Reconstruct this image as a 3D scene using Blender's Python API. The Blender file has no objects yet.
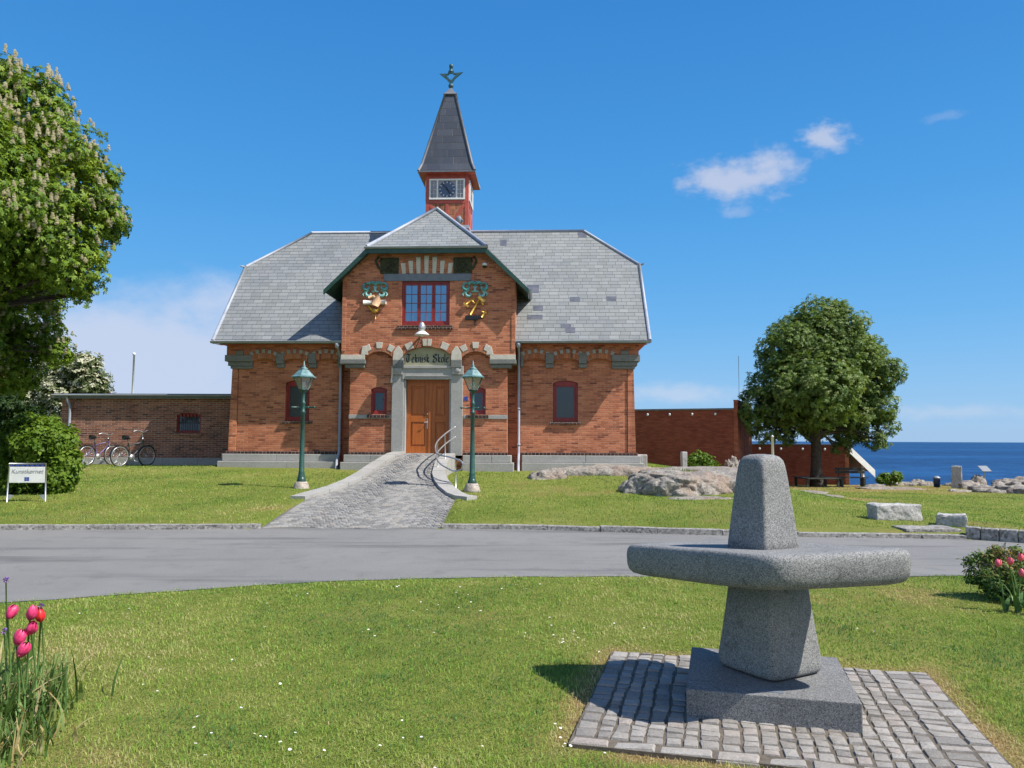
import bpy, bmesh, math, random
import numpy as np
from mathutils import Vector, Matrix, Euler, noise

R = math.radians
C = bpy.context.scene.collection
SC = bpy.context.scene

# ------------------------------------------------------------------ camera, sky, sun, exposure
FPX, CAMH, TILT, ROLL = 770.0, 1.6, R(4.16), R(0.25)
cd = bpy.data.cameras.new('camera')
cd.sensor_width = 36.0
cd.lens = FPX / 1024.0 * 36.0
cd.clip_start, cd.clip_end = 0.05, 60000.0
cam = bpy.data.objects.new('camera', cd)
C.objects.link(cam)
cam.matrix_world = Matrix.Translation((0, 0, CAMH)) @ Matrix.Rotation(R(90) + TILT, 4, 'X') @ Matrix.Rotation(ROLL, 4, 'Z')
SC.camera = cam

SUN_EL, SUN_AZ = R(51), R(21)          # azimuth: from +X towards the camera (-Y)
TO_SUN = Vector((math.cos(SUN_EL) * math.cos(SUN_AZ), -math.cos(SUN_EL) * math.sin(SUN_AZ), math.sin(SUN_EL)))
SKY_STRENGTH = 0.12
SC.view_settings.view_transform = 'Standard'
SC.view_settings.look = 'None'
SC.view_settings.gamma = 1.0
SC.view_settings.use_curve_mapping = False
SC.view_settings.exposure = 0.7

sd = bpy.data.lights.new('sun', 'SUN')
sd.energy = 4.4
sd.angle = R(0.5)
sd.color = (1.0, 0.95, 0.87)
sun = bpy.data.objects.new('sun', sd)
C.objects.link(sun)
sun.location = (20, -10, 40)
sun.rotation_euler = TO_SUN.to_track_quat('Z', 'Y').to_euler()


def ray(px, py):
    a, b = px - 512.0, 384.0 - py
    x = (a * math.cos(ROLL) - b * math.sin(ROLL)) / FPX
    y = (a * math.sin(ROLL) + b * math.cos(ROLL)) / FPX
    return Vector((x, math.cos(TILT) - y * math.sin(TILT), math.sin(TILT) + y * math.cos(TILT)))


def W(px, py, Y):
    """The point at depth Y along the view through a picture position (used once, to read real positions off the photo)."""
    d = ray(px, py)
    return Vector((0, 0, CAMH)) + d * (Y / d.y)


def build_world():
    w = bpy.data.worlds.new('World')
    SC.world = w
    w.use_nodes = True
    nt = w.node_tree
    N, L = nt.nodes, nt.links
    N.clear()
    out = N.new('ShaderNodeOutputWorld')
    bg = N.new('ShaderNodeBackground')
    bg.inputs['Strength'].default_value = SKY_STRENGTH
    sky = N.new('ShaderNodeTexSky')
    sky.sky_type = 'NISHITA'
    sky.sun_disc = False
    sky.sun_elevation = SUN_EL
    sky.sun_rotation = math.atan2(TO_SUN.x, TO_SUN.y)
    sky.altitude = 0
    sky.air_density = 1.0
    sky.dust_density = 0.25
    sky.ozone_density = 2.2
    hs = N.new('ShaderNodeHueSaturation')
    hs.inputs['Saturation'].default_value = SKY_SAT
    hs.inputs['Hue'].default_value = SKY_HUE
    hs.inputs['Value'].default_value = 1.0
    L.new(sky.outputs[0], hs.inputs['Color'])
    tc = N.new('ShaderNodeTexCoord')
    sz = N.new('ShaderNodeSeparateXYZ')
    L.new(tc.outputs['Generated'], sz.inputs[0])
    rp = N.new('ShaderNodeValToRGB')
    rp.color_ramp.interpolation = 'B_SPLINE'
    L.new(sz.outputs[2], rp.inputs[0])
    while len(rp.color_ramp.elements) < len(SKY_RAMP):
        rp.color_ramp.elements.new(0.5)
    for e, (pos, col) in zip(rp.color_ramp.elements, SKY_RAMP):
        e.position = pos
        e.color = (*col, 1)
    sc_ = N.new('ShaderNodeVectorMath')
    sc_.operation = 'SCALE'
    L.new(rp.outputs[0], sc_.inputs[0])
    sc_.inputs['Scale'].default_value = 1.0 / SKY_STRENGTH / 2 ** SC.view_settings.exposure
    mx0 = N.new('ShaderNodeMix')
    mx0.data_type = 'RGBA'
    mx0.inputs[0].default_value = 0.9
    L.new(hs.outputs[0], mx0.inputs[6])
    L.new(sc_.outputs[0], mx0.inputs[7])
    last = mx0.outputs[2]

    def vm(op, a, b):
        n = N.new('ShaderNodeVectorMath')
        n.operation = op
        for k, v in enumerate((a, b)):
            if v is None:
                continue
            if isinstance(v, (tuple, Vector)):
                n.inputs[k].default_value = tuple(v)
            else:
                L.new(v, n.inputs[k])
        return n

    def m(op, a, b=None, c=None):
        n = N.new('ShaderNodeMath')
        n.operation = op
        for k, v in enumerate((a, b, c)):
            if v is None:
                continue
            if isinstance(v, (int, float)):
                n.inputs[k].default_value = v
            else:
                L.new(v, n.inputs[k])
        return n.outputs[0]

    def sm(x, a, b):
        n = N.new('ShaderNodeMapRange')
        n.interpolation_type = 'SMOOTHSTEP'
        L.new(x, n.inputs[0])
        n.inputs[1].default_value, n.inputs[2].default_value = a, b
        return n.outputs[0]

    # clouds: patches of noise around directions of the sky
    for (px, py, rx, ry, sc, thr, op, col, seed) in CLOUDS:
        c = ray(px, py).normalized()
        rt = c.cross(Vector((0, 0, 1))).normalized()
        up = rt.cross(c)
        uu = vm('DOT_PRODUCT', tc.outputs['Generated'], rt).outputs['Value']
        vv = vm('DOT_PRODUCT', tc.outputs['Generated'], up).outputs['Value']
        fw = vm('DOT_PRODUCT', tc.outputs['Generated'], c).outputs['Value']
        nz = N.new('ShaderNodeTexNoise')
        nz.inputs['Scale'].default_value = sc
        nz.inputs['Detail'].default_value = 7
        nz.inputs['Roughness'].default_value = 0.58
        off = vm('ADD', tc.outputs['Generated'], (seed, seed * 1.7, 0.3))
        st = vm('MULTIPLY', off.outputs[0], (1, 1, 1.7))
        L.new(st.outputs[0], nz.inputs['Vector'])
        e = m('ADD', m('POWER', m('DIVIDE', uu, rx / FPX), 2.0), m('POWER', m('DIVIDE', vv, ry / FPX), 2.0))
        fall = m('SUBTRACT', 1.0, m('SQRT', e))
        d = m('ADD', m('MULTIPLY', fall, 0.55), m('SUBTRACT', nz.outputs['Fac'], 0.5))
        k = sm(d, thr, thr + 0.42)
        k = m('MULTIPLY', m('MULTIPLY', k, op), sm(fw, 0.3, 0.5))
        mx = N.new('ShaderNodeMix')
        mx.data_type = 'RGBA'
        L.new(k, mx.inputs[0])
        L.new(last, mx.inputs[6])
        mx.inputs[7].default_value = (*[q / SKY_STRENGTH / 2 ** SC.view_settings.exposure for q in col], 1)
        last = mx.outputs[2]
    # invented white cloud behind the camera, added as neutral fill light for shaded walls
    nz = N.new('ShaderNodeTexNoise')
    nz.inputs['Scale'].default_value = 2.3
    nz.inputs['Detail'].default_value = 6
    L.new(tc.outputs['Generated'], nz.inputs['Vector'])
    sp = N.new('ShaderNodeSeparateXYZ')
    L.new(tc.outputs['Generated'], sp.inputs[0])
    back = sm(m('MULTIPLY', sp.outputs[1], -1.0), 0.05, 0.45)
    k = m('MULTIPLY', m('MULTIPLY', sm(nz.outputs['Fac'], 0.36, 0.58), back), m('MULTIPLY', sm(sp.outputs[2], 0.19, 0.30), sm(sp.outputs[2], 0.62, 0.42)))
    mx = N.new('ShaderNodeMix')
    mx.data_type = 'RGBA'
    L.new(k, mx.inputs[0])
    L.new(last, mx.inputs[6])
    mx.inputs[7].default_value = (*[q * FILL_CLOUD / SKY_STRENGTH / 2 ** SC.view_settings.exposure for q in (1.0, 0.97, 0.94)], 1)
    last = mx.outputs[2]
    L.new(last, bg.inputs['Color'])
    L.new(bg.outputs[0], out.inputs[0])


SKY_SAT, SKY_HUE = 1.25, 0.5
FILL_CLOUD = 1.35
SKY_RAMP = [(0.0, (0.29, 0.51, 0.82)), (0.04, (0.26, 0.51, 0.84)), (0.15, (0.128, 0.435, 0.84)), (0.30, (0.066, 0.335, 0.78)), (0.52, (0.036, 0.235, 0.64)), (1.0, (0.03, 0.15, 0.5))]
CLOUDS = [
    (742, 178, 72, 34, 22, 0.08, 0.75, (0.62, 0.66, 0.80), 0.0),
    (690, 183, 24, 15, 40, 0.12, 0.55, (0.58, 0.63, 0.78), 1.1),
    (826, 139, 34, 19, 34, 0.10, 0.75, (0.60, 0.65, 0.80), 2.3),
    (945, 116, 24, 7, 40, 0.12, 0.18, (0.55, 0.62, 0.80), 3.1),
    (735, 213, 22, 8, 40, 0.12, 0.3, (0.55, 0.62, 0.80), 7.1),
    (150, 368, 190, 74, 6, -0.14, 0.92, (0.58, 0.67, 0.86), 4.2),
    (680, 394, 130, 18, 16, 0.05, 0.55, (0.62, 0.70, 0.85), 5.0),
    (960, 412, 120, 12, 20, 0.10, 0.40, (0.60, 0.68, 0.84), 6.0),
]
build_world()

# ------------------------------------------------------------------ small helpers


def ss(a, b, x):
    t = min(1.0, max(0.0, (x - a) / (b - a)))
    return t * t * (3 - 2 * t)


def tag(o, label=None, cat=None, group=None, kind=None):
    if label:
        o['label'] = label
    if cat:
        o['category'] = cat
    if group:
        o['group'] = group
    if kind:
        o['kind'] = kind
    return o


def empty(name, loc=(0, 0, 0), rz=0.0, parent=None):
    o = bpy.data.objects.new(name, None)
    o.empty_display_size = 0.3
    C.objects.link(o)
    o.location = loc
    o.rotation_euler = (0, 0, rz)
    if parent:
        o.parent = parent
    return o


def copy_tree(o, parent=None):
    c = o.copy()
    C.objects.link(c)
    if parent is not None:
        c.parent = parent
    for ch in o.children:
        copy_tree(ch, c)
    return c


class MB:
    """Collects shapes; build() links them as one mesh object."""

    def __init__(s):
        s.v, s.f, s.m = [], [], []
        s.smooth = []
        s.cuts = [(0, 0)]

    def cut(s):
        """Ends a piece: build_each() makes every piece a part of its own."""
        if len(s.f) > s.cuts[-1][1]:
            s.cuts.append((len(s.v), len(s.f)))

    def build_each(s, name, *a, **k):
        s.cut()
        out = []
        for (v0, f0), (v1, f1) in zip(s.cuts, s.cuts[1:]):
            p = MB()
            p.v = s.v[v0:v1]
            p.f = [tuple(i - v0 for i in f) for f in s.f[f0:f1]]
            p.m, p.smooth = s.m[f0:f1], s.smooth[f0:f1]
            out.append(p.build(name, *a, **k))
        return out

    def face(s, pts, mi=0, sm=False):
        b = len(s.v)
        s.v += [tuple(p) for p in pts]
        s.f.append(tuple(range(b, b + len(pts))))
        s.m.append(mi)
        s.smooth.append(sm)

    def mesh(s, vs, fs, mi=0, sm=False):
        b = len(s.v)
        s.v += [tuple(p) for p in vs]
        for f in fs:
            s.f.append(tuple(b + i for i in f))
            s.m.append(mi)
            s.smooth.append(sm)

    def box(s, x0, x1, y0, y1, z0, z1, mi=0, M=None):
        vs = [Vector(p) for p in ((x0, y0, z0), (x1, y0, z0), (x1, y1, z0), (x0, y1, z0), (x0, y0, z1), (x1, y0, z1), (x1, y1, z1), (x0, y1, z1))]
        if M is not None:
            vs = [M @ p for p in vs]
        s.mesh(vs, [(0, 3, 2, 1), (4, 5, 6, 7), (0, 1, 5, 4), (1, 2, 6, 5), (2, 3, 7, 6), (3, 0, 4, 7)], mi)

    def prism(s, poly, a, b, mi=0, axis='y'):
        """poly in (x, z) extruded from y=a to y=b (axis y); or (x, y) along z; or (y, z) along x. poly counter-clockwise seen from -axis."""
        n = len(poly)
        if axis == 'y':
            P = [(p[0], a, p[1]) for p in poly] + [(p[0], b, p[1]) for p in poly]
        elif axis == 'z':
            P = [(p[0], p[1], a) for p in poly] + [(p[0], p[1], b) for p in poly]
        else:
            P = [(a, p[0], p[1]) for p in poly] + [(b, p[0], p[1]) for p in poly]
        fs = [tuple(range(n)), tuple(range(2 * n - 1, n - 1, -1))]
        fs += [(i, i + n, (i + 1) % n + n, (i + 1) % n) for i in range(n)]
        s.mesh(P, fs, mi)

    def tube(s, path, r, n=8, mi=0, sm=True, cap=True, closed=False):
        P = [Vector(p) for p in path]
        k = len(P)
        rs = r if isinstance(r, (list, tuple)) else [r] * k
        up = None
        rings = []
        for i in range(k):
            if closed:
                t = P[(i + 1) % k] - P[i - 1]
            else:
                t = (P[min(i + 1, k - 1)] - P[max(i - 1, 0)])
            if t.length < 1e-9:
                t = Vector((0, 0, 1))
            t.normalize()
            if up is None:
                up = Vector((0, 0, 1)) if abs(t.z) < 0.9 else Vector((1, 0, 0))
            a = t.cross(up)
            if a.length < 1e-4:
                a = t.cross(Vector((0.3, 1, 0.2)))
            a.normalize()
            b = a.cross(t)
            up = b
            rings.append([P[i] + (a * math.cos(2 * math.pi * j / n) + b * math.sin(2 * math.pi * j / n)) * rs[i] for j in range(n)])
        vs = [p for g in rings for p in g]
        fs = []
        for i in range(k if closed else k - 1):
            for j in range(n):
                i2 = (i + 1) % k
                fs.append((i * n + j, i2 * n + j, i2 * n + (j + 1) % n, i * n + (j + 1) % n)[::-1])
        if cap and not closed:
            fs.append(tuple(range(n)))
            fs.append(tuple((k - 1) * n + j for j in range(n))[::-1])
        s.mesh(vs, fs, mi, sm)

    def lathe(s, prof, c=(0, 0, 0), n=20, mi=0, sm=True, M=None, sides=0.0):
        vs, fs = [], []
        for (r, z) in prof:
            for j in range(n):
                a = 2 * math.pi * j / n + sides
                p = Vector((c[0] + r * math.cos(a), c[1] + r * math.sin(a), c[2] + z))
                vs.append(M @ p if M is not None else p)
        for i in range(len(prof) - 1):
            for j in range(n):
                fs.append((i * n + j, i * n + (j + 1) % n, (i + 1) * n + (j + 1) % n, (i + 1) * n + j))
        fs.append(tuple(range(n))[::-1])
        fs.append(tuple((len(prof) - 1) * n + j for j in range(n)))
        s.mesh(vs, fs, mi, sm)

    def ball(s, c, r, mi=0, n=10):
        rx, ry, rz = r if isinstance(r, (tuple, list)) else (r, r, r)
        prof = []
        vs, fs = [], []
        for i in range(n + 1):
            t = math.pi * i / n
            for j in range(n):
                a = 2 * math.pi * j / n
                vs.append((c[0] + rx * math.sin(t) * math.cos(a), c[1] + ry * math.sin(t) * math.sin(a), c[2] - rz * math.cos(t)))
        for i in range(n):
            for j in range(n):
                fs.append((i * n + j, i * n + (j + 1) % n, (i + 1) * n + (j + 1) % n, (i + 1) * n + j))
        s.mesh(vs, fs, mi, True)

    def build(s, name, mats, parent=None, bevel=0.0, seg=2, loc=None):
        me = bpy.data.meshes.new(name)
        me.from_pydata(s.v, [], s.f)
        mats = mats if isinstance(mats, (list, tuple)) else [mats]
        for q in mats:
            me.materials.append(q)
        me.polygons.foreach_set('material_index', s.m)
        me.polygons.foreach_set('use_smooth', s.smooth)
        uv = me.uv_layers.new(name='UVMap')
        co = np.array(s.v, dtype=np.float64)
        out = np.zeros((len(me.loops), 2))
        for p in me.polygons:
            n = p.normal
            if abs(n.z) > 0.985:
                t, b = (1, 0, 0), (0, 1, 0)
            else:
                tv = Vector((0, 0, 1)).cross(n).normalized()
                bv = n.cross(tv)
                t, b = tv, bv
            for li in p.loop_indices:
                q = co[me.loops[li].vertex_index]
                out[li, 0] = q[0] * t[0] + q[1] * t[1] + q[2] * t[2]
                out[li, 1] = q[0] * b[0] + q[1] * b[1] + q[2] * b[2]
        uv.data.foreach_set('uv', out.ravel())
        me.update()
        o = bpy.data.objects.new(name, me)
        C.objects.link(o)
        if parent:
            o.parent = parent
        if loc:
            o.location = loc
        if bevel:
            # shared corners are needed for a bevel
            bm = bmesh.new()
            bm.from_mesh(me)
            bmesh.ops.remove_doubles(bm, verts=bm.verts, dist=1e-5)
            bm.to_mesh(me)
            bm.free()
            md = o.modifiers.new('bevel', 'BEVEL')
            md.width = bevel
            md.segments = seg
            md.limit_method = 'ANGLE'
            md.angle_limit = R(40)
        return o


def np_mesh(name, co, faces_n, mats, parent=None, tint=None, smooth=False):
    """co (k, n, 3): k faces of n corners, no shared verts."""
    k, n = co.shape[0], co.shape[1]
    me = bpy.data.meshes.new(name)
    me.vertices.add(k * n)
    me.vertices.foreach_set('co', co.reshape(-1).astype(np.float32))
    me.loops.add(k * n)
    me.loops.foreach_set('vertex_index', np.arange(k * n, dtype=np.int32))
    me.polygons.add(k)
    me.polygons.foreach_set('loop_start', np.arange(0, k * n, n, dtype=np.int32))
    me.polygons.foreach_set('loop_total', np.full(k, n, dtype=np.int32))
    for q in (mats if isinstance(mats, (list, tuple)) else [mats]):
        me.materials.append(q)
    if tint is not None:
        at = me.attributes.new('tint', 'FLOAT', 'FACE')
        at.data.foreach_set('value', tint.astype(np.float32))
    me.update(calc_edges=True)
    me.validate()
    o = bpy.data.objects.new(name, me)
    C.objects.link(o)
    if parent:
        o.parent = parent
    return o


# ------------------------------------------------------------------ materials
class NT:
    def __init__(s, name):
        s.mat = bpy.data.materials.new(name)
        s.mat.use_nodes = True
        s.t = s.mat.node_tree
        s.N, s.L = s.t.nodes, s.t.links
        s.b = s.N['Principled BSDF']
        s.out = s.N['Material Output']

    def put(s, n, k, v):
        i = n.inputs[k]
        if isinstance(v, bpy.types.NodeSocket):
            s.L.new(v, i)
        elif isinstance(v, (tuple, list)) and len(v) == 3 and len(i.default_value) == 4:
            i.default_value = (*v, 1)
        else:
            i.default_value = v

    def m(s, op, a, b=None, c=None, clamp=False):
        n = s.N.new('ShaderNodeMath')
        n.operation = op
        n.use_clamp = clamp
        for k, v in enumerate((a, b, c)):
            if v is not None:
                s.put(n, k, v)
        return n.outputs[0]

    def vm(s, op, a, b=None):
        n = s.N.new('ShaderNodeVectorMath')
        n.operation = op
        for k, v in enumerate((a, b)):
            if v is not None:
                s.put(n, k, v)
        return n.outputs[0]

    def coord(s, which='Object'):
        return s.N.new('ShaderNodeTexCoord').outputs[which]

    def noise(s, vec, scale, detail=4, rough=0.55, col=False):
        n = s.N.new('ShaderNodeTexNoise')
        s.put(n, 'Vector', vec)
        n.inputs['Scale'].default_value = scale
        n.inputs['Detail'].default_value = detail
        n.inputs['Roughness'].default_value = rough
        return n.outputs['Color' if col else 'Fac']

    def voronoi(s, vec, scale, feature='F1', out='Distance', rnd=1.0):
        n = s.N.new('ShaderNodeTexVoronoi')
        n.feature = feature
        s.put(n, 'Vector', vec)
        n.inputs['Scale'].default_value = scale
        n.inputs['Randomness'].default_value = rnd
        return n.outputs[out]

    def white(s, vec):
        n = s.N.new('ShaderNodeTexWhiteNoise')
        n.noise_dimensions = '3D'
        s.put(n, 'Vector', vec)
        return n.outputs['Value']

    def ramp(s, fac, stops, interp='LINEAR'):
        n = s.N.new('ShaderNodeValToRGB')
        s.put(n, 0, fac)
        cr = n.color_ramp
        cr.interpolation = interp
        while len(cr.elements) < len(stops):
            cr.elements.new(0.5)
        for e, (p, c) in zip(cr.elements, stops):
            e.position = p
            e.color = (*c, 1) if len(c) == 3 else c
        return n.outputs[0]

    def mix(s, fac, a, b, mode='MIX'):
        n = s.N.new('ShaderNodeMix')
        n.data_type = 'RGBA'
        n.blend_type = mode
        s.put(n, 0, fac)
        s.put(n, 6, a)
        s.put(n, 7, b)
        return n.outputs[2]

    def mr(s, x, a, b, c=0.0, d=1.0, smooth=True):
        n = s.N.new('ShaderNodeMapRange')
        n.interpolation_type = 'SMOOTHSTEP' if smooth else 'LINEAR'
        s.put(n, 0, x)
        for k, v in zip((1, 2, 3, 4), (a, b, c, d)):
            n.inputs[k].default_value = v
        return n.outputs[0]

    def attr(s, name):
        n = s.N.new('ShaderNodeAttribute')
        n.attribute_name = name
        return n.outputs['Fac']

    def bump(s, h, dist, strength=1.0, normal=None):
        n = s.N.new('ShaderNodeBump')
        n.inputs['Strength'].default_value = strength
        n.inputs['Distance'].default_value = dist
        s.put(n, 'Height', h)
        if normal is not None:
            s.put(n, 'Normal', normal)
        return n.outputs[0]

    def comb(s, x, y, z=0.0):
        n = s.N.new('ShaderNodeCombineXYZ')
        for k, v in enumerate((x, y, z)):
            s.put(n, k, v)
        return n.outputs[0]

    def sep(s, v):
        n = s.N.new('ShaderNodeSeparateXYZ')
        s.put(n, 0, v)
        return n.outputs

    def tiles(s, w, h, joint, wob=0.0, hjoint=None, loose=0.0):
        """Running-bond tiles over the UV in metres: (random per tile, 1 on the tile and 0 in the joint, random 2, v fraction)."""
        uv = s.coord('UV')
        if wob:
            nz = s.noise(uv, 3.0, 2, 0.5, col=True)
            uv = s.vm('ADD', uv, s.vm('MULTIPLY', s.vm('SUBTRACT', nz, (0.5, 0.5, 0.5)), (wob, wob, 0)))
        o = s.sep(uv)
        rv = s.m('DIVIDE', o[1], h)
        row = s.m('FLOOR', rv)
        fv = s.m('FRACT', rv)
        odd = s.m('MULTIPLY', s.m('FLOORED_MODULO', row, 2.0), 0.5)
        if loose:
            odd = s.m('ADD', odd, s.m('MULTIPLY', s.white(s.comb(row, 3.1, 0.4)), loose))
        cu = s.m('ADD', s.m('DIVIDE', o[0], w), odd)
        col = s.m('FLOOR', cu)
        fu = s.m('FRACT', cu)
        du = s.m('MULTIPLY', s.m('MINIMUM', fu, s.m('SUBTRACT', 1.0, fu)), w)
        dv = s.m('MULTIPLY', s.m('MINIMUM', fv, s.m('SUBTRACT', 1.0, fv)), h)
        if hjoint:
            dv = s.m('MULTIPLY', dv, joint / hjoint)
        d = s.m('MINIMUM', du, dv)
        mask = s.mr(d, joint * 0.35, joint * 0.65)
        r1 = s.white(s.comb(col, row, 1.7))
        r2 = s.white(s.comb(col, row, 9.3))
        return r1, mask, r2, fv

    def done(s, col=None, rough=0.8, normal=None, metal=0.0, spec=None):
        if col is not None:
            s.put(s.b, 'Base Color', col)
        s.put(s.b, 'Roughness', rough)
        s.put(s.b, 'Metallic', metal)
        if spec is not None:
            s.put(s.b, 'Specular IOR Level', spec)
        if normal is not None:
            s.put(s.b, 'Normal', normal)
        return s.mat


def brick_mat(name, dark, mid, light, mortar, w=0.24, h=0.0667, stain=0.25):
    t = NT(name)
    r1, mk, r2, fv = t.tiles(w, h, 0.012, 0.006)
    c = t.ramp(r1, [(0.0, dark), (0.10, tuple(0.35 * d + 0.65 * q for d, q in zip(dark, mid))), (0.35, mid), (0.8, light), (1.0, tuple(1.1 * q for q in light))])
    P = t.coord('Object')
    big = t.noise(P, 0.7, 5, 0.6)
    fine = t.noise(P, 60, 3, 0.6)
    mot = t.noise(P, 2.1, 5, 0.65)
    c = t.mix(t.mr(mot, 0.42, 0.68, 0.0, 0.55), c, t.mix(1.0, c, (0.80, 0.66, 0.62), 'MULTIPLY'))
    c = t.mix(t.mr(t.noise(P, 5.0, 3, 0.6), 0.5, 0.7, 0.0, 0.30), c, t.mix(1.0, c, (1.12, 1.18, 1.22), 'MULTIPLY'))
    c = t.mix(t.mr(big, 0.35, 0.75, 0.0, stain * 2), c, t.mix(1.0, c, (0.62, 0.55, 0.52), 'MULTIPLY'))
    c = t.mix(0.5, c, t.ramp(fine, [(0.3, (0.35, 0.35, 0.35)), (0.7, (0.66, 0.66, 0.66))]), 'OVERLAY')
    mc = t.mix(t.mr(t.noise(P, 2.2, 4), 0.4, 0.65), mortar, tuple(0.62 * q for q in mortar))
    c = t.mix(mk, mc, c)
    hgt = t.m('ADD', t.m('MULTIPLY', mk, 0.8), t.m('ADD', t.m('MULTIPLY', fine, 0.25), t.m('MULTIPLY', r2, 0.25)))
    return t.done(c, 0.88, t.bump(hgt, 0.012, 0.8), spec=0.25)


def slate_mat(name, stops, w, h, oddness=0.03, odd=(0.07, 0.075, 0.10), lich=0.35):
    t = NT(name)
    r1, mk, r2, fv = t.tiles(w, h, 0.010, 0.004, 0.018, 0.5)
    c = t.ramp(r1, stops)
    P = t.coord('Object')
    st = t.noise(t.vm('MULTIPLY', P, (1.6, 1.0, 0.35)), 1.6, 6, 0.65)
    c = t.mix(t.mr(st, 0.45, 0.72, 0, lich), c, (0.20, 0.205, 0.17))
    c = t.mix(t.mr(t.noise(P, 0.5, 4), 0.35, 0.7, 0, 0.45), c, t.mix(1.0, c, (0.72, 0.74, 0.8), 'MULTIPLY'))
    fine = t.noise(P, 45, 3, 0.6)
    c = t.mix(0.35, c, t.ramp(fine, [(0.3, (0.38, 0.38, 0.38)), (0.7, (0.64, 0.64, 0.64))]), 'OVERLAY')
    c = t.mix(t.m('GREATER_THAN', r2, 1.0 - oddness), c, odd)
    c = t.mix(mk, (0.05, 0.05, 0.055), c)
    hgt = t.m('ADD', t.m('MULTIPLY', t.m('SUBTRACT', 1.0, fv), 1.0), t.m('ADD', t.m('MULTIPLY', mk, 0.4), t.m('MULTIPLY', r1, 0.5)))
    return t.done(c, t.mr(r2, 0, 1, 0.45, 0.62, False), t.bump(hgt, 0.012, 0.7), spec=0.4)


def granite_mat(name, dark, mid, light, scale=90, big=2.0, warm=None, warmth=0.0, bumpd=0.004, lichen=0.0, rough=0.75):
    t = NT(name)
    P = t.coord('Object')
    a = t.noise(P, scale, 3, 0.75)
    b = t.voronoi(P, scale * 0.9, out='Color')
    bs = t.sep(b)[0]
    f = t.m('ADD', t.m('MULTIPLY', a, 0.55), t.m('MULTIPLY', bs, 0.45))
    c = t.ramp(f, [(0.26, dark), (0.42, mid), (0.55, mid), (0.74, light)])
    g = t.noise(P, big, 5, 0.6)
    c = t.mix(t.mr(g, 0.35, 0.7, 0, 0.45), c, t.mix(1.0, c, (0.7, 0.7, 0.7), 'MULTIPLY'))
    if warm:
        c = t.mix(t.mr(t.noise(P, big * 0.8 + 0.37, 5, 0.65), 0.45, 0.68, 0, warmth), c, warm)
    if lichen:
        c = t.mix(t.mr(t.noise(P, big * 3.1, 6, 0.7), 0.55, 0.68, 0, lichen), c, (0.03, 0.03, 0.028))
    h = t.m('ADD', t.m('MULTIPLY', a, 1.0), t.m('MULTIPLY', t.noise(P, scale * 0.25, 4, 0.6), 1.5))
    return t.done(c, rough, t.bump(h, bumpd, 0.8), spec=0.3)


def plain(name, col, rough=0.5, metal=0.0, var=0.15, scale=8.0, bumpd=0.0, spec=None, dirt=None, dirtk=0.3):
    t = NT(name)
    P = t.coord('Object')
    n = t.noise(P, scale, 5, 0.6)
    c = t.mix(t.mr(n, 0.3, 0.7), tuple(q * (1 - var) for q in col), tuple(min(1, q * (1 + var)) for q in col))
    if dirt:
        c = t.mix(t.mr(t.noise(P, scale * 0.37, 6, 0.65), 0.48, 0.72, 0, dirtk), c, dirt)
    nm = t.bump(t.noise(P, scale * 6, 3), bumpd, 0.6) if bumpd else None
    return t.done(c, t.mr(n, 0.3, 0.7, max(0.02, rough - 0.07), min(1, rough + 0.07)), nm, metal, spec)


def leaf_mat(name, dark, mid, light, transl=0.35, rough=0.55, tt=(1.25, 1.15, 0.55)):
    t = NT(name)
    a = t.attr('tint')
    c = t.ramp(a, [(0.0, dark), (0.5, mid), (1.0, light)])
    t.done(c, rough, spec=0.25)
    tr = t.N.new('ShaderNodeBsdfTranslucent')
    t.put(tr, 'Color', t.mix(1.0, c, tt, 'MULTIPLY'))
    mx = t.N.new('ShaderNodeMixShader')
    mx.inputs[0].default_value = transl
    t.L.new(t.b.outputs[0], mx.inputs[1])
    t.L.new(tr.outputs[0], mx.inputs[2])
    t.L.new(mx.outputs[0], t.out.inputs[0])
    return t.mat


def pane_mat(name, col, refl, rough=0.03):
    t = NT(name)
    P = t.coord('Object')
    t.done(col, 0.4, spec=0.5)
    g = t.N.new('ShaderNodeBsdfGlossy')
    g.inputs['Roughness'].default_value = rough
    g.inputs['Color'].default_value = (0.9, 0.93, 1.0, 1)
    t.put(g, 'Normal', t.bump(t.noise(P, 1.3, 2), 0.012, 0.5))
    mx = t.N.new('ShaderNodeMixShader')
    mx.inputs[0].default_value = refl
    t.L.new(t.b.outputs[0], mx.inputs[1])
    t.L.new(g.outputs[0], mx.inputs[2])
    t.L.new(mx.outputs[0], t.out.inputs[0])
    return t.mat


M = {}
M['brick'] = brick_mat('red_brick', (0.23, 0.074, 0.046), (0.48, 0.160, 0.082), (0.57, 0.212, 0.110), (0.50, 0.31, 0.21), stain=0.15)
M['brick_old'] = brick_mat('brown_brick', (0.11, 0.055, 0.042), (0.24, 0.10, 0.066), (0.34, 0.145, 0.09), (0.50, 0.40, 0.33), stain=0.25)
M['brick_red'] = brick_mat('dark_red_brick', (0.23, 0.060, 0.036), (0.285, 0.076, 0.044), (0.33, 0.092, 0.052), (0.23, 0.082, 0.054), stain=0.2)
M['brick_dark'] = brick_mat('header_brick', (0.03, 0.02, 0.018), (0.05, 0.03, 0.028), (0.08, 0.045, 0.04), (0.40, 0.30, 0.24), 0.12, 0.12)
M['brick_arch'] = brick_mat('arch_brick', (0.20, 0.07, 0.038), (0.42, 0.155, 0.078), (0.50, 0.20, 0.10), (0.30, 0.20, 0.15), 0.075, 0.20)
M['slate'] = slate_mat('roof_slate', [(0.0, (0.205, 0.215, 0.213)), (0.5, (0.232, 0.243, 0.238)), (1.0, (0.268, 0.278, 0.272))], 0.32, 0.185, 0.002)
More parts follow.
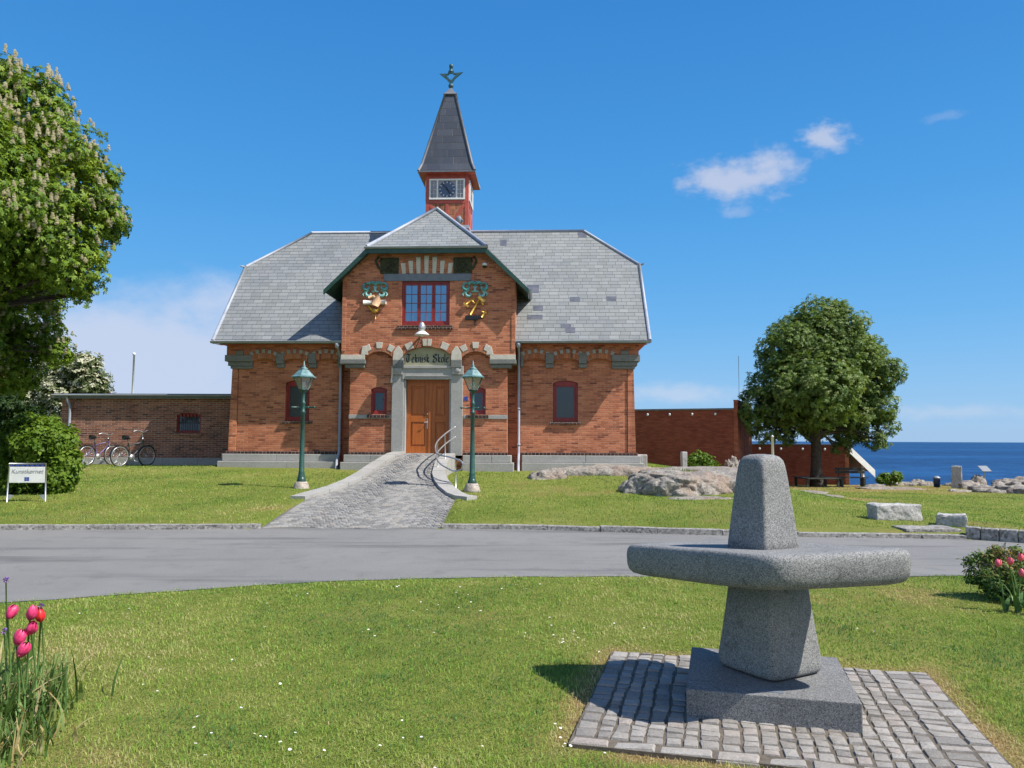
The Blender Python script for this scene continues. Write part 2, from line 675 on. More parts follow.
M['slate_dark'] = slate_mat('spire_slate', [(0.0, (0.036, 0.042, 0.058)), (1.0, (0.060, 0.068, 0.090))], 0.55, 0.30, 0.0, lich=0.1)
M['zinc'] = plain('zinc', (0.32, 0.345, 0.40), 0.55, 0.1, 0.12, 3, dirt=(0.2, 0.2, 0.21))
M['lead'] = plain('lead_flashing', (0.15, 0.155, 0.175), 0.55, 0.0, 0.15, 4)
M['star'] = plain('star_copper', (0.035, 0.10, 0.11), 0.5, 0.2, 0.3, 8)
M['granite'] = granite_mat('sculpture_granite', (0.075, 0.075, 0.076), (0.22, 0.219, 0.215), (0.36, 0.358, 0.35), 210, 2.5, bumpd=0.003, lichen=0.45)
M['granite_plinth'] = granite_mat('plinth_granite', (0.06, 0.06, 0.062), (0.185, 0.185, 0.185), (0.33, 0.33, 0.33), 230, 2.5, bumpd=0.003, lichen=0.25)
M['ashlar'] = granite_mat('ashlar_granite', (0.31, 0.30, 0.28), (0.375, 0.365, 0.345), (0.44, 0.43, 0.405), 60, 0.9, bumpd=0.003, lichen=0.12)
M['blockstone'] = granite_mat('hewn_granite', (0.24, 0.23, 0.22), (0.40, 0.385, 0.365), (0.50, 0.485, 0.46), 40, 3, bumpd=0.01, lichen=0.25)
M['coping'] = granite_mat('coping_granite', (0.29, 0.28, 0.26), (0.355, 0.345, 0.32), (0.42, 0.41, 0.38), 70, 0.9, bumpd=0.003, lichen=0.15)
M['kerbstone'] = granite_mat('kerb_granite', (0.12, 0.11, 0.10), (0.27, 0.255, 0.23), (0.42, 0.40, 0.37), 30, 1.5, bumpd=0.012, lichen=0.4)
M['corbel'] = granite_mat('corbel_stone', (0.155, 0.16, 0.15), (0.19, 0.195, 0.182), (0.23, 0.235, 0.22), 40, 2, bumpd=0.004, lichen=0.2)
M['palestone'] = granite_mat('pale_stone', (0.50, 0.46, 0.39), (0.58, 0.54, 0.46), (0.65, 0.61, 0.53), 40, 2, bumpd=0.003)
M['rock'] = granite_mat('outcrop_granite', (0.13, 0.117, 0.10), (0.275, 0.247, 0.212), (0.375, 0.342, 0.295), 22, 1.1, (0.27, 0.17, 0.115), 0.55, bumpd=0.03, lichen=0.55)
M['red_paint'] = plain('red_paint', (0.25, 0.022, 0.018), 0.4, 0, 0.15, 6)
M['timber_red'] = plain('red_timber', (0.42, 0.075, 0.05), 0.55, 0, 0.15, 5)
M['green_paint'] = plain('green_paint', (0.018, 0.062, 0.045), 0.4, 0, 0.2, 5)
M['lamp_green'] = plain('lamp_green_paint', (0.022, 0.075, 0.060), 0.38, 0, 0.3, 4, dirt=(0.06, 0.11, 0.085))
M['verdigris'] = plain('verdigris', (0.10, 0.33, 0.31), 0.6, 0, 0.4, 14, dirt=(0.03, 0.10, 0.12), dirtk=0.8)
M['verdigris_pale'] = plain('pale_verdigris', (0.22, 0.46, 0.43), 0.5, 0, 0.2, 9, dirt=(0.07, 0.22, 0.20), dirtk=0.6)
M['gold'] = plain('gilding', (0.62, 0.36, 0.07), 0.35, 0.4, 0.2, 9)
M['flesh_gilt'] = plain('carved_hand_paint', (0.62, 0.38, 0.22), 0.6, 0, 0.2, 14)
M['white'] = plain('white_paint', (0.74, 0.74, 0.72), 0.45, 0, 0.06, 5)
M['moss'] = plain('mossy_relief', (0.045, 0.048, 0.022), 0.85, 0, 0.5, 12, 0.01, dirt=(0.02, 0.02, 0.014), dirtk=0.6)
M['sandstone'] = plain('sign_sandstone', (0.36, 0.345, 0.235), 0.85, 0, 0.12, 3, 0.003, dirt=(0.26, 0.25, 0.12), dirtk=0.5)
M['black'] = plain('black_paint', (0.012, 0.012, 0.013), 0.4, 0, 0.2, 6)
M['rubber'] = plain('rubber', (0.02, 0.02, 0.02), 0.8, 0, 0.2, 10)
M['steel'] = plain('galvanised_steel', (0.50, 0.51, 0.52), 0.38, 0.7, 0.12, 9)
M['steel_grey'] = plain('steel_beam_paint', (0.15, 0.17, 0.20), 0.55, 0, 0.15, 6)
M['pane_blue'] = pane_mat('sky_pane', (0.02, 0.025, 0.04), 0.36)
M['pane_dark'] = pane_mat('dark_pane', (0.012, 0.012, 0.013), 0.06)
M['pane_wire'] = pane_mat('meshed_pane', (0.032, 0.033, 0.034), 0.045, 0.2)
M['pane_tower'] = pane_mat('turret_pane', (0.012, 0.02, 0.05), 0.10)
M['dial'] = plain('clock_dial', (0.055, 0.085, 0.16), 0.3, 0, 0.08, 4)
M['blue_enamel'] = plain('blue_enamel', (0.03, 0.06, 0.30), 0.25, 0, 0.05, 4)
M['yellow_render'] = plain('yellow_render', (0.62, 0.36, 0.07), 0.85, 0, 0.08, 2)
M['bark'] = plain('bark', (0.055, 0.045, 0.036), 0.95, 0, 0.45, 9, 0.03)
M['stem'] = plain('green_stem', (0.10, 0.19, 0.045), 0.6, 0, 0.2, 20)
M['bench_wood'] = plain('dark_bench_wood', (0.035, 0.04, 0.03), 0.7, 0, 0.3, 8)
M['tulip'] = plain('tulip_petal', (0.60, 0.035, 0.135), 0.5, 0, 0.35, 40)
M['tulip_red'] = plain('red_tulip_petal', (0.62, 0.02, 0.025), 0.45, 0, 0.25, 25)
M['tulip_pink'] = plain('pink_tulip_petal', (0.75, 0.10, 0.15), 0.45, 0, 0.25, 25)
M['lilac'] = plain('lilac_floret', (0.36, 0.22, 0.50), 0.7, 0, 0.3, 60)
M['daisy'] = plain('daisy_petal', (0.82, 0.81, 0.78), 0.7, 0, 0.03, 30)
M['daisy_eye'] = plain('daisy_eye', (0.75, 0.50, 0.05), 0.7, 0, 0.1, 30)


def wood_door_mat():
    t = NT('door_wood')
    P = t.vm('MULTIPLY', t.coord('Object'), (14, 14, 0.7))
    n = t.noise(P, 2.5, 6, 0.6)
    c = t.ramp(n, [(0.25, (0.27, 0.062, 0.008)), (0.5, (0.42, 0.108, 0.013)), (0.8, (0.54, 0.155, 0.022))])
    return t.done(c, 0.42, t.bump(n, 0.004, 0.4))


M['door'] = wood_door_mat()


def glass_mat():
    t = NT('lantern_glass')
    t.N.remove(t.b)
    tr = t.N.new('ShaderNodeBsdfTransparent')
    tr.inputs[0].default_value = (0.86, 0.88, 0.87, 1)
    g = t.N.new('ShaderNodeBsdfGlossy')
    g.inputs['Roughness'].default_value = 0.12
    g.inputs['Color'].default_value = (0.9, 0.9, 0.9, 1)
    d = t.N.new('ShaderNodeBsdfDiffuse')
    d.inputs[0].default_value = (0.55, 0.55, 0.52, 1)
    a = t.N.new('ShaderNodeMixShader')
    a.inputs[0].default_value = 0.25
    t.L.new(tr.outputs[0], a.inputs[1])
    t.L.new(d.outputs[0], a.inputs[2])
    b = t.N.new('ShaderNodeMixShader')
    b.inputs[0].default_value = 0.12
    t.L.new(a.outputs[0], b.inputs[1])
    t.L.new(g.outputs[0], b.inputs[2])
    t.L.new(b.outputs[0], t.out.inputs[0])
    return t.mat


M['glass'] = glass_mat()


# ------------------------------------------------------------------ the ground
def interp(pts, x):
    if x <= pts[0][0]:
        return pts[0][1]
    for (a, b), (c, d) in zip(pts, pts[1:]):
        if x <= c:
            t = (x - a) / (c - a)
            return b + (d - b) * t
    return pts[-1][1]


KERB = [(-90, 4), (-40, 8), (-20, 12.2), (-13, 13.2), (-8.95, 13.46), (-4.6, 13.77), (-1.3, 13.95), (0.5, 13.86), (1.72, 13.54), (3.22, 13.19),
        (4.92, 12.97), (6.17, 12.9), (7.5, 12.77), (8.18, 12.3), (10, 11.4), (14, 10.9), (30, 9.5), (90, 6)]
NEAR = [(-90, -20), (-30, -4), (-20, 0.5), (-12, 4.2), (-8, 6.1), (-5.05, 7.6), (-3.82, 8.13), (-2.09, 8.88), (0.01, 9.19), (2.27, 9.25), (4.78, 9.31), (5.54, 9.42),
        (8, 9.3), (14, 8.6), (30, 6.5), (90, 2)]
RAMPZ = [(13.0, 0.012), (14.1, 0.02), (15, 0.12), (16, 0.19), (17, 0.26), (18, 0.34), (19, 0.42), (20, 0.52), (21, 0.66), (22, 0.81), (23, 0.97), (24, 1.12), (24.5, 1.165), (26, 1.17)]


def smooth_interp(pts, x, r):
    return (interp(pts, x - r) + 2 * interp(pts, x) + interp(pts, x + r)) / 4


def kerb_y(x):
    return smooth_interp(KERB, x, 0.35)


def near_y(x):
    return smooth_interp(NEAR, x, 0.6)


def ramp_z(y):
    return smooth_interp(RAMPZ, y, 0.3)


def on_ramp(px, py, dz=0.0):
    d = ray(px, py)
    y = 13.0
    while y < 24.6:
        if CAMH + d.z * y / d.y <= ramp_z(y) + dz:
            break
        y += 0.01
    return Vector((d.x * y / d.y, y, ramp_z(y) + dz))


L_IN = [on_ramp(*p) for p in ((262, 527.5), (285, 513), (305, 499.5), (318, 495.5), (340.6, 489), (356, 482.5), (369, 475), (383, 465), (398, 455.5))]
R_IN = [on_ramp(*p) for p in ((440, 527.5), (447, 513), (455, 501), (447, 495.5), (439, 489), (434, 482), (432, 475), (435, 464), (443, 456.5), (452, 455))]
R_IN.sort(key=lambda p: p.y)
L_IN.sort(key=lambda p: p.y)
LEDGE = [(13.6, L_IN[0].x)] + [(p.y, p.x) for p in L_IN] + [(24.6, -3.35)]
REDGE = [(13.6, R_IN[0].x)] + [(p.y, p.x) for p in R_IN] + [(24.6, -1.9)]
PAV_C, PAV_A, PAV_HX, PAV_HY = Vector((1.565, 4.74)), R(-14.6), 1.07, 0.91


def pav_local(x, y):
    dx, dy = x - PAV_C.x, y - PAV_C.y
    c, s = math.cos(-PAV_A), math.sin(-PAV_A)
    return dx * c - dy * s, dx * s + dy * c


def pav_dist(x, y):
    a, b = pav_local(x, y)
    return max(abs(a) - PAV_HX, abs(b) - PAV_HY)


def terrain(x, y):
    ky = kerb_y(x)
    if y < ky:
        ny = near_y(x)
        e = ny - y
        if e <= 0:
            return 0.0
        z = 0.028 * ss(0.05, 0.45, e)
        z += 0.02 * ss(0.3, 2.0, e) * (noise.noise((x * 0.5, y * 0.5, 3.1)))
        if y < 9 and abs(x - 1.5) < 2.6:
            z = z * ss(-0.05, 0.35, pav_dist(x, y)) + 0.0
        return z
    d = y - ky
    if 13.7 < y < 24.6 and interp(LEDGE, y) - 0.35 < x < interp(REDGE, y) + 0.35:
        if interp(LEDGE, y) - 0.02 < x < interp(REDGE, y) + 0.02:
            return ramp_z(y) - 0.12
        f_ = max(interp(LEDGE, y) - x, x - interp(REDGE, y)) / 0.35
        if y < 18.0:
            return ramp_z(y) + 0.02 + (0.085 * ss(0.05, 0.3, d) + 0.052 * min(d, 11.5) - ramp_z(y) - 0.02) * ss(0, 1, f_)
    up = 0.085 * ss(0.05, 0.3, d)
    za = up + 0.052 * min(d, 11.5)
    zb = up - 0.0235 * d
    w = ss(5.0, 10.8, x)
    z = za + (zb - za) * w
    # the shore: steep on the right, far off on the left
    zs = -9.0
    shore = 39.0 + 60.0 * (1 - ss(4, 13, x)) + 1.5 * noise.noise((x * 0.2, 0.0, 5.0))
    z += (zs - z) * ss(shore, shore + 16 + 30 * (1 - ss(4, 13, x)), y)
    if x > 24:
        z += (zs - z) * ss(0, 1, (x - 36 + max(0, 14 - y) * -1.0) / 14.0) * ss(12, 20, y)
    z += 0.05 * ss(0.6, 3, d) * noise.noise((x * 0.35, y * 0.35, 0.0))
    return z


def ground_hit(px, py, y0=2.0, y1=60.0):
    d = ray(px, py)
    y = y0
    while y < y1:
        x = d.x * y / d.y
        if CAMH + d.z * y / d.y <= terrain(x, y):
            break
        y += 0.02
    return Vector((d.x * y / d.y, y, terrain(d.x * y / d.y, y)))


def axis(parts):
    out = []
    for a, b, st in parts:
        n = max(1, int(round((b - a) / st)))
        out += [a + (b - a) * i / n for i in range(n)]
    return out + [parts[-1][1]]


def dryness(x, y):
    v = 0.0
    if y < 12:
        v = max(v, 1.25 - abs(pav_dist(x, y) - 0.03) / 0.13 + 0.5 * noise.noise((x * 4, y * 4, 0.5)))
    v = max(v, 0.0)
    n = noise.noise((x * 0.45, y * 0.45, 7.7)) + 0.5 * noise.noise((x * 1.3, y * 1.3, 2.2))
    v = max(v, ss(0.25, 0.8, n) * 0.6)
    if y > 15:
        v = max(v, ss(26, 33, y) * ss(6, 13, x) * (0.7 + 0.5 * n))
        v = max(v, 0.75 * ss(3.0, 1.2, math.hypot((x - 8.0) * 0.5, y - 24.5)))
        v = max(v, 0.6 * ss(1.4, 0.3, abs(y - 22.5)) * ss(0, 1, x) * ss(9, 7, x) * (0.6 + n))
    return min(1.0, max(0.0, v))


def grass_ground_mat():
    t = NT('lawn_ground')
    P = t.coord('Object')
    a = t.noise(P, 0.55, 6, 0.62)
    b = t.noise(P, 6.0, 5, 0.65)
    c3 = t.noise(P, 55.0, 3, 0.7)
    f = t.m('ADD', t.m('MULTIPLY', a, 0.55), t.m('ADD', t.m('MULTIPLY', b, 0.35), t.m('MULTIPLY', c3, 0.35)))
    c = t.ramp(f, [(0.38, (0.085, 0.125, 0.020)), (0.55, (0.165, 0.205, 0.036)), (0.68, (0.225, 0.240, 0.055)), (0.82, (0.31, 0.29, 0.095))])
    dry = t.attr('dry')
    c = t.mix(t.m('MULTIPLY', dry, t.mr(b, 0.25, 0.6, 0.45, 1.0)), c, (0.31, 0.20, 0.09))
    h = t.m('ADD', t.m('MULTIPLY', b, 0.5), c3)
    return t.done(c, 0.95, t.bump(h, 0.05, 0.9), spec=0.1)


M['lawn'] = grass_ground_mat()


def build_ground():
    xs = axis([(-4000, -400, 900), (-400, -60, 40), (-60, -16, 2.0), (-16, -6, 0.3), (-6, 10, 0.2), (10, 26, 0.3), (26, 60, 1.5), (60, 200, 20)])
    ys = axis([(-150, -20, 13), (-20, 0, 1.5), (0, 10, 0.2), (10, 12, 0.2), (12, 15, 0.1), (15, 26, 0.25), (26, 46, 0.4), (46, 110, 3), (110, 200, 15)])
    vs, fs, dry = [], [], []
    for y in ys:
        for x in xs:
            z = terrain(x, y)
            if x < -60:
                z -= 10 * ss(-150, -400, x)
            if x > 60:
                z = -9.0
            vs.append((x, y, z))
            dry.append(dryness(x, y) if (-20 < x < 40 and 0 < y < 45) else 0.2)
    nx = len(xs)
    for j in range(len(ys) - 1):
        for i in range(nx - 1):
            fs.append((j * nx + i, j * nx + i + 1, (j + 1) * nx + i + 1, (j + 1) * nx + i))
    me = bpy.data.meshes.new('lawn')
    me.from_pydata(vs, [], fs)
    me.polygons.foreach_set('use_smooth', [True] * len(fs))
    at = me.attributes.new('dry', 'FLOAT', 'POINT')
    at.data.foreach_set('value', dry)
    me.materials.append(M['lawn'])
    o = bpy.data.objects.new('lawn', me)
    C.objects.link(o)
    tag(o, kind='structure')


build_ground()


def sea_mat():
    t = NT('sea_water')
    P = t.coord('Object')
    st = t.vm('MULTIPLY', P, (0.35, 1.0, 1.0))
    n = t.noise(st, 0.22, 6, 0.65)
    n2 = t.noise(st, 1.3, 4, 0.65)
    big = t.noise(t.vm('MULTIPLY', P, (0.2, 1.0, 1.0)), 0.006, 5, 0.6)
    c = t.ramp(t.m('ADD', t.m('MULTIPLY', n, 0.6), t.m('MULTIPLY', big, 0.4)), [(0.42, (0.001, 0.013, 0.062)), (0.52, (0.003, 0.038, 0.130)), (0.64, (0.018, 0.085, 0.23))])
    h = t.m('ADD', t.m('MULTIPLY', n, 1.0), t.m('MULTIPLY', n2, 0.3))
    return t.done(c, 0.4, t.bump(h, 1.2, 0.8), spec=0.22)


M['sea'] = sea_mat()
b = MB()
S = 30000
b.face([(-S, -S, -7.4), (S, -S, -7.4), (S, S, -7.4), (-S, S, -7.4)])
tag(b.build('sea', M['sea']), kind='structure')


# road
def asphalt_mat():
    t = NT('asphalt')
    P = t.coord('Object')
    f = t.noise(P, 160, 3, 0.8)
    a = t.noise(P, 0.5, 5, 0.6)
    st = t.noise(t.vm('MULTIPLY', P, (0.16, 1.5, 1.0)), 1.2, 5, 0.6)
    c = t.ramp(f, [(0.3, (0.115, 0.112, 0.110)), (0.5, (0.185, 0.181, 0.176)), (0.72, (0.27, 0.265, 0.255))])
    c = t.mix(t.mr(a, 0.38, 0.62, 0, 0.7), c, (0.215, 0.21, 0.20))
    c = t.mix(t.mr(t.noise(P, 2.6, 6, 0.7), 0.5, 0.72, 0, 0.45), c, (0.115, 0.113, 0.112))
    c = t.mix(t.mr(st, 0.52, 0.68, 0, 0.6), c, (0.085, 0.085, 0.088))
    return t.done(c, 0.85, t.bump(f, 0.006, 0.8), spec=0.3)


M['asphalt'] = asphalt_mat()
b = MB()
xs = axis([(-90, -20, 5), (-20, 14, 0.25), (14, 90, 5)])
for x0, x1 in zip(xs, xs[1:]):
    for k in range(4):
        def ly(x, f):
            a, e = near_y(x) - 0.05 + 0.05 * noise.noise((x * 2.3, 1, 0)) + 0.03 * noise.noise((x * 9, 4, 0)), kerb_y(x) + 0.08
            return a + (e - a) * f
        b.face([(x0, ly(x0, k / 4), 0.008), (x1, ly(x1, k / 4), 0.008), (x1, ly(x1, (k + 1) / 4), 0.008), (x0, ly(x0, (k + 1) / 4), 0.008)])
tag(b.build('road', M['asphalt']), kind='structure')

# kerb stones along the far side (broken by the path mouth)
rnd = random.Random(4)
b = MB()
x = -40.0
while x < 7.4:
    ln = rnd.uniform(0.85, 1.25)
    x1 = min(x + ln, 7.45)
    if x < LEDGE[0][1] < x1:
        x1 = LEDGE[0][1] - 0.02
    if x >= LEDGE[0][1] - 0.05 and x < REDGE[0][1]:
        x = REDGE[0][1] + 0.04
        continue
    if True:
        h = 0.09 + rnd.uniform(-0.012, 0.012)
        if x > 3.9:
            h = 0.07
        dy = rnd.uniform(-0.012, 0.012)
        for k in range(3):
            a0, a1 = x + 0.006 + (x1 - x - 0.012) * k / 3, x + 0.006 + (x1 - x - 0.012) * (k + 1) / 3
            q = []
            for (xx, oy, zz) in ((a0, 0, 0), (a1, 0, 0), (a1, 0.16, 0), (a0, 0.16, 0)):
                q.append((xx, kerb_y(xx) + oy + dy))
            j = [0.006 * noise.noise((a0 * 7, 1, 1)), 0.006 * noise.noise((a1 * 7, 1, 1))]
            zt = [h + j[0], h + j[1]]
            f0, f1, r1, r0 = q
            b.face([(*f0, -0.05), (*f1, -0.05), (f1[0], f1[1] + 0.012, zt[1]), (f0[0], f0[1] + 0.012, zt[0])])
            b.face([(f0[0], f0[1] + 0.012, zt[0]), (f1[0], f1[1] + 0.012, zt[1]), (*r1, zt[1] + 0.006), (*r0, zt[0] + 0.006)])
            if k == 0:
                b.face([(*r0, -0.05), (*f0, -0.05), (f0[0], f0[1] + 0.012, zt[0]), (*r0, zt[0] + 0.006)])
            if k == 2:
                b.face([(*f1, -0.05), (*r1, -0.05), (*r1, zt[1] + 0.006), (f1[0], f1[1] + 0.012, zt[1])])
    x = x1
tag(b.build('kerb', M['kerbstone']), kind='structure')


# ---- setts
def sett_mat(name, dark, mid, light, warm):
    t = NT(name)
    a = t.attr('tint')
    c = t.ramp(a, [(0.0, dark), (0.45, mid), (0.8, light), (1.0, warm)])
    P = t.coord('Object')
    n = t.noise(P, 70, 4, 0.7)
    c = t.mix(0.55, c, t.ramp(n, [(0.3, (0.3, 0.3, 0.3)), (0.7, (0.70, 0.70, 0.70))]), 'OVERLAY')
    c = t.mix(t.mr(t.noise(P, 9, 5, 0.6), 0.5, 0.75, 0, 0.4), c, (0.12, 0.11, 0.095))
    return t.done(c, 0.82, t.bump(n, 0.006, 0.9), spec=0.3)


M['setts'] = sett_mat('granite_setts', (0.20, 0.185, 0.168), (0.27, 0.250, 0.228), (0.335, 0.312, 0.285), (0.305, 0.265, 0.235))
M['setts_path'] = sett_mat('path_setts', (0.15, 0.148, 0.145), (0.215, 0.21, 0.20), (0.28, 0.272, 0.26), (0.27, 0.245, 0.21))
M['bed'] = plain('sand_joint', (0.115, 0.096, 0.073), 0.95, 0, 0.3, 20, 0.01)


def setts_mesh(name, quads, mat, hgt, rs, inset=0.12):
    """quads: four corners (x, y, z) each; every stone gets a rounded top."""
    faces, tint = [], []
    for q in quads:
        Q = [Vector(p) for p in q]
        c = (Q[0] + Q[1] + Q[2] + Q[3]) / 4
        up = hgt + rs.uniform(-0.004, 0.004)
        tilt = (rs.uniform(-0.006, 0.006), rs.uniform(-0.006, 0.006))
        ins, top = [], []
        for k, p in enumerate(Q):
            p = p + Vector((rs.uniform(-0.006, 0.006), rs.uniform(-0.006, 0.006), 0))
            ins.append(p)
            m = c + (p - c) * (1 - inset * rs.uniform(0.7, 1.3))
            dx, dy = m.x - c.x, m.y - c.y
            top.append(m + Vector((0, 0, up + dx * tilt[0] * 10 + dy * tilt[1] * 10)))
        mid = c + Vector((0, 0, up + 0.004))
        lo = [p - Vector((0, 0, 0.02)) for p in ins]
        sh = [p + Vector((0, 0, up * 0.55)) for p in ins]
        tv = rs.random()
        for k in range(4):
            k2 = (k + 1) % 4
            faces += [[lo[k], lo[k2], sh[k2], sh[k]], [sh[k], sh[k2], top[k2], top[k]], [top[k], top[k2], mid, mid]]
            tint += [tv] * 3
    co = np.array([[tuple(p) for p in f] for f in faces])
    # the fan faces are triangles written as quads: nudge the doubled corner
    o = np_mesh(name, co, 4, mat, tint=np.array(tint))
    return o


rs = random.Random(11)
ca, sa = math.cos(PAV_A), math.sin(PAV_A)


def pav_w(a, bb, z=0.0):
    return (PAV_C.x + a * ca - bb * sa, PAV_C.y + a * sa + bb * ca, z)


quads = []
g = 0.005
# long stones edge the front, then wandering columns of small setts run away from the camera
a = -PAV_HX
while a < PAV_HX - 0.02:
    l = rs.uniform(0.15, 0.30)
    a1 = min(a + l, PAV_HX)
    quads.append([pav_w(a + g, -PAV_HY), pav_w(a1 - g, -PAV_HY), pav_w(a1 - g, -PAV_HY + 0.09), pav_w(a + g, -PAV_HY + 0.09)])
    a = a1
cols = [-PAV_HX, -PAV_HX + 0.125]
while cols[-1] < PAV_HX - 0.22:
    cols.append(cols[-1] + rs.uniform(0.082, 0.105))
cols = cols[:-1] + [PAV_HX - 0.125, PAV_HX]


def col_x(i, y):
    if i in (0, len(cols) - 1):
        return cols[i]
    return cols[i] + 0.014 * noise.noise((i * 3.1, y * 2.2, 0)) + 0.006 * noise.noise((i * 1.7, y * 9, 4))


for i in range(len(cols) - 1):
    y = -PAV_HY + 0.10
    while y < PAV_HY - 0.03:
        l = rs.uniform(0.065, 0.12) * (1.3 if i in (0, len(cols) - 2) else 1)
        y1 = min(y + l, PAV_HY)
        if PAV_HY - y1 < 0.04:
            y1 = PAV_HY
        w0, w1 = rs.uniform(0.003, 0.008), rs.uniform(0.003, 0.008)
        sk = rs.uniform(-0.008, 0.008)
        quads.append([pav_w(col_x(i, y) + w0, y + 0.006), pav_w(col_x(i + 1, y) - w1, y + 0.006 + sk), pav_w(col_x(i + 1, y1) - w1, y1 - 0.006 + sk * 0.5), pav_w(col_x(i, y1) + w0, y1 - 0.006)])
        y = y1
tag(setts_mesh('stone_paving', quads, M['setts'], 0.034, rs, 0.14), kind='structure')
b = MB()
b.prism([pav_w(-PAV_HX, -PAV_HY)[:2], pav_w(PAV_HX, -PAV_HY)[:2], pav_w(PAV_HX, PAV_HY)[:2], pav_w(-PAV_HX, PAV_HY)[:2]], -0.05, 0.027, axis='z')
tag(b.build('paving_ground', M['bed']), kind='structure')

# the cobbled path up to the door
quads = []
y = 13.92
row = 0
while y < 24.42:
    y1 = y + 0.105
    xl, xr = interp(LEDGE, y), interp(REDGE, y)
    n = max(4, int((xr - xl) / 0.135))
    off = 0.5 * (row % 2)
    for i in range(n):
        f0, f1 = (i + off * 0.6) / (n + 0.3), (i + 1 + off * 0.6) / (n + 0.3)
        bow = lambda f: 0.16 * math.sin(f * math.pi * 3.0)          # the rows wave in shallow fans
        P4 = []
        for f, yy in ((f0, y + 0.006), (f1, y + 0.006), (f1, y1 - 0.005), (f0, y1 - 0.005)):
            sgn = 0.006 if f == f0 else -0.006
            yb = min(24.45, max(13.9, yy + bow(f)))
            P4.append((xl + (xr - xl) * f + sgn, yb, ramp_z(yb) - 0.03))
        quads.append(P4)
    y = y1
    row += 1
tag(setts_mesh('cobbled_path', quads, M['setts_path'], 0.03, rs, 0.16), kind='structure')
b = MB()
y = 13.88
while y < 24.45:
    y1 = min(y + 0.3, 24.5)
    b.face([(interp(LEDGE, y) - 0.05, y, ramp_z(y) - 0.016), (interp(REDGE, y) + 0.05, y, ramp_z(y) - 0.016), (interp(REDGE, y1) + 0.05, y1, ramp_z(y1) - 0.016), (interp(LEDGE, y1) - 0.05, y1, ramp_z(y1) - 0.016)])
    y = y1
M['bed_path'] = plain('path_joint', (0.12, 0.115, 0.10), 0.95, 0, 0.2, 12, 0.01)
tag(b.build('path_ground', M['bed_path']), kind='structure')


def edging(name, label, inner, width, side):
    """Granite coping beside the path: stones with joints, following the inner line."""
    b = MB()
    n = len(inner)
    pts = []
    for i in range(n):
        t = (inner[min(i + 1, n - 1)] - inner[max(0, i - 1)])
        t.z = 0
        t.normalize()
        nrm = Vector((-t.y, t.x, 0)) * side
        pts.append((inner[i], inner[i] + nrm * width))
    # resample
    rows = []
    for i in range(n - 1):
        k = 6
        for j in range(k):
            f = j / k
            rows.append((pts[i][0].lerp(pts[i + 1][0], f), pts[i][1].lerp(pts[i + 1][1], f)))
    rows.append(pts[-1])
    acc, cuts = 0.0, [0]
    for i in range(1, len(rows)):
        acc += (rows[i][0] - rows[i - 1][0]).length
        if acc > 1.0:
            cuts.append(i)
            acc = 0.0
    if cuts[-1] != len(rows) - 1:
        cuts.append(len(rows) - 1)
    up = 0.07
    for c0, c1 in zip(cuts, cuts[1:]):
        seg = rows[c0:c1 + 1]
        seg = [list(p) for p in seg]
        d = (seg[1][0] - seg[0][0]) * 0.0
        for i in range(len(seg) - 1):
            (a, o), (a2, o2) = seg[i], seg[i + 1]
            if i == 0:
                a, o = a.lerp(a2, 0.06), o.lerp(o2, 0.06)
            if i == len(seg) - 2:
                a2, o2 = a2.lerp(a, 0.06), o2.lerp(o, 0.06)
            U, D = Vector((0, 0, up)), Vector((0, 0, -0.55))
            q = [a + U, a2 + U, o2 + U, o + U]
            lo = [a + D, a2 + D, o2 + D, o + D]
            b.face(q if side < 0 else q)
            b.face([lo[0], lo[1], q[1], q[0]])
            b.face([lo[2], lo[3], q[3], q[2]])
            if i == 0:
                b.face([lo[3], lo[0], q[0], q[3]])
            if i == len(seg) - 2:
                b.face([lo[1], lo[2], q[2], q[1]])
    o = b.build(name, M['coping'])
    bm = bmesh.new()
    bm.from_mesh(o.data)
    bmesh.ops.recalc_face_normals(bm, faces=bm.faces)
    bm.to_mesh(o.data)
    bm.free()
    tag(o, kind='structure')
    return o


edging('path_kerb', '', [p.copy() for p in L_IN[2:]] + [Vector((interp(LEDGE, 24.5), 24.5, ramp_z(24.5)))], 0.36, 1)
rin = [on_ramp(*p) for p in ((467, 500), (455, 498.5), (447, 495.5), (439, 489), (434, 482), (432, 475), (435, 464), (441, 457.5), (444, 455.5))]
edging('path_kerb', '', rin, 0.36, -1)


# ------------------------------------------------------------------ grass
def blade_field(name, pts, length, width, mat, rs, lean=0.5, tintf=None):
    """pts (k, 3). Each blade: two quads (bent)."""
    k = len(pts)
    P = np.array(pts)
    az = rs.uniform(0, 2 * np.pi, k)
    L = length * rs.uniform(0.55, 1.25, k)
    wd = width * rs.uniform(0.7, 1.3, k)
    ln = lean * rs.uniform(0.1, 1.3, k)
    d = np.stack([np.cos(az), np.sin(az), np.zeros(k)], 1)
    az2 = az + np.pi / 2 + rs.uniform(-0.5, 0.5, k)
    s = np.stack([np.cos(az2), np.sin(az2), np.zeros(k)], 1) * wd[:, None] / 2
    up = np.array([0, 0, 1.0])
    m = P + d * (L * ln * 0.35)[:, None] + up * (L * 0.55)[:, None]
    t = P + d * (L * ln * 1.0)[:, None] + up * (L * (1.0 - 0.35 * ln))[:, None]
    base = P - up * 0.006
    f1 = np.stack([base - s, base + s, m + s * 0.8, m - s * 0.8], 1)
    f2 = np.stack([m - s * 0.8, m + s * 0.8, t + s * 0.12, t - s * 0.12], 1)
    co = np.concatenate([f1, f2], 0)
    tint = tintf if tintf is not None else rs.uniform(0, 1, k)
    return np_mesh(name, co, 4, mat, tint=np.concatenate([tint, tint]))


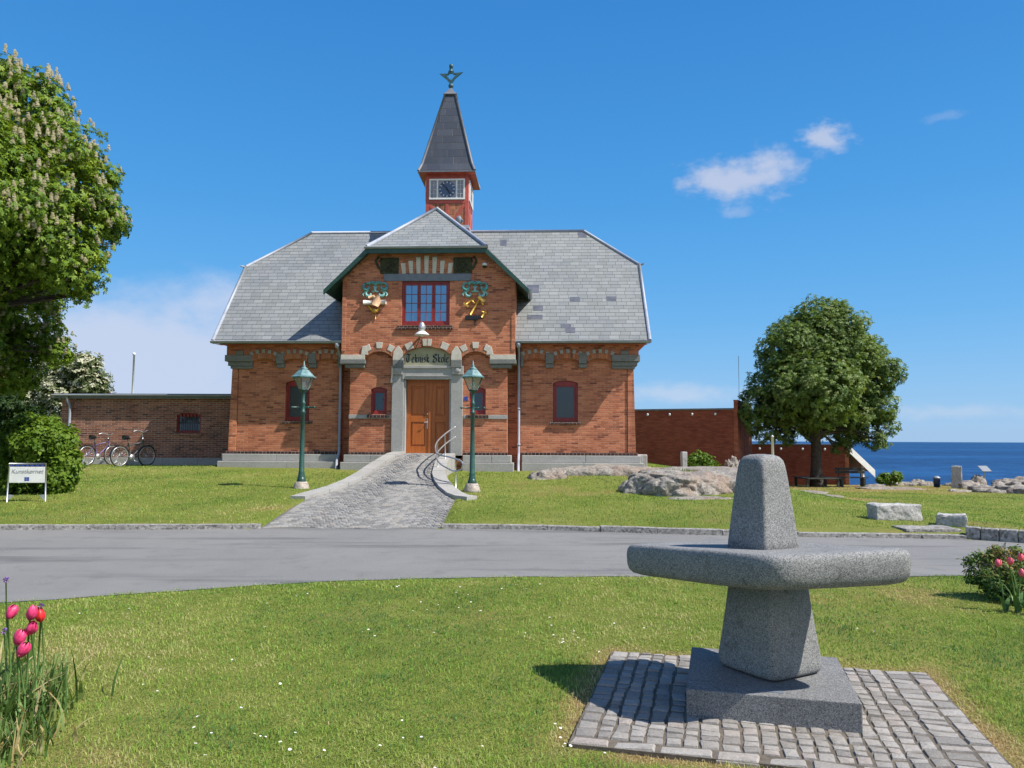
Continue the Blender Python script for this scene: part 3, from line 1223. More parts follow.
def grass_mat():
    t = NT('grass_blades')
    a = t.attr('tint')
    c = t.ramp(a, [(0.0, (0.065, 0.155, 0.055)), (0.22, (0.110, 0.230, 0.048)), (0.42, (0.205, 0.335, 0.045)), (0.62, (0.300, 0.405, 0.080)), (0.82, (0.43, 0.44, 0.16)), (1.0, (0.55, 0.44, 0.24))])
    t.done(c, 0.6, spec=0.2)
    tr = t.N.new('ShaderNodeBsdfTranslucent')
    t.put(tr, 'Color', t.mix(1.0, c, (1.2, 1.15, 0.6), 'MULTIPLY'))
    mx = t.N.new('ShaderNodeMixShader')
    mx.inputs[0].default_value = 0.3
    t.L.new(t.b.outputs[0], mx.inputs[1])
    t.L.new(tr.outputs[0], mx.inputs[2])
    t.L.new(mx.outputs[0], t.out.inputs[0])
    return t.mat


M['grass'] = grass_mat()
nr = np.random.default_rng(5)


def tint_at(x, y):
    a = noise.noise((x * 0.45, y * 0.45, 9.0)) * 0.42 + noise.noise((x * 1.7, y * 1.7, 4.0)) * 0.30 + noise.noise((x * 5.5, y * 5.5, 1.0)) * 0.26
    return 0.44 + a + 0.6 * dryness(x, y)


def near_lawn():
    pts, tn, ln = [], [], []
    N = 620000
    xs = nr.uniform(-9.5, 10, N)
    ys = nr.uniform(2.6, 9.7, N) 
    keep = nr.uniform(0, 1, N) < np.clip(4.2 / ys, 0.35, 1) ** 1.4
    for x, y in zip(xs[keep], ys[keep]):
        if abs(x) > 0.69 * y + 1.6:
            continue
        e = near_y(x) - y
        if e < -0.02 + 0.09 * noise.noise((x * 3, y * 3, 1)) + 0.05 * noise.noise((x * 11, y * 11, 3)):
            continue
        if abs(x - 1.5) < 2 and y < 7 and pav_dist(x, y) < 0.0:
            if pav_dist(x, y) < -0.03:
                continue
        clump = noise.noise((x * 1.6, y * 1.6, 12.0))
        pts.append((x, y, terrain(x, y)))
        tn.append(tint_at(x, y))
        ln.append(0.8 + 0.5 * clump + 0.35 * noise.noise((x * 6, y * 6, 2.0)))
    pts = np.array(pts)
    tn = np.clip(np.array(tn) + nr.normal(0, 0.17, len(pts)), 0, 1)
    o = blade_field('grass', pts, 0.032 * np.array(ln), 0.0036 + 0.0006 * np.clip(pts[:, 1] - 4, 0, 6), M['grass'], nr, 1.35, tn)
    tag(o, kind='stuff')


def far_lawn():
    pts, tn = [], []
    N = 330000
    xs = nr.uniform(-14, 25, N)
    ys = nr.uniform(13.4, 38, N)
    keep = nr.uniform(0, 1, N) < np.clip(17 / ys, 0.3, 1) ** 1.5
    for x, y in zip(xs[keep], ys[keep]):
        if abs(x) > 0.69 * y + 1.0:
            continue
        d = y - kerb_y(x)
        if d < 0.17 or (13 < y < 24.6 and interp(LEDGE, y) - (0.42 if y > 17.8 else -0.03) < x < interp(REDGE, y) + (0.42 if y > 18.6 else -0.03)):
            continue
        if y > 24.0 and -9.6 < x < 4.2:
            continue
        if y > 26 and x < -9:
            continue
        z = terrain(x, y)
        if z < -0.75:
            continue
        pts.append((x, y, z))
        tn.append(tint_at(x, y))
    pts = np.array(pts)
    tn = np.clip(np.array(tn) + nr.normal(0, 0.15, len(pts)), 0, 1)
    o = blade_field('grass', pts, 0.038, 0.009 + 0.0005 * np.clip(pts[:, 1] - 14, 0, 20), M['grass'], nr, 0.9, tn)
    tag(o, kind='stuff')


near_lawn()
far_lawn()


# ------------------------------------------------------------------ the school building (u along the front, v into the depth, z up)
def arch_pts(u0, u1, spring, rise, n=10):
    """A segmental arch as points from u0 to u1."""
    if rise <= 0:
        return [(u0, spring), (u1, spring)]
    w = (u1 - u0) / 2
    r = (w * w + rise * rise) / (2 * rise)
    out = []
    for i in range(n + 1):
        x = -w + 2 * w * i / n
        out.append((u0 + w + x, spring + math.sqrt(max(0, r * r - x * x)) - (r - rise)))
    return out


def panel(b, u0, u1, z0, ztop, v, openings, mi=0, depth=0.14, breaks=()):
    """A wall face at depth v with openings (a, b, sill, spring, rise); sill None = open to the bottom. Adds the reveals."""
    zt = ztop if callable(ztop) else (lambda u: ztop)
    us = {u0, u1, *[q for q in breaks if u0 < q < u1]}
    arcs = []
    for (a, c, sill, spring, rise) in openings:
        ap = arch_pts(a, c, spring, rise)
        arcs.append(ap)
        us |= {round(p[0], 6) for p in ap}
    us = sorted({round(x, 6) for x in us})

    def at(ap, u):
        return interp(ap, u)
    for a, c in zip(us, us[1:]):
        m = (a + c) / 2
        lo = [z0, z0]
        for op, ap in sorted(zip(openings, arcs), key=lambda q: (q[0][2] if q[0][2] is not None else -1e9)):
            if op[0] < m < op[1]:
                if op[2] is not None and op[2] > max(lo) + 1e-6:
                    b.face([(a, v, lo[0]), (c, v, lo[1]), (c, v, op[2]), (a, v, op[2])], mi)
                lo = [at(ap, a), at(ap, c)]
        b.face([(a, v, lo[0]), (c, v, lo[1]), (c, v, zt(c)), (a, v, zt(a))], mi)
    for op, ap in zip(openings, arcs):
        a, c, sill, spring, rise = op
        d = v + depth
        s0 = sill if sill is not None else z0
        b.face([(a, v, s0), (a, v, spring), (a, d, spring), (a, d, s0)][::-1], mi)
        b.face([(c, v, s0), (c, v, spring), (c, d, spring), (c, d, s0)], mi)
        for p, q in zip(ap, ap[1:]):
            b.face([(p[0], v, p[1]), (q[0], v, q[1]), (q[0], d, q[1]), (p[0], d, p[1])], mi)
        if sill is not None:
            b.face([(a, v, sill), (c, v, sill), (c, d, sill), (a, d, sill)], mi)


def ring(b, u0, u1, spring, rise, t, v0, v1, mi=0, n=14):
    """A raised arch ring of thickness t over a segmental opening."""
    ap = arch_pts(u0, u1, spring, rise, n)
    w = (u1 - u0) / 2
    r = (w * w + rise * rise) / (2 * rise)
    cu, cz = u0 + w, spring + rise - r
    o = [(cu + (p[0] - cu) * (r + t) / r, cz + (p[1] - cz) * (r + t) / r) for p in ap]
    for i in range(n):
        q = [ap[i], ap[i + 1], o[i + 1], o[i]]
        b.face([(x, v0, z) for x, z in q], mi)
        b.face([(o[i][0], v0, o[i][1]), (o[i + 1][0], v0, o[i + 1][1]), (o[i + 1][0], v1, o[i + 1][1]), (o[i][0], v1, o[i][1])], mi)
        b.face([(ap[i + 1][0], v0, ap[i + 1][1]), (ap[i][0], v0, ap[i][1]), (ap[i][0], v1, ap[i][1]), (ap[i + 1][0], v1, ap[i + 1][1])], mi)


def voussoir(b, cu, cz, ang, r0, r1, half, v0, v1, mi=0):
    """A wedge stone of an arch about (cu, cz)."""
    q = []
    for r, s in ((r0, -1), (r0, 1), (r1, 1), (r1, -1)):
        a = ang - s * half
        q.append((cu + r * math.sin(a), cz + r * math.cos(a)))
    q = [q[0], q[1], q[2], q[3]]
    b.prism([q[1], q[0], q[3], q[2]] if q[0][0] > q[1][0] else q, v0, v1, mi)


BLD = empty('school_building', (-2.65, 25.0, 0.0), R(-2.5))
tag(BLD, 'red brick school with grey slate roof, central gable and clock turret', 'building')
H, HI = 6.6, 6.55            # half width at the corner piers, and of the wall
EZ, EV, SL = 4.76, -0.55, 1.176   # eave height, eave depth, roof slope
RV, RZ = 3.34, 9.34
BV = 7.23                    # back eave
HV, HZ = 2.0, 7.76           # where the half hips begin
WALLB = 6.6

# -- walls
b = MB()
WIN = [(-4.78, -3.98, 2.19, 3.44, 0.09), (3.98, 4.78, 2.19, 3.44, 0.09)]
panel(b, -6.36, -2.93, 0.3, 4.8, 0.0, [WIN[0]], depth=0.16)
panel(b, 2.93, 6.36, 0.3, 4.8, 0.0, [WIN[1]], depth=0.16)
for s in (-1, 1):
    # recess for the rainwater pipe beside the bay
    b.face([(s * 2.45, 0.22, 0.3), (s * 2.93, 0.22, 0.3), (s * 2.93, 0.22, 4.8), (s * 2.45, 0.22, 4.8)][::s])
    b.face([(s * 2.93, 0.0, 0.3), (s * 2.93, 0.22, 0.3), (s * 2.93, 0.22, 4.8), (s * 2.93, 0.0, 4.8)][::-s])
    # corner pier, a touch proud and leaning out to its foot
    x0, xb, xt = s * 6.375, s * 6.64, s * 6.56
    b.face([(x0, -0.03, 0.3), (xb, -0.06, 0.3), (xt, -0.03, 4.2), (x0, -0.03, 4.2)][::s])
    b.face([(xb, -0.06, 0.3), (xb, 0.6, 0.3), (xt, 0.6, 4.2), (xt, -0.03, 4.2)][::s])
    b.face([(x0, -0.03, 0.3), (x0, 0.04, 0.3), (x0, 0.04, 4.2), (x0, -0.03, 4.2)][::s])
    b.face([(s * 6.34, 0.04, 0.3), (x0, 0.04, 0.3), (x0, 0.04, 4.2), (s * 6.34, 0.04, 4.2)][::s])
    b.face([(s * 6.36, 0.0, 0.3), (s * 6.36, 0.04, 0.3), (s * 6.36, 0.04, 4.8), (s * 6.36, 0.0, 4.8)][::-s])
    # gable end
    g = [(s * HI, 0.6, 0.3), (s * HI, WALLB, 0.3), (s * HI, WALLB, EZ + 0.2), (s * HI, BV - HV - 0.6, HZ - 0.2), (s * HI, HV - 0.05, HZ - 0.2), (s * HI, -0.05, EZ + 0.3), (s * HI, -0.05, 4.1), (s * HI, 0.6, 4.1)]
    b.face(g[::s])
b.face([(-HI, WALLB, 0.3), (HI, WALLB, 0.3), (HI, WALLB, EZ + 0.2), (-HI, WALLB, EZ + 0.2)][::-1])
b.build('wall', M['brick'], BLD)

# -- frieze of small arches under the wing eaves
ARCH = [(-5.88, -5.10), (-4.85, -4.06), (-3.80, -3.02)]
ARCHES = ARCH + [(-c, -a) for a, c in ARCH[::-1]]
b, br, vs_, cb = MB(), MB(), MB(), MB()
for s in (-1, 1):
    ops = [(a, c, None, 4.13, 0.10) for a, c in (ARCH if s < 0 else ARCHES[3:])]
    u0, u1 = (-6.72, -2.935) if s < 0 else (2.935, 6.72)
    panel(b, u0, u1, 4.13, 4.86, -0.15, ops, depth=0.15)
    b.face([(s * 6.72, -0.15, 4.13), (s * 6.72, 1.2, 4.13), (s * 6.72, 1.2, 4.98), (s * 6.72, -0.15, 4.98)][::s])
    b.face([(s * 6.72, 1.2, 4.13), (s * HI, 1.2, 4.13), (s * HI, 1.2, 5.1), (s * 6.72, 1.2, 5.1)][::s])
    for k, (a, c) in enumerate(ARCH if s < 0 else ARCHES[3:]):
        ring(br, a, c, 4.13, 0.10, 0.16, -0.172, -0.15)
        w = (c - a) / 2
        r = (w * w + 0.01) / 0.2
        cu, cz = a + w, 4.23 - r
        for j in (-2, -1, 0, 1, 2):
            voussoir(vs_, cu, cz, j * 0.40 * w / r, r + 0.17, r + 0.30, 0.105 * w / r, -0.185, -0.15)
            vs_.cut()
        br.cut()
    # corbel stones
    for q in ((4.81, 5.06), (3.74, 4.0)):
        m = (q[0] + q[1]) / 2
        for (hw, z0, z1, v) in ((0.125, 4.06, 4.40, -0.20), (0.125, 3.93, 4.06, -0.13)):
            cb.box(s * m - hw, s * m + hw, v, 0.0, z0, z1)
        cb.cut()
    cu0, cu1 = (5.86, 6.76)
    cb.box(*sorted((s * cu0, s * cu1)), -0.21, 0.7, 4.13, 4.34)
    cb.box(*sorted((s * 5.87, s * 6.68)), -0.13, 0.7, 3.99, 4.13)
    cb.box(*sorted((s * 5.88, s * 6.61)), -0.085, 0.7, 3.90, 3.99)
    cb.box(*sorted((s * 6.15, s * 6.40)), -0.205, -0.15, 4.345, 4.48)
    cb.cut()
    cb.box(*sorted((s * 2.94, s * 3.02)), -0.19, 0.0, 3.95, 4.34)
    cb.cut()
    b.cut()
b.build_each('arched_frieze', M['brick'], BLD)
br.build_each('arch_ring', M['brick_arch'], BLD)
vs_.build_each('arch_stone', M['ashlar'], BLD, 0.006)
cb.build_each('corbel', M['corbel'], BLD, 0.012)

# -- central bay
BF, BU = -0.5, -0.65        # front of the lower bay, of the upper bay
BC = -0.05                  # middle of the gable
GT = lambda u: min(7.62, 6.38 - 0.1 + (3.2 - abs(u - BC)) * 1.015)
b = MB()
SMALL = [(-1.84, -1.32, 2.40, 3.20, 0.07), (1.32, 1.84, 2.40, 3.20, 0.07)]
panel(b, -2.52, 2.52, 0.5, 4.3, BF, [SMALL[0], (-1.1, 1.1, 1.0, 3.98, 0.0), SMALL[1]], depth=0.17)
panel(b, -2.78, 2.78, 4.14, GT, BU, [(-2.0, -1.12, None, 4.2, 0.2), (-0.78, 0.72, None, 4.3, 0.25), (1.08, 1.96, None, 4.2, 0.2), (-0.86, 0.68, 5.24, 6.67, 0.0)], depth=0.15, breaks=[-1.88, 1.78, BC])
for s in (-1, 1):
    b.face([(s * 2.52, BF, 0.5), (s * 2.52, 0.22, 0.5), (s * 2.52, 0.22, 4.3), (s * 2.52, BF, 4.3)][::s])
    b.face([(s * 2.78, BU, 4.14), (s * 2.78, 2.4, 4.14), (s * 2.78, 2.4, 6.75), (s * 2.78, BU, 6.75)][::s])
    b.face([(s * 2.45, BU, 4.14), (s * 2.78, BU, 4.14), (s * 2.78, 0.1, 4.14), (s * 2.45, 0.1, 4.14)][::s])
    # pilaster strips at the corners of the upper bay
    b.box(*sorted((s * 2.66, s * 2.775)), BU - 0.02, BU, 4.40, 6.6)
b.face([(-2.5, BF + 0.01, 4.29), (2.5, BF + 0.01, 4.29), (2.5, BF + 0.01, 5.0), (-2.5, BF + 0.01, 5.0)])
b.build('bay_wall', M['brick'], BLD)

b, br, pl = MB(), MB(), MB()
for s in (-1, 1):
    b.box(*sorted((s * 2.0 - (0.04 if s > 0 else 0) * 1, s * 2.81)), BU - 0.05, 0.0, 4.0, 4.14)
    b.box(*sorted((s * 2.02 - 0.02, s * 2.66)), BU + 0.03, 0.0, 3.88, 4.0)
    b.cut()
    m = 0.93 * s - 0.02
    b.box(m - 0.17, m + 0.17, BU - 0.04, BF + 0.05, 3.88, 4.12)
    b.cut()
    pl.box(*sorted((s * 2.0 - 0.02, s * 2.79)), BU - 0.035, BU, 4.143, 4.29)
    pl.cut()
    pl.prism([(s * 2.0 - 0.04 - 0.1, 4.292), (s * 2.0 - 0.04 + 0.13, 4.292), (s * 2.0 - 0.04 + 0.06, 4.56), (s * 2.0 - 0.04 - 0.06, 4.56)], BU - 0.035, BU)
    pl.cut()
    pl.prism([(m - 0.17, 4.123), (m + 0.17, 4.123), (m + 0.15, 4.38), (m + 0.03, 4.56), (m - 0.03, 4.56), (m - 0.15, 4.38)], BU - 0.035, BU)
    pl.cut()
    a, c = (-2.0, -1.12) if s < 0 else (1.08, 1.96)
    ring(br, a, c, 4.2, 0.2, 0.12, BU - 0.02, BU)
    w = (c - a) / 2
    r = (w * w + 0.04) / 0.4
    for j in (-1, 0, 1):
        voussoir(pl, a + w, 4.4 - r, j * 0.50, r + 0.10, r + 0.30, 0.12, BU - 0.032, BU)
        pl.cut()
    br.cut()
ring(br, -0.78, 0.72, 4.3, 0.25, 0.10, BU - 0.02, BU)
w = 0.75
r = (w * w + 0.0625) / 0.5
for j, hw in ((-0.42, 0.085), (-0.055, 0.045), (0.055, 0.045), (0.42, 0.085)):
    voussoir(pl, -0.03, 4.55 - r, j, r + 0.03, r + 0.25, hw, BU - 0.034, BU)
    pl.cut()
# stone string course at the small windows' sills
pl2 = MB()
pl2.box(-2.54, -1.14, BF - 0.025, BF, 2.26, 2.385)
pl2.cut()
pl2.box(1.14, 2.54, BF - 0.025, BF, 2.26, 2.385)
b.build_each('bay_corbel', M['corbel'], BLD, 0.012)
br.build_each('bay_arch_ring', M['brick_arch'], BLD)
pl.build_each('pale_arch_stone', M['palestone'], BLD, 0.006)
pl2.build_each('string_course', M['ashlar'], BLD, 0.006)
# dark header courses at the foot of the walls
b = MB()
for (a, c, v) in ((-6.68, -2.94, -0.085), (2.94, 6.68, -0.085), (-2.545, -1.14, BF - 0.03), (1.14, 2.545, BF - 0.03)):
    b.box(a, c, v, v + 0.14, 1.115, 1.20)
    b.cut()
b.build_each('header_course', M['brick_dark'], BLD, 0.008)

# -- granite base in two steps, cut into long blocks
b = MB()
rs2 = random.Random(3)


def blocks(u0, u1, v, z0, z1, back, step):
    u = u0
    while u < u1 - 0.05:
        n = min(u1, u + step * rs2.uniform(0.85, 1.2))
        if u1 - n < 0.5:
            n = u1
        b.box(u + 0.004, n - 0.004, v, back, z0, z1)
        u = n


blocks(-6.76, -2.98, -0.17, 0.885, 1.113, 0.02, 1.9)
blocks(-6.86, -2.98, -0.32, 0.2, 0.88, 0.02, 2.3)
b.cut()
blocks(2.98, 6.76, -0.17, 0.885, 1.113, 0.02, 1.9)
blocks(2.98, 6.86, -0.32, 0.2, 0.88, 0.02, 2.3)
b.cut()
blocks(-2.66, -1.13, BF - 0.12, 0.885, 1.113, 0.2, 0.9)
blocks(-2.74, -1.13, BF - 0.22, 0.2, 0.88, 0.2, 1.2)
b.cut()
blocks(1.13, 2.66, BF - 0.12, 0.885, 1.113, 0.2, 0.9)
blocks(1.13, 2.74, BF - 0.22, 0.2, 0.88, 0.2, 1.2)
b.cut()
b.box(6.60, 6.85, 0.0, 1.0, 0.3, 1.113)
b.cut()
b.box(-6.85, -6.60, 0.0, 1.0, 0.3, 1.113)
b.build_each('granite_base', M['ashlar'], BLD, 0.014)

# -- door and its surround
b = MB()
DV = BF - 0.08
for s in (-1, 1):
    b.box(*sorted((s * 0.755 - 0.02, s * 1.13 - 0.02)), DV, BF + 0.2, 1.10, 3.66)
    b.box(*sorted((s * 0.70 - 0.02, s * 0.7549 - 0.02)), DV + 0.05, BF + 0.2, 1.17, 3.50)
    b.box(*sorted((s * 0.80 - 0.02, s * 1.15 - 0.02)), DV - 0.07, BF, 3.662, 3.94)
    b.lathe([(0.0, -0.04), (0.10, -0.04), (0.10, 0.0), (0.06, 0.02), (0.06, 0.035), (0.0, 0.035)], n=14, M=Matrix.Translation((s * 0.97 - 0.02, DV - 0.075, 3.80)) @ Matrix.Rotation(R(90), 4, 'X'))
b.box(-0.818, 0.778, DV - 0.02, BF + 0.2, 3.515, 3.94)
b.box(-0.818, 0.778, DV - 0.06, DV - 0.02, 3.86, 3.945)
b.box(-0.70, 0.66, DV - 0.045, DV - 0.02, 3.60, 3.645)
b.box(-0.78, 0.74, DV + 0.02, BF + 0.3, 1.08, 1.165)
b.build('door_surround', M['ashlar'], BLD, 0.012)
DD = DV + 0.26
dr = MB()
dr.box(-0.72, 0.68, DD + 0.04, DD + 0.08, 1.165, 3.52)
for (a, c) in ((-0.715, 0.03), (0.075, 0.68)):
    for (z0, z1) in ((1.17, 1.38), (2.16, 2.36), (3.30, 3.51)):
        dr.box(a + 0.14, c - 0.13, DD, DD + 0.04, z0, z1)
    dr.box(a, a + 0.14, DD, DD + 0.04, 1.17, 3.51)
    dr.box(c - 0.13, c, DD, DD + 0.04, 1.17, 3.51)
    for (z0, z1) in ((1.44, 2.10), (2.42, 3.24)):
        dr.box(a + 0.19, c - 0.18, DD + 0.012, DD + 0.04, z0, z1)
dr.box(0.0, 0.10, DD - 0.03, DD, 1.17, 3.51)
door = dr.build('double_door', M['door'], BLD, 0.008)
hd = MB()
hd.box(-0.055, -0.02, DD - 0.012, DD, 1.95, 2.28)
hd.tube([(-0.038, DD - 0.01, 2.16), (-0.038, DD - 0.06, 2.16), (-0.13, DD - 0.065, 2.15)], 0.011)
hd.lathe([(0.02, 0), (0.02, 0.02)], n=10, M=Matrix.Translation((-0.038, DD - 0.012, 2.42)) @ Matrix.Rotation(R(90), 4, 'X'))
hd.build('handle', M['steel'], door)

# -- name panel over the door: black blackletter on a pale stone
b = MB()
poly = [(-0.775, 3.946)] + [(0.715, 3.946)] + arch_pts(-0.775, 0.715, 4.3, 0.245, 14)[::-1]
b.prism(poly, BU + 0.09, BF + 0.009)
sign = b.build('name_panel', M['sandstone'], BLD)
GL = {
    'T': (1.15, [[(0.02, 1.36), (0.20, 1.66), (0.66, 1.40), (1.0, 1.62)], [(0.30, 1.22), (0.10, 0.9), (0.12, 0.35), (0.42, 0.02), (0.80, 0.26)], [(0.66, 1.50), (0.56, 1.0), (0.58, 0.28)]]),
    'e': (0.66, [[(0.08, 0.82), (0.08, 0.2), (0.32, 0.0), (0.55, 0.18)], [(0.08, 0.82), (0.34, 1.0), (0.5, 0.78), (0.12, 0.45)]]),
    'k': (0.70, [[(0.05, 1.48), (0.14, 1.6), (0.14, 0.05)], [(0.14, 0.7), (0.42, 0.98), (0.48, 0.75), (0.16, 0.52)], [(0.22, 0.52), (0.42, 0.1), (0.58, 0.05)]]),
    'n': (0.72, [[(0.02, 0.85), (0.12, 0.95), (0.12, 0.05)], [(0.12, 0.8), (0.38, 1.0), (0.50, 0.85), (0.50, 0.1), (0.62, 0.02)]]),
    'i': (0.36, [[(0.02, 0.86), (0.12, 0.95), (0.12, 0.1), (0.24, 0.02)], [(0.10, 1.30), (0.16, 1.38)]]),
    's': (0.62, [[(0.50, 0.85), (0.30, 1.0), (0.10, 0.78), (0.42, 0.45), (0.38, 0.1), (0.06, 0.08)]]),
    'S': (1.15, [[(1.02, 1.35), (0.66, 1.62), (0.22, 1.42), (0.26, 1.08), (0.86, 0.72), (0.92, 0.30), (0.55, 0.0), (0.08, 0.22)], [(0.62, 1.45), (0.56, 1.1)], [(0.30, 0.62), (0.34, 0.3)]]),
    'o': (0.66, [[(0.08, 0.8), (0.08, 0.2), (0.30, 0.0), (0.52, 0.2), (0.52, 0.8), (0.30, 1.0), (0.08, 0.8)]]),
    'l': (0.36, [[(0.04, 1.48), (0.13, 1.6), (0.13, 0.1), (0.25, 0.02)]]),
    ' ': (0.5, []),
}


def blackletter(text, u0, u1, z0, xh, v, thick=0.004):
    tot = sum(GL[c][0] for c in text)
    kx = (u1 - u0) / tot
    b = MB()
    u = u0
    nib = Vector((math.cos(R(38)), math.sin(R(38)))) * 0.020
    for c in text:
        wd, strokes = GL[c]
        big = 1.25 if c in 'TS' else 1.0
        for st in strokes:
            pts = [Vector((u + p[0] * kx, z0 + p[1] * xh)) for p in st]
            for p, q in zip(pts, pts[1:]):
                poly = [p - nib * big, p + nib * big, q + nib * big, q - nib * big]
                d = q - p
                if abs(d.x * nib.y - d.y * nib.x) < 0.004 * d.length:
                    nn = Vector((-d.y, d.x)).normalized() * 0.008
                    poly = [p - nn, p + nn, q + nn, q - nn]
                ar = sum(poly[i].x * poly[(i + 1) % 4].y - poly[(i + 1) % 4].x * poly[i].y for i in range(4))
                if ar < 0:
                    poly = poly[::-1]
                b.prism([tuple(k) for k in poly], v - thick - 0.0004 * len(b.f) / 60, v)
        u += wd * kx
    return b


blackletter('Teknisk Skole', -0.71, 0.67, 4.055, 0.168, BU + 0.09).build('lettering', M['black'], sign)

# -- windows


def lite_window(name, u0, u1, z0, z1, rise, v, cols, rows, pane, sash=0.05, parent=BLD, frame='red_paint', bars=0.018):
    """Frame with an arched head, casements, glazing bars; pane and sill as sub-parts."""
    b = MB()
    d = 0.06
    ap = arch_pts(u0, u1, z1, rise)
    f = 0.035 if parent is not BLD else 0.065
    # outer frame
    b.box(u0, u0 + f, v, v + d, z0, z1)
    b.box(u1 - f, u1, v, v + d, z0, z1)
    b.box(u0 + f, u1 - f, v, v + d, z0, z0 + f + 0.02)
    for p, q in zip(ap, ap[1:]):
        b.face([(p[0], v, z1 - f), (q[0], v, z1 - f), (q[0], v, q[1]), (p[0], v, p[1])])
    b.face([(u0, v, z1 - f), (u1, v, z1 - f), (u1, v + d, z1 - f), (u0, v + d, z1 - f)][::-1])
    iw = (u1 - u0 - 2 * f)
    cw = iw / cols
    zt, zb = z1 - f, z0 + f + 0.02
    for c in range(cols):
        a, e = u0 + f + c * cw, u0 + f + (c + 1) * cw
        b.box(a + 0.003, a + sash, v + 0.012, v + d - 0.005, zb, zt)
        b.box(e - sash, e - 0.003, v + 0.012, v + d - 0.005, zb, zt)
        b.box(a + sash, e - sash, v + 0.012, v + d - 0.005, zb, zb + sash)
        b.box(a + sash, e - sash, v + 0.012, v + d - 0.005, zt - sash, zt)
        if rows > 1:
            for r_ in range(1, rows):
                z = zb + sash + (zt - zb - 2 * sash) * r_ / rows
                b.box(a + sash, e - sash, v + 0.022, v + d - 0.015, z - bars / 2, z + bars / 2)
            m = (a + e) / 2
            b.box(m - bars / 2, m + bars / 2, v + 0.024, v + d - 0.017, zb + sash, zt - sash)
    w = b.build(name, M[frame], parent, 0.006)
    p = MB()
    p.face([(u0 + f, v + 0.045, zb), (u1 - f, v + 0.045, zb), (u1 - f, v + 0.045, zt), (u0 + f, v + 0.045, zt)])
    if parent is BLD:
        p.build('pane', M[pane], w)
    return w


def brick_sill(u0, u1, z, v, d, parent, h=0.09):
    b = MB()
    n = int((u1 - u0) / 0.12)
    for i in range(n):
        a, e = u0 + (u1 - u0) * i / n, u0 + (u1 - u0) * (i + 1) / n
        b.face([(a + 0.006, v, z - h), (e - 0.006, v, z - h), (e - 0.006, v, z - 0.025), (a + 0.006, v, z - 0.025)])
        b.face([(a + 0.006, v, z - 0.025), (e - 0.006, v, z - 0.025), (e - 0.006, v + d, z), (a + 0.006, v + d, z)])
        b.face([(e - 0.006, v, z - h), (e - 0.006, v + d, z - h), (e - 0.006, v + d, z), (e - 0.006, v, z - 0.025)])
        b.face([(a + 0.006, v + d, z - h), (a + 0.006, v, z - h), (a + 0.006, v, z - 0.025), (a + 0.006, v + d, z)])
        b.face([(a + 0.006, v + d, z - h), (e - 0.006, v + d, z - h), (e - 0.006, v, z - h), (a + 0.006, v, z - h)])
    return b.build('sill', M['brick_dark'], parent)


w = lite_window('casement_window', -0.86, 0.68, 5.25, 6.66, 0.0, BU + 0.06, 3, 4, 'pane_blue', 0.05)
brick_sill(-0.99, 0.79, 5.245, BU - 0.06, 0.11, w, 0.14)
for (u0, u1, z0, z1, rise) in WIN:
    w = lite_window('arched_window', u0 + 0.002, u1 - 0.002, z0 + 0.01, z1, rise, 0.07, 1, 1, 'pane_wire', 0.045)
    brick_sill(u0 - 0.12, u1 + 0.12, z0 + 0.005, -0.07, 0.13, w)
for (u0, u1, z0, z1, rise) in SMALL:
    w = lite_window('small_window', u0 + 0.002, u1 - 0.002, z0 + 0.01, z1, rise, BF + 0.08, 1, 1, 'pane_dark', 0.04)
    brick_sill(u0 - 0.1, u1 + 0.1, z0 + 0.0, BF - 0.075, 0.14, w, 0.11)

# lintel and fanned stones over the casement window
b = MB()
b.box(-1.45, 1.35, BU - 0.03, BU + 0.05, 6.665, 6.90)
b.build('window_lintel', M['steel_grey'], BLD, 0.01)
b = MB()
for k, (x, top) in enumerate(((307, 120), (370, 100), (433, 66), (502, 54), (570, 66), (635, 100), (703, 120))):
    u = (368 + x / 8.678 - 428.3) * 0.03195
    zt = 7.54 - (top - 40) / 8.678 * 0.0318
    ln = (u + 0.09) * 0.06
    b.prism([(u - 0.06, 6.905), (u + 0.06, 6.905), (u + 0.075 + ln, zt), (u - 0.075 + ln, zt)], BU - 0.03, BU)
    b.cut()
b.build_each('fan_stone', M['palestone'], BLD, 0.006)
# carved mossy panels either side of the fan stones
for s in (-1, 1):
    b = MB()
    c = 1.18 * s - 0.09
    b.box(c - 0.30, c + 0.30, BU - 0.025, BU, 6.905, 7.42)
    q = []
    for i in range(15):
        a = i * 0.62
        rr = 0.17 - 0.010 * i
        q.append((c + s * (-0.05) + rr * math.cos(a), BU - 0.05, 7.17 + rr * math.sin(a)))
    b.tube(q, 0.022, 6)
    # tail curling up and out to the side, claws and head
    b.tube([(c + s * 0.22, BU - 0.04, 7.0), (c + s * 0.36, BU - 0.04, 7.12), (c + s * 0.44, BU - 0.04, 7.32), (c + s * 0.36, BU - 0.04, 7.44), (c + s * 0.26, BU - 0.04, 7.38), (c + s * 0.33, BU - 0.04, 7.28)], [0.05, 0.045, 0.04, 0.034, 0.028, 0.02], 6)
    b.tube([(c - s * 0.2, BU - 0.04, 6.95), (c - s * 0.1, BU - 0.05, 7.05), (c, BU - 0.05, 6.98), (c + s * 0.12, BU - 0.05, 7.06)], 0.03, 6)
    b.build('carved_relief', M['moss'], BLD)

# -- trade emblems: verdigris scrolls over gilded tools


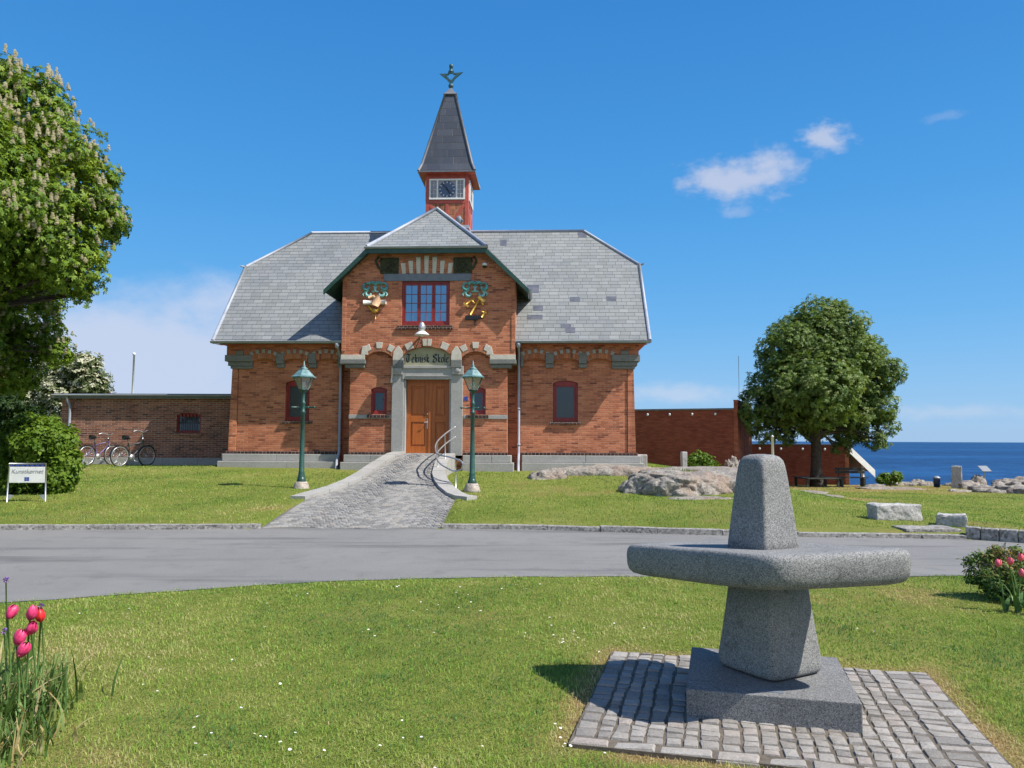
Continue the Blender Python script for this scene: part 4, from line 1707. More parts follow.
def scrolls(b, cu, cz, v):
    def curl(u, z, r, a0, a1, th, mi=0, grow=0.0):
        n = 12
        b.tube([(u + (r * (1 - grow * i / n)) * math.cos(a0 + (a1 - a0) * i / n), v - 0.025 - 0.012 * math.sin(i / n * 3.1), z + (r * (1 - grow * i / n)) * math.sin(a0 + (a1 - a0) * i / n)) for i in range(n + 1)], [th * (1 - 0.5 * abs(2 * i / n - 1)) for i in range(n + 1)], 6, mi)
    for s in (-1, 1):
        curl(cu + s * 0.10, cz + 0.17, 0.10, R(90 - s * 90), R(90 - s * 90) + s * R(200), 0.058, 0)
        curl(cu + s * 0.27, cz + 0.12, 0.13, R(90), R(90) - s * R(290), 0.060, 0, 0.5)
        curl(cu + s * 0.20, cz - 0.10, 0.11, R(90), R(90) - s * R(300), 0.052, 1, 0.5)
        curl(cu + s * 0.07, cz + 0.04, 0.09, R(90), R(90) + s * R(220), 0.046, 1, 0.3)
        b.tube([(cu + s * 0.30, v - 0.03, cz - 0.02), (cu + s * 0.40, v - 0.05, cz - 0.12), (cu + s * 0.36, v - 0.06, cz - 0.18)], [0.035, 0.03, 0.012], 6, 1)
        b.tube([(cu + s * 0.02, v - 0.03, cz + 0.22), (cu + s * 0.16, v - 0.06, cz + 0.26), (cu + s * 0.33, v - 0.05, cz + 0.22)], [0.03, 0.035, 0.015], 6, 0)


# left: a pair of hands over a rolled sheet
cu, cz = -1.72, 6.35
b = MB()
scrolls(b, cu, cz, BU)
em = b.build('trade_emblem', [M['verdigris'], M['verdigris_pale']], BLD)
em['label'] = 'green scrollwork emblem over a pale roll and carved hand'
b = MB()
b.tube([(cu - 0.36, BU - 0.066, cz - 0.385), (cu + 0.36, BU - 0.066, cz - 0.375)], 0.075, 12)
b.build('white_roll', M['white'], em)
b = MB()
b.tube([(cu + 0.10, BU - 0.077, cz - 0.17), (cu + 0.08, BU - 0.110, cz - 0.36), (cu + 0.02, BU - 0.110, cz - 0.50)], [0.06, 0.15, 0.11], 10)
b.tube([(cu - 0.19, BU - 0.088, cz - 0.24), (cu - 0.04, BU - 0.099, cz - 0.20), (cu + 0.08, BU - 0.110, cz - 0.30)], [0.05, 0.06, 0.05], 8)
for k in range(3):
    b.tube([(cu - 0.16 + 0.02 * k, BU - 0.094, cz - 0.33 - 0.06 * k), (cu - 0.05, BU - 0.121, cz - 0.38 - 0.05 * k), (cu + 0.06, BU - 0.121, cz - 0.42 - 0.02 * k)], [0.03, 0.036, 0.03], 6)
b.build('carved_hand', M['flesh_gilt'], em)
b = MB()
b.tube([(cu - 0.20, BU - 0.044, cz - 0.50), (cu - 0.04, BU - 0.055, cz - 0.68), (cu + 0.08, BU - 0.055, cz - 0.66), (cu + 0.14, BU - 0.044, cz - 0.56)], [0.03, 0.05, 0.05, 0.03], 8)
b.ball((cu, BU - 0.061, cz - 0.64), 0.07)
b.tube([(cu + 0.03, BU - 0.033, cz - 0.70), (cu + 0.02, BU - 0.022, cz - 0.92)], 0.015, 6)
b.build('gilded_tools', M['gold'], em)
# right: crossed gilded tools on a dark hook
cu, cz = 1.49, 6.34
b = MB()
scrolls(b, cu, cz, BU)
em = b.build('trade_emblem', [M['verdigris'], M['verdigris_pale']], BLD)
em['label'] = 'green scrollwork emblem over crossed gilded tools'
b = MB()
b.tube([(cu + 0.16, BU - 0.066, cz - 0.24), (cu - 0.14, BU - 0.066, cz - 0.78)], 0.032, 8)
b.tube([(cu - 0.02, BU - 0.055, cz - 0.26), (cu - 0.28, BU - 0.055, cz - 0.44)], 0.03, 8)
b.tube([(cu + 0.0, BU - 0.055, cz - 0.42), (cu - 0.12, BU - 0.055, cz - 0.30)], 0.03, 8)
b.box(-0.1, 0.1, -0.03, 0.03, -0.035, 0.035, M=Matrix.Translation((cu - 0.28, BU - 0.055, cz - 0.46)) @ Matrix.Rotation(R(35), 4, 'Y'))
b.box(-0.16, 0.10, -0.04, 0.04, -0.045, 0.045, M=Matrix.Translation((cu + 0.24, BU - 0.066, cz - 0.30)) @ Matrix.Rotation(R(38), 4, 'Y'))
b.tube([(cu + 0.2, BU - 0.066, cz - 0.32), (cu + 0.26, BU - 0.066, cz - 0.46)], 0.035, 8)
b.tube([(cu + 0.36, BU - 0.055, cz - 0.64), (cu + 0.22, BU - 0.055, cz - 0.86)], 0.035, 8)
b.tube([(cu + 0.22, BU - 0.055, cz - 0.68), (cu + 0.38, BU - 0.055, cz - 0.74)], 0.03, 8)
b.build('gilded_tools', M['gold'], em)
b = MB()
b.box(cu - 0.30, cu + 0.10, BU - 0.072, BU - 0.011, cz - 0.94, cz - 0.80)
b.box(cu - 0.04, cu + 0.24, BU - 0.055, BU - 0.011, cz - 0.90, cz - 0.80)
b.tube([(cu + 0.02, BU - 0.033, cz - 0.9), (cu - 0.01, BU - 0.028, cz - 1.08)], 0.02, 6)
b.build('dark_plane', M['black'], em, 0.01)

# -- roofs


def slab(b, pts, th, mi=0, mi_side=None):
    """A roof plane with thickness th straight down."""
    n = len(pts)
    P = [Vector(p) for p in pts]
    Q = [p - Vector((0, 0, th)) for p in P]
    b.face(P, mi)
    b.face(Q[::-1], mi_side if mi_side is not None else mi)
    for i in range(n):
        j = (i + 1) % n
        b.face([Q[i], Q[j], P[j], P[i]], mi_side if mi_side is not None else mi)


M['new_slate'] = plain('new_slate', (0.10, 0.105, 0.13), 0.5, 0, 0.15, 5)
b = MB()
E = 7.03
RU0, RU1 = -5.05, 5.15
fr = [(-E, EV, EZ), (E, EV, EZ), (E, HV, HZ), (RU1, RV, RZ), (RU0, RV, RZ), (-E, HV, HZ)]
slab(b, fr, 0.1)
bk = [(E, BV, EZ), (-E, BV, EZ), (-E, 2 * RV - HV, HZ), (RU0, RV, RZ), (RU1, RV, RZ), (E, 2 * RV - HV, HZ)]
slab(b, bk, 0.1)
slab(b, [(E, HV, HZ), (E, 2 * RV - HV, HZ), (RU1, RV, RZ)], 0.1)
slab(b, [(-E, 2 * RV - HV, HZ), (-E, HV, HZ), (RU0, RV, RZ)], 0.1)
roof = b.build('main_roof', M['slate'], BLD)
rd = MB()
zr = 0.035
rd.tube([(RU0 - 0.03, RV, RZ + 0.02), (RU1 + 0.03, RV, RZ + 0.02)], 0.055, 8)
for s, ru in ((-1, RU0), (1, RU1)):
    rd.tube([(ru, RV, RZ + 0.02), (s * (E - 0.02), HV, HZ + 0.02)], 0.05, 8)
    rd.tube([(ru, RV, RZ + 0.02), (s * (E - 0.02), 2 * RV - HV, HZ + 0.02)], 0.05, 8)
    # verge flashing down the steep edges
    for (v0, v1) in ((HV, EV), (2 * RV - HV, BV)):
        rd.tube([(s * (E - 0.0), v0, HZ + 0.01), (s * (E + 0.0), v1, EZ + 0.01)], 0.055, 8)
    rd.tube([(s * (E - 0.05), HV + 0.02, HZ - 0.02), (s * (E + 0.16), HV - 0.1, HZ + 0.02)], [0.06, 0.02], 6)
rd.build('ridge_flashing', M['zinc'], roof)
sv = MB()
for s in (-1, 1):
    sv.box(*sorted((s * 6.74, s * 6.98)), -0.30, BV, EZ - 0.05, EZ - 0.02)
sv.face([(-6.98, -0.5, EZ - 0.105), (6.98, -0.5, EZ - 0.105), (6.98, 0.0, EZ - 0.08), (-6.98, 0.0, EZ - 0.08)])
sv.build('soffit', M['timber_red'], BLD)


def gutter(b, p0, p1, r=0.07):
    p0, p1 = Vector(p0), Vector(p1)
    d = (p1 - p0).normalized()
    n = d.cross(Vector((0, 0, 1))).normalized()
    k = 8
    for i in range(k):
        a0, a1 = math.pi * i / k, math.pi * (i + 1) / k
        q = []
        for p, a in ((p0, a0), (p1, a0), (p1, a1), (p0, a1)):
            q.append(p + n * math.cos(a) * r - Vector((0, 0, 1)) * math.sin(a) * r)
        b.face(q, 0, True)
        b.face([x + (x - (p0 if i2 in (0, 3) else p1)).normalized() * -0.008 for i2, x in enumerate(q)][::-1], 0, True)
    b.tube([p0 + n * r, p1 + n * r], 0.010, 6)


for (a, c) in ((-7.06, -2.80), (2.80, 7.06)):
    b = MB()
    gutter(b, (a, EV - 0.06, EZ - 0.02), (c, EV - 0.06, EZ - 0.02))
    b.build('gutter', M['zinc'], BLD)
# dormer roof over the bay: two slopes and a half hip in front
DZ0, DZ1, DRZ = 6.38, 7.70, 9.60
DV0, DHV = -0.95, 1.3
b = MB()
ridge_back = 3.6
for s in (-1, 1):
    eave = BC + s * 3.22
    knee = BC + s * 1.90
    P = [(eave, DV0, DZ0), (eave, 3.0, DZ0), (BC, ridge_back, DRZ), (BC, DHV, DRZ), (knee, DV0, DZ1)]
    P = P if s > 0 else P[::-1]
    slab(b, P, 0.10)
slab(b, [(BC - 1.90, DV0, DZ1), (BC + 1.90, DV0, DZ1), (BC, DHV, DRZ)], 0.10)
dorm = b.build('gable_roof', M['slate'], BLD)
b = MB()
for s in (-1, 1):
    b.tube([(BC + s * 1.90, DV0 - 0.02, DZ1 + 0.02), (BC, DHV, DRZ + 0.03)], 0.06, 8)
b.tube([(BC, DHV, DRZ + 0.03), (BC, ridge_back, DRZ + 0.03)], 0.06, 8)
b.build('hip_flashing', M['zinc'], dorm)
b = MB()
gutter(b, (BC - 1.97, DV0 - 0.05, DZ1 - 0.0), (BC + 1.97, DV0 - 0.05, DZ1 - 0.0), 0.06)
b.build('gable_gutter', M['zinc'], dorm)
b = MB()
for s in (-1, 1):
    e, k = BC + s * 3.26, BC + s * 1.88
    q = [(e, DZ0 - 0.20), (e, DZ0 - 0.045), (k, DZ1 - 0.03), (k, DZ1 - 0.20)]
    q = q if s > 0 else q[::-1]
    b.prism(q[::-1] if s > 0 else q[::-1], DV0 - 0.035, DV0 + 0.02)
    b.cut()
b.box(BC - 1.88, BC + 1.88, DV0 - 0.03, DV0 + 0.02, DZ1 - 0.20, DZ1 - 0.02)
b.build_each('barge_board', M['green_paint'], BLD)
b = MB()
for s in (-1, 1):
    e, k = BC + s * 3.2, BC + s * 1.88
    q = [(e, DV0 + 0.02, DZ0 - 0.13), (k, DV0 + 0.02, DZ1 - 0.13), (k, BU + 0.02, DZ1 - 0.13), (e, BU + 0.02, DZ0 - 0.13)]
    b.face(q[::-s])
    e2 = BC + s * 2.75
    # side eaves of the gable roof
    b.face([(e, DV0, DZ0 - 0.13), (e2, DV0, DZ0 + 0.33), (e2, 2.6, DZ0 + 0.33), (e, 2.6, DZ0 - 0.13)][::s])
b.face([(BC - 1.88, DV0 + 0.02, DZ1 - 0.14), (BC + 1.88, DV0 + 0.02, DZ1 - 0.14), (BC + 1.88, BU + 0.02, DZ1 - 0.14), (BC - 1.88, BU + 0.02, DZ1 - 0.14)][::-1])
b.build('gable_soffit', M['green_paint'], BLD)
for s in (-1, 1):
    b = MB()
    gutter(b, (BC + s * 3.28, DV0, DZ0 - 0.03), (BC + s * 3.28, 0.8, DZ0 - 0.03), 0.055)
    b.build('side_gutter', M['zinc'], dorm)
# a few newer, darker slates
b = MB()
for (u0, u1, v0, v1) in [(3.11, 3.51, 1.0, 1.28), (4.55, 4.89, 0.7, 0.85), (5.77, 6.1, 0.71, 0.86), (3.32, 3.65, 0.39, 0.55), (3.13, 3.64, 0.11, 0.25), (4.23, 4.56, -0.17, -0.04), (4.39, 4.69, -0.32, -0.17), (4.93, 5.25, 3.09, 3.3), (2.07, 2.31, 2.77, 3.01)]:
    P = []
    for u, v in ((u0, v0), (u1, v0), (u1, v1), (u0, v1)):
        P.append(Vector((u, v, EZ + SL * (v - EV) + 0.012)))
    slab(b, P, 0.009)
    b.cut()
b.build_each('replacement_slate', M['new_slate'], roof)

# -- rainwater pipes
for s in (-1, 1):
    b = MB()
    u = s * 2.90 - (0.02 if s > 0 else 0.04)
    b.tube([(u, EV - 0.06, EZ - 0.06), (u, EV - 0.05, EZ - 0.16), (u, -0.20, 4.38), (u, -0.12, 4.2), (u, -0.10, 3.5), (u, -0.10, 1.2), (u, -0.22, 1.05), (u, -0.38, 0.9), (u, -0.38, 0.55)], 0.045, 10)
    for z in (4.05, 2.6, 1.45):
        b.lathe([(0.058, -0.03), (0.058, 0.03)], (u, -0.10, z), 10)
    b.lathe([(0.06, 0), (0.075, 0.1), (0.075, 0.14)], (u, EV - 0.05, EZ - 0.24), 10)
    b.build('downpipe', M['zinc'], BLD)

# -- lamp over the name panel
b = MB()
lu, lv, lz = -0.13, -1.10, 4.86
b.lathe([(0.235, 0.0), (0.23, 0.02), (0.10, 0.12), (0.075, 0.14)], (lu, lv, lz), 20, 0)
b.lathe([(0.10, 0.14), (0.115, 0.2), (0.11, 0.3), (0.06, 0.39), (0.02, 0.42)], (lu, lv, lz), 16, 1)
b.tube([(lu, lv, lz + 0.25), (lu, BU - 0.1, lz + 0.20), (lu, BU, lz + 0.16)], 0.03, 8, 1)
b.tube([(lu - 0.05, lv + 0.1, lz - 0.02), (lu - 0.28, BU, lz - 0.40)], 0.012, 6, 2)
wl = b.build('wall_lamp', [M['white'], M['steel'], M['black']], BLD)
b = MB()
b.lathe([(0.0, -0.05), (0.06, -0.04), (0.08, 0.01)], (lu, lv, lz), 12)
b.build('bulb', M['white'], wl)
# flag stick on the left jamb, house number, camera
b = MB()
b.tube([(-1.16, DV - 0.03, 3.45), (-1.06, DV - 0.42, 3.82)], 0.017, 8)
b.lathe([(0.03, 0), (0.03, 0.12)], (-1.16, DV - 0.03, 3.40), 8)
b.build('flag_stick', M['white'], BLD)
b = MB()
b.box(1.155, 1.275, BF - 0.015, BF, 2.84, 2.97)
num = b.build('number_plate', M['blue_enamel'], BLD, 0.003)
b = MB()
b.ball((1.80, BU - 0.10, 7.12), (0.07, 0.07, 0.07), 1)
b.lathe([(0.085, 0), (0.085, 0.06), (0.05, 0.09)], (1.80, BU - 0.10, 7.13), 12, 0)
b.box(1.77, 1.83, BU - 0.08, BU, 7.15, 7.21)
b.build('security_camera', [M['white'], M['black']], BLD)

# -- clock turret
TW = empty('clock_turret', (0.13, 3.40, 0), 0.0, BLD)
h = 0.765
b = MB()
b.box(-h, h, -h, h, 8.4, 11.34)
b.build('turret_wall', M['brick_arch'], TW)
b = MB()
p = h + 0.02
for sx in (-1, 1):
    for sy in (-1, 1):
        b.box(*sorted((sx * (h - 0.11), sx * p)), *sorted((sy * (h - 0.11), sy * p)), 8.6, 11.32)


def on_sides(fn):
    for k in range(4):
        fn(Matrix.Rotation(math.pi / 2 * k, 4, 'Z'))


def timbers(Mx):
    b.box(-h + 0.11, h - 0.11, -p, -h + 0.02, 10.22, 10.34, M=Mx)
    b.box(-h + 0.11, h - 0.11, -p, -h + 0.02, 11.14, 11.32, M=Mx)
    b.box(-h + 0.11, h - 0.11, -p, -h + 0.02, 9.30, 9.42, M=Mx)
    b.box(-0.06, 0.06, -p + 0.003, -h + 0.02, 9.42, 10.22, M=Mx)
    for s in (-1, 1):
        q = [(s * 0.10, 9.42), (s * 0.23, 9.42), (s * (h - 0.11), 10.12), (s * (h - 0.11), 10.22), (s * (h - 0.18), 10.22)]
        q = q if s > 0 else q[::-1]
        vs = [Mx @ Vector((x, y, z)) for y in (-p + 0.004, -h + 0.02) for x, z in q]
        n = 5
        b.mesh(vs, [tuple(range(n)), tuple(range(2 * n - 1, n - 1, -1))] + [(i, i + n, (i + 1) % n + n, (i + 1) % n) for i in range(n)])


on_sides(timbers)
b.build('timber_frame', M['timber_red'], TW, 0.006)
b = MB()
dial, hands, panes = MB(), MB(), MB()


def clock_face(Mx, cl=True):
    y = -p - 0.012
    for (x0, x1, z0, z1) in ((-0.655, 0.655, 10.36, 10.42), (-0.655, 0.655, 11.07, 11.13), (-0.655, -0.60, 10.42, 11.07), (0.60, 0.655, 10.42, 11.07), (-0.38, -0.325, 10.42, 11.07), (0.325, 0.38, 10.42, 11.07)):
        b.box(x0, x1, y - 0.03, y + 0.02, z0, z1, M=Mx)
    for s in (-1, 1):
        for z in (10.58, 10.74, 10.90):
            b.box(*sorted((s * 0.385, s * 0.595)), y - 0.012, y + 0.012, z - 0.005, z + 0.005, M=Mx)
        b.box(*sorted((s * 0.486, s * 0.494)), y - 0.010, y + 0.010, 10.42, 11.07, M=Mx)
    panes.face([Mx @ Vector(q) for q in ((-0.6, y + 0.006, 10.42), (0.6, y + 0.006, 10.42), (0.6, y + 0.006, 11.07), (-0.6, y + 0.006, 11.07))])
    cz = 10.745
    dial.face([Mx @ Vector((0.315 * math.cos(a), y + 0.0, cz + 0.315 * math.sin(a))) for a in [2 * math.pi * i / 40 for i in range(40)]])
    dial.cut()
    for k in range(12):
        a = 2 * math.pi * k / 12
        Mk = Mx @ Matrix.Translation((0, y - 0.004, cz)) @ Matrix.Rotation(a, 4, 'Y')
        hands.box(-0.012, 0.012, -0.003, 0.003, 0.225, 0.295, mi=1, M=Mk)
    for ang, ln, wd in ((R(-40), 0.285, 0.018), (R(147), 0.20, 0.026)):
        Mk = Mx @ Matrix.Translation((0, y - 0.010, cz)) @ Matrix.Rotation(ang, 4, 'Y')
        hands.prism([(-wd, -0.05), (wd, -0.05), (wd * 0.5, ln), (-wd * 0.5, ln)], -0.004, 0.004) if False else hands.box(-wd, wd, -0.004, 0.004, -0.06, ln, M=Mk)


on_sides(clock_face)
cf = b.build('clock_window', M['white'], TW, 0.004)
panes.build('pane', M['pane_tower'], cf)
dial.build_each('dial', M['dial'], cf)
hands.build('clock_hands', [M['black'], M['white']], cf)
# spire
b = MB()
e0, e1 = 1.03, 0.19
zs, zt = 11.36, 14.62
flare = [(e0, zs), (e0 - 0.12, zs + 0.30), (e1, zt)]
for (r0, z0), (r1, z1) in zip(flare, flare[1:]):
    for k in range(4):
        Mk = Matrix.Rotation(math.pi / 2 * k, 4, 'Z')
        b.face([Mk @ Vector(q) for q in ((-r0, -r0, z0), (r0, -r0, z0), (r1, -r1, z1), (-r1, -r1, z1))])
sp = b.build('spire', M['slate_dark'], TW)
b = MB()
for sx in (-1, 1):
    for sy in (-1, 1):
        b.tube([(sx * r, sy * r, z + 0.01) for r, z in flare], [0.05, 0.05, 0.04], 8)
b.box(-e0 - 0.02, e0 + 0.02, -e0 - 0.02, e0 + 0.02, zs - 0.05, zs - 0.002)
b.lathe([(0.36, 0.0), (0.36, 0.03), (0.25, 0.10), (0.12, 0.25), (0.05, 0.36)], (0, 0, zt - 0.03), 4, sides=R(45), sm=False)
b.build('spire_lead', M['lead'], sp)
b = MB()
for k in range(4):
    Mk = Matrix.Rotation(math.pi / 2 * k, 4, 'Z')
    b.face([Mk @ Vector(q) for q in ((-e0, -e0, zs - 0.055), (-h, -h, zs - 0.055), (h, -h, zs - 0.055), (e0, -e0, zs - 0.055))])
b.build('turret_soffit', M['timber_red'], TW)
b = MB()
b.box(-h - 0.05, h + 0.05, -h - 0.06, h + 0.06, 9.28, 9.40)
b.build('turret_flashing', M['zinc'], TW)
b = MB()
b.tube([(0.2, -0.95, 9.40), (0.45, -0.95, 9.62), (0.62, -0.95, 9.50)], 0.05, 8)
b.ball((0.45, -0.95, 9.55), (0.12, 0.08, 0.16))
b.build('turret_siren', M['steel_grey'], TW)
# weather star
b = MB()
b.ball((0, 0, 15.02), 0.10)
b.tube([(0, 0, 14.85), (0, 0, 15.16)], 0.025, 8)
c, zc = 0.0, 15.43
star = [(-0.44, 15.50), (-0.13, 15.50), (-0.09, 15.62), (0.09, 15.62), (0.13, 15.52), (0.45, 15.55), (0.16, 15.30), (0.05, 15.13), (-0.05, 15.13), (-0.18, 15.28)]
inner = [(-0.20, 15.44), (-0.10, 15.44), (-0.06, 15.50), (0.06, 15.50), (0.10, 15.45), (0.2, 15.46), (0.09, 15.34), (0.03, 15.26), (-0.03, 15.26), (-0.10, 15.34)]
n = len(star)
for i in range(n):
    j = (i + 1) % n
    q = [star[i], star[j], inner[j], inner[i]]
    b.prism(q, -0.025, 0.025)
b.tube([(0, 0, 15.58), (0, 0, 15.74)], 0.065, 8)
b.ball((0, 0, 15.80), (0.08, 0.06, 0.09))
b.build('weather_star', M['star'], TW)


# ------------------------------------------------------------------ other buildings
def xf(px, Y):
    return (px - 512.0) / FPX * Y


AL = empty('brick_annex', (-15.9, 27.2, 0.0), R(-1.5))
tag(AL, 'low brown brick annex with flat roof and one barred window', 'building')
b = MB()
LA = 7.4
panel(b, 0, LA, 0.3, 3.02, 0.0, [(4.12, 4.98, 1.80, 2.42, 0.09)], depth=0.12)
b.face([(0, 0, 0.3), (0, 5, 0.3), (0, 5, 3.02), (0, 0, 3.02)][::-1])
b.face([(LA, 0, 0.3), (LA, 5, 0.3), (LA, 5, 3.02), (LA, 0, 3.02)])
b.face([(0, 5, 0.3), (LA, 5, 0.3), (LA, 5, 3.02), (0, 5, 3.02)][::-1])
b.build('wall', M['brick_old'], AL)
b = MB()
ring(b, 4.12, 4.98, 2.42, 0.09, 0.24, -0.012, 0.0)
b.build('window_arch', M['brick_old'], AL)
b = MB()
blocksA = [(k * 1.25 - 0.05, (k + 1) * 1.25 - 0.058) for k in range(6)]
for a, c in blocksA:
    b.box(a, c, -0.06, 0.02, 0.2, 0.92)
b.build('granite_base', M['ashlar'], AL, 0.012)
b = MB()
b.box(-0.22, LA, -0.10, 5.1, 3.02, 3.08)
b.box(-0.24, LA, -0.13, -0.10, 3.0, 3.17)
b.box(-0.24, -0.22, -0.10, 5.1, 3.0, 3.17)
b.face([(-0.22, -0.10, 3.15), (LA, -0.10, 3.15), (LA, 5.1, 3.25), (-0.22, 5.1, 3.25)])
b.build('flat_roof', M['steel_grey'], AL)
b = MB()
gutter(b, (-0.25, -0.185, 3.12), (LA, -0.185, 3.12), 0.05)
b.build('gutter', M['zinc'], AL)
b = MB()
b.tube([(0.28, -0.185, 3.06), (0.28, -0.17, 2.96), (0.34, -0.08, 2.72), (0.34, -0.07, 0.5)], 0.045, 10)
b.build('downpipe', M['zinc'], AL)
w = lite_window('barred_window', 4.122, 4.978, 1.81, 2.42, 0.09, 0.05, 1, 1, 'pane_dark', 0.018, parent=AL)
p = MB()
p.face([(4.18, 0.10, 1.85), (4.92, 0.10, 1.85), (4.92, 0.10, 2.42), (4.18, 0.10, 2.42)])
p.build('pane', M['pane_dark'], w)
p = MB()
for k in range(5):
    u = 4.30 + k * 0.125
    p.tube([(u, 0.03, 1.85), (u, 0.03, 2.46)], 0.011, 6)
p.tube([(4.13, 0.03, 2.15), (4.97, 0.03, 2.15)], 0.011, 6)
p.build('window_bars', M['black'], w)
b = MB()
b.box(4.06, 5.04, -0.05, 0.0, 1.70, 1.80)
b.build('window_sill', M['brick_old'], AL, 0.006)

# right hand red annex: long wall turned out of the sun, a taller end
A24 = R(24)
M['brick_end'] = brick_mat('end_pier_brick', (0.26, 0.075, 0.045), (0.38, 0.115, 0.062), (0.46, 0.15, 0.08), (0.30, 0.13, 0.09), stain=0.2)
AR = empty('brick_annex', (10.27, 35.0, 0.0), -A24)
tag(AR, 'long windowless dark red brick annex with taller end pier', 'building')
b = MB()
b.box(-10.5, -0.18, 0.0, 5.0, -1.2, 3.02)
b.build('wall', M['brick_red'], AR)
b = MB()
b.box(-10.5, -0.18, -0.05, 5.06, 3.022, 3.10)
b.build('flat_roof', M['steel_grey'], AR, 0.008)
b = MB()
b.box(-0.178, 0.0, -0.012, 5.02, -1.2, 3.42)
b.box(-0.19, 0.012, -0.025, 5.035, 3.422, 3.47)
b.build('end_pier', M['brick_end'], AR)
for k in range(8):
    b = MB()
    u = -8.35 + 1.05 * k
    b.lathe([(0.05, 0), (0.06, 0.03), (0.035, 0.10)], n=10, M=Matrix.Translation((u, 0.0, 2.84)) @ Matrix.Rotation(R(90), 4, 'X'))
    b.box(u - 0.03, u + 0.03, -0.1, -0.02, 2.78, 2.83)
    b.build('wall_spotlight', M['white'], AR)
b = MB()
b.lathe([(0.17, 0), (0.17, 0.04), (0.12, 0.09)], n=14, M=Matrix.Translation((-7.0, 0.0, 2.33)) @ Matrix.Rotation(R(90), 4, 'X'))
b.build('round_wall_vent', M['black'], AR)
b = MB()
b.tube([(-0.09, 1.2, 3.4), (-0.09, 1.2, 5.6)], 0.012, 6)
b.build('aerial', M['steel'], AR)

AS = empty('brick_shed', (18.1, 42.0, -0.6), -A24)
tag(AS, 'low red brick shed behind the round tree with a white sloping lean-to roof', 'shed')
b = MB()
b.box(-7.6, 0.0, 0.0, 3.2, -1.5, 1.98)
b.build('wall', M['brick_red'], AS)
b = MB()
b.box(-7.65, 0.04, -0.05, 3.25, 1.982, 2.05)
b.build('flat_roof', M['steel_grey'], AS)
for k in range(6):
    b = MB()
    u = -6.7 + 0.95 * k * 1.2
    b.lathe([(0.05, 0), (0.07, 0.03), (0.04, 0.10)], n=10, M=Matrix.Translation((u, 0.0, 1.78)) @ Matrix.Rotation(R(90), 4, 'X'))
    b.box(u - 0.035, u + 0.035, -0.11, -0.02, 1.70, 1.76)
    b.build('wall_spotlight', M['white'], AS)
b = MB()
b.box(0.0, 0.2, -0.04, 0.2, -0.8, 2.1)
b.build('corner_post', M['brick'], AS)
b = MB()
slab(b, [(0.0, -0.12, 1.95), (1.55, -0.12, 0.62), (1.55, 3.3, 0.62), (0.0, 3.3, 1.95)], 0.06)
lr = b.build('lean_to_roof', M['steel_grey'], AS, loc=(0.15, -0.05, 0))
lr.rotation_euler = (0, 0, R(38))
b = MB()
q = [(-0.03, 1.99), (-0.03, 1.60), (1.56, 0.26), (1.56, 0.66)]
b.prism(q, -0.17, -0.122)
b.build('barge_board', M['white'], lr)
b = MB()
b.box(0.88, 0.98, -0.05, 0.05, -0.5, 1.1)
b.build('white_post', M['white'], lr)

YH = empty('yellow_house', (-27.5, 40.0, 0.5), R(-10))
tag(YH, 'yellow rendered house glimpsed far left behind the green bush', 'house')
b = MB()
panel(b, -4, 4, 0, 2.6, 0.0, [(1.6, 2.5, 0.9, 2.0, 0.0), (-2, -1, 0.9, 2.0, 0.0)], depth=0.12)
b.box(-4, 4, 0.4, 5, 0, 2.6)
b.prism([(0.4, 2.6), (5, 2.6), (2.7, 4.6)], -4, 4, axis='x')
b.build('wall', M['yellow_render'], YH)
b = MB()
slab(b, [(-4.3, -0.35, 2.5), (4.3, -0.35, 2.5), (4.3, 2.7, 4.75), (-4.3, 2.7, 4.75)], 0.12)
slab(b, [(4.3, 5.4, 2.5), (-4.3, 5.4, 2.5), (-4.3, 2.7, 4.75), (4.3, 2.7, 4.75)], 0.12)
b.build('roof', M['brick_red'], YH)
for (a, c) in ((1.6, 2.5), (-2, -1)):
    b = MB()
    b.box(a, c, 0.06, 0.1, 0.9, 2.0)
    wf = b.build('window', M['white'], YH)
    b = MB()
    b.face([(a + 0.08, 0.055, 0.98), (c - 0.08, 0.055, 0.98), (c - 0.08, 0.055, 1.92), (a + 0.08, 0.055, 1.92)])
    b.build('pane', M['pane_dark'], wf)


# ------------------------------------------------------------------ the fountain-like granite sculpture
def sq_ring(r, p, rot, n=64):
    """A rounded square ring; r = half diagonal."""
    out = []
    for i in range(n):
        a = 2 * math.pi * i / n
        c, s = math.cos(a), math.sin(a)
        k = (abs(c) ** p + abs(s) ** p) ** (-1.0 / p)
        kk = k / (2 ** (0.5 - 1.0 / p)) * r
        out.append((kk * math.cos(a + rot), kk * math.sin(a + rot)))
    return out


def loft(b, prof, rot, n=64, wob=0.0, off=(0, 0)):
    vs, fs = [], []
    for (r, z, p) in prof:
        for (x, y) in sq_ring(max(r, 0.001), p, rot, n):
            vs.append((x + off[0] * z, y + off[1] * z, z + wob * noise.noise((x * 1.5, y * 1.5, z * 4))))
    m = len(prof)
    for i in range(m - 1):
        for j in range(n):
            fs.append((i * n + j, i * n + (j + 1) % n, (i + 1) * n + (j + 1) % n, (i + 1) * n + j))
    fs.append(tuple(range(n))[::-1])
    fs.append(tuple((m - 1) * n + j for j in range(n)))
    b.mesh(vs, fs, 0, True)


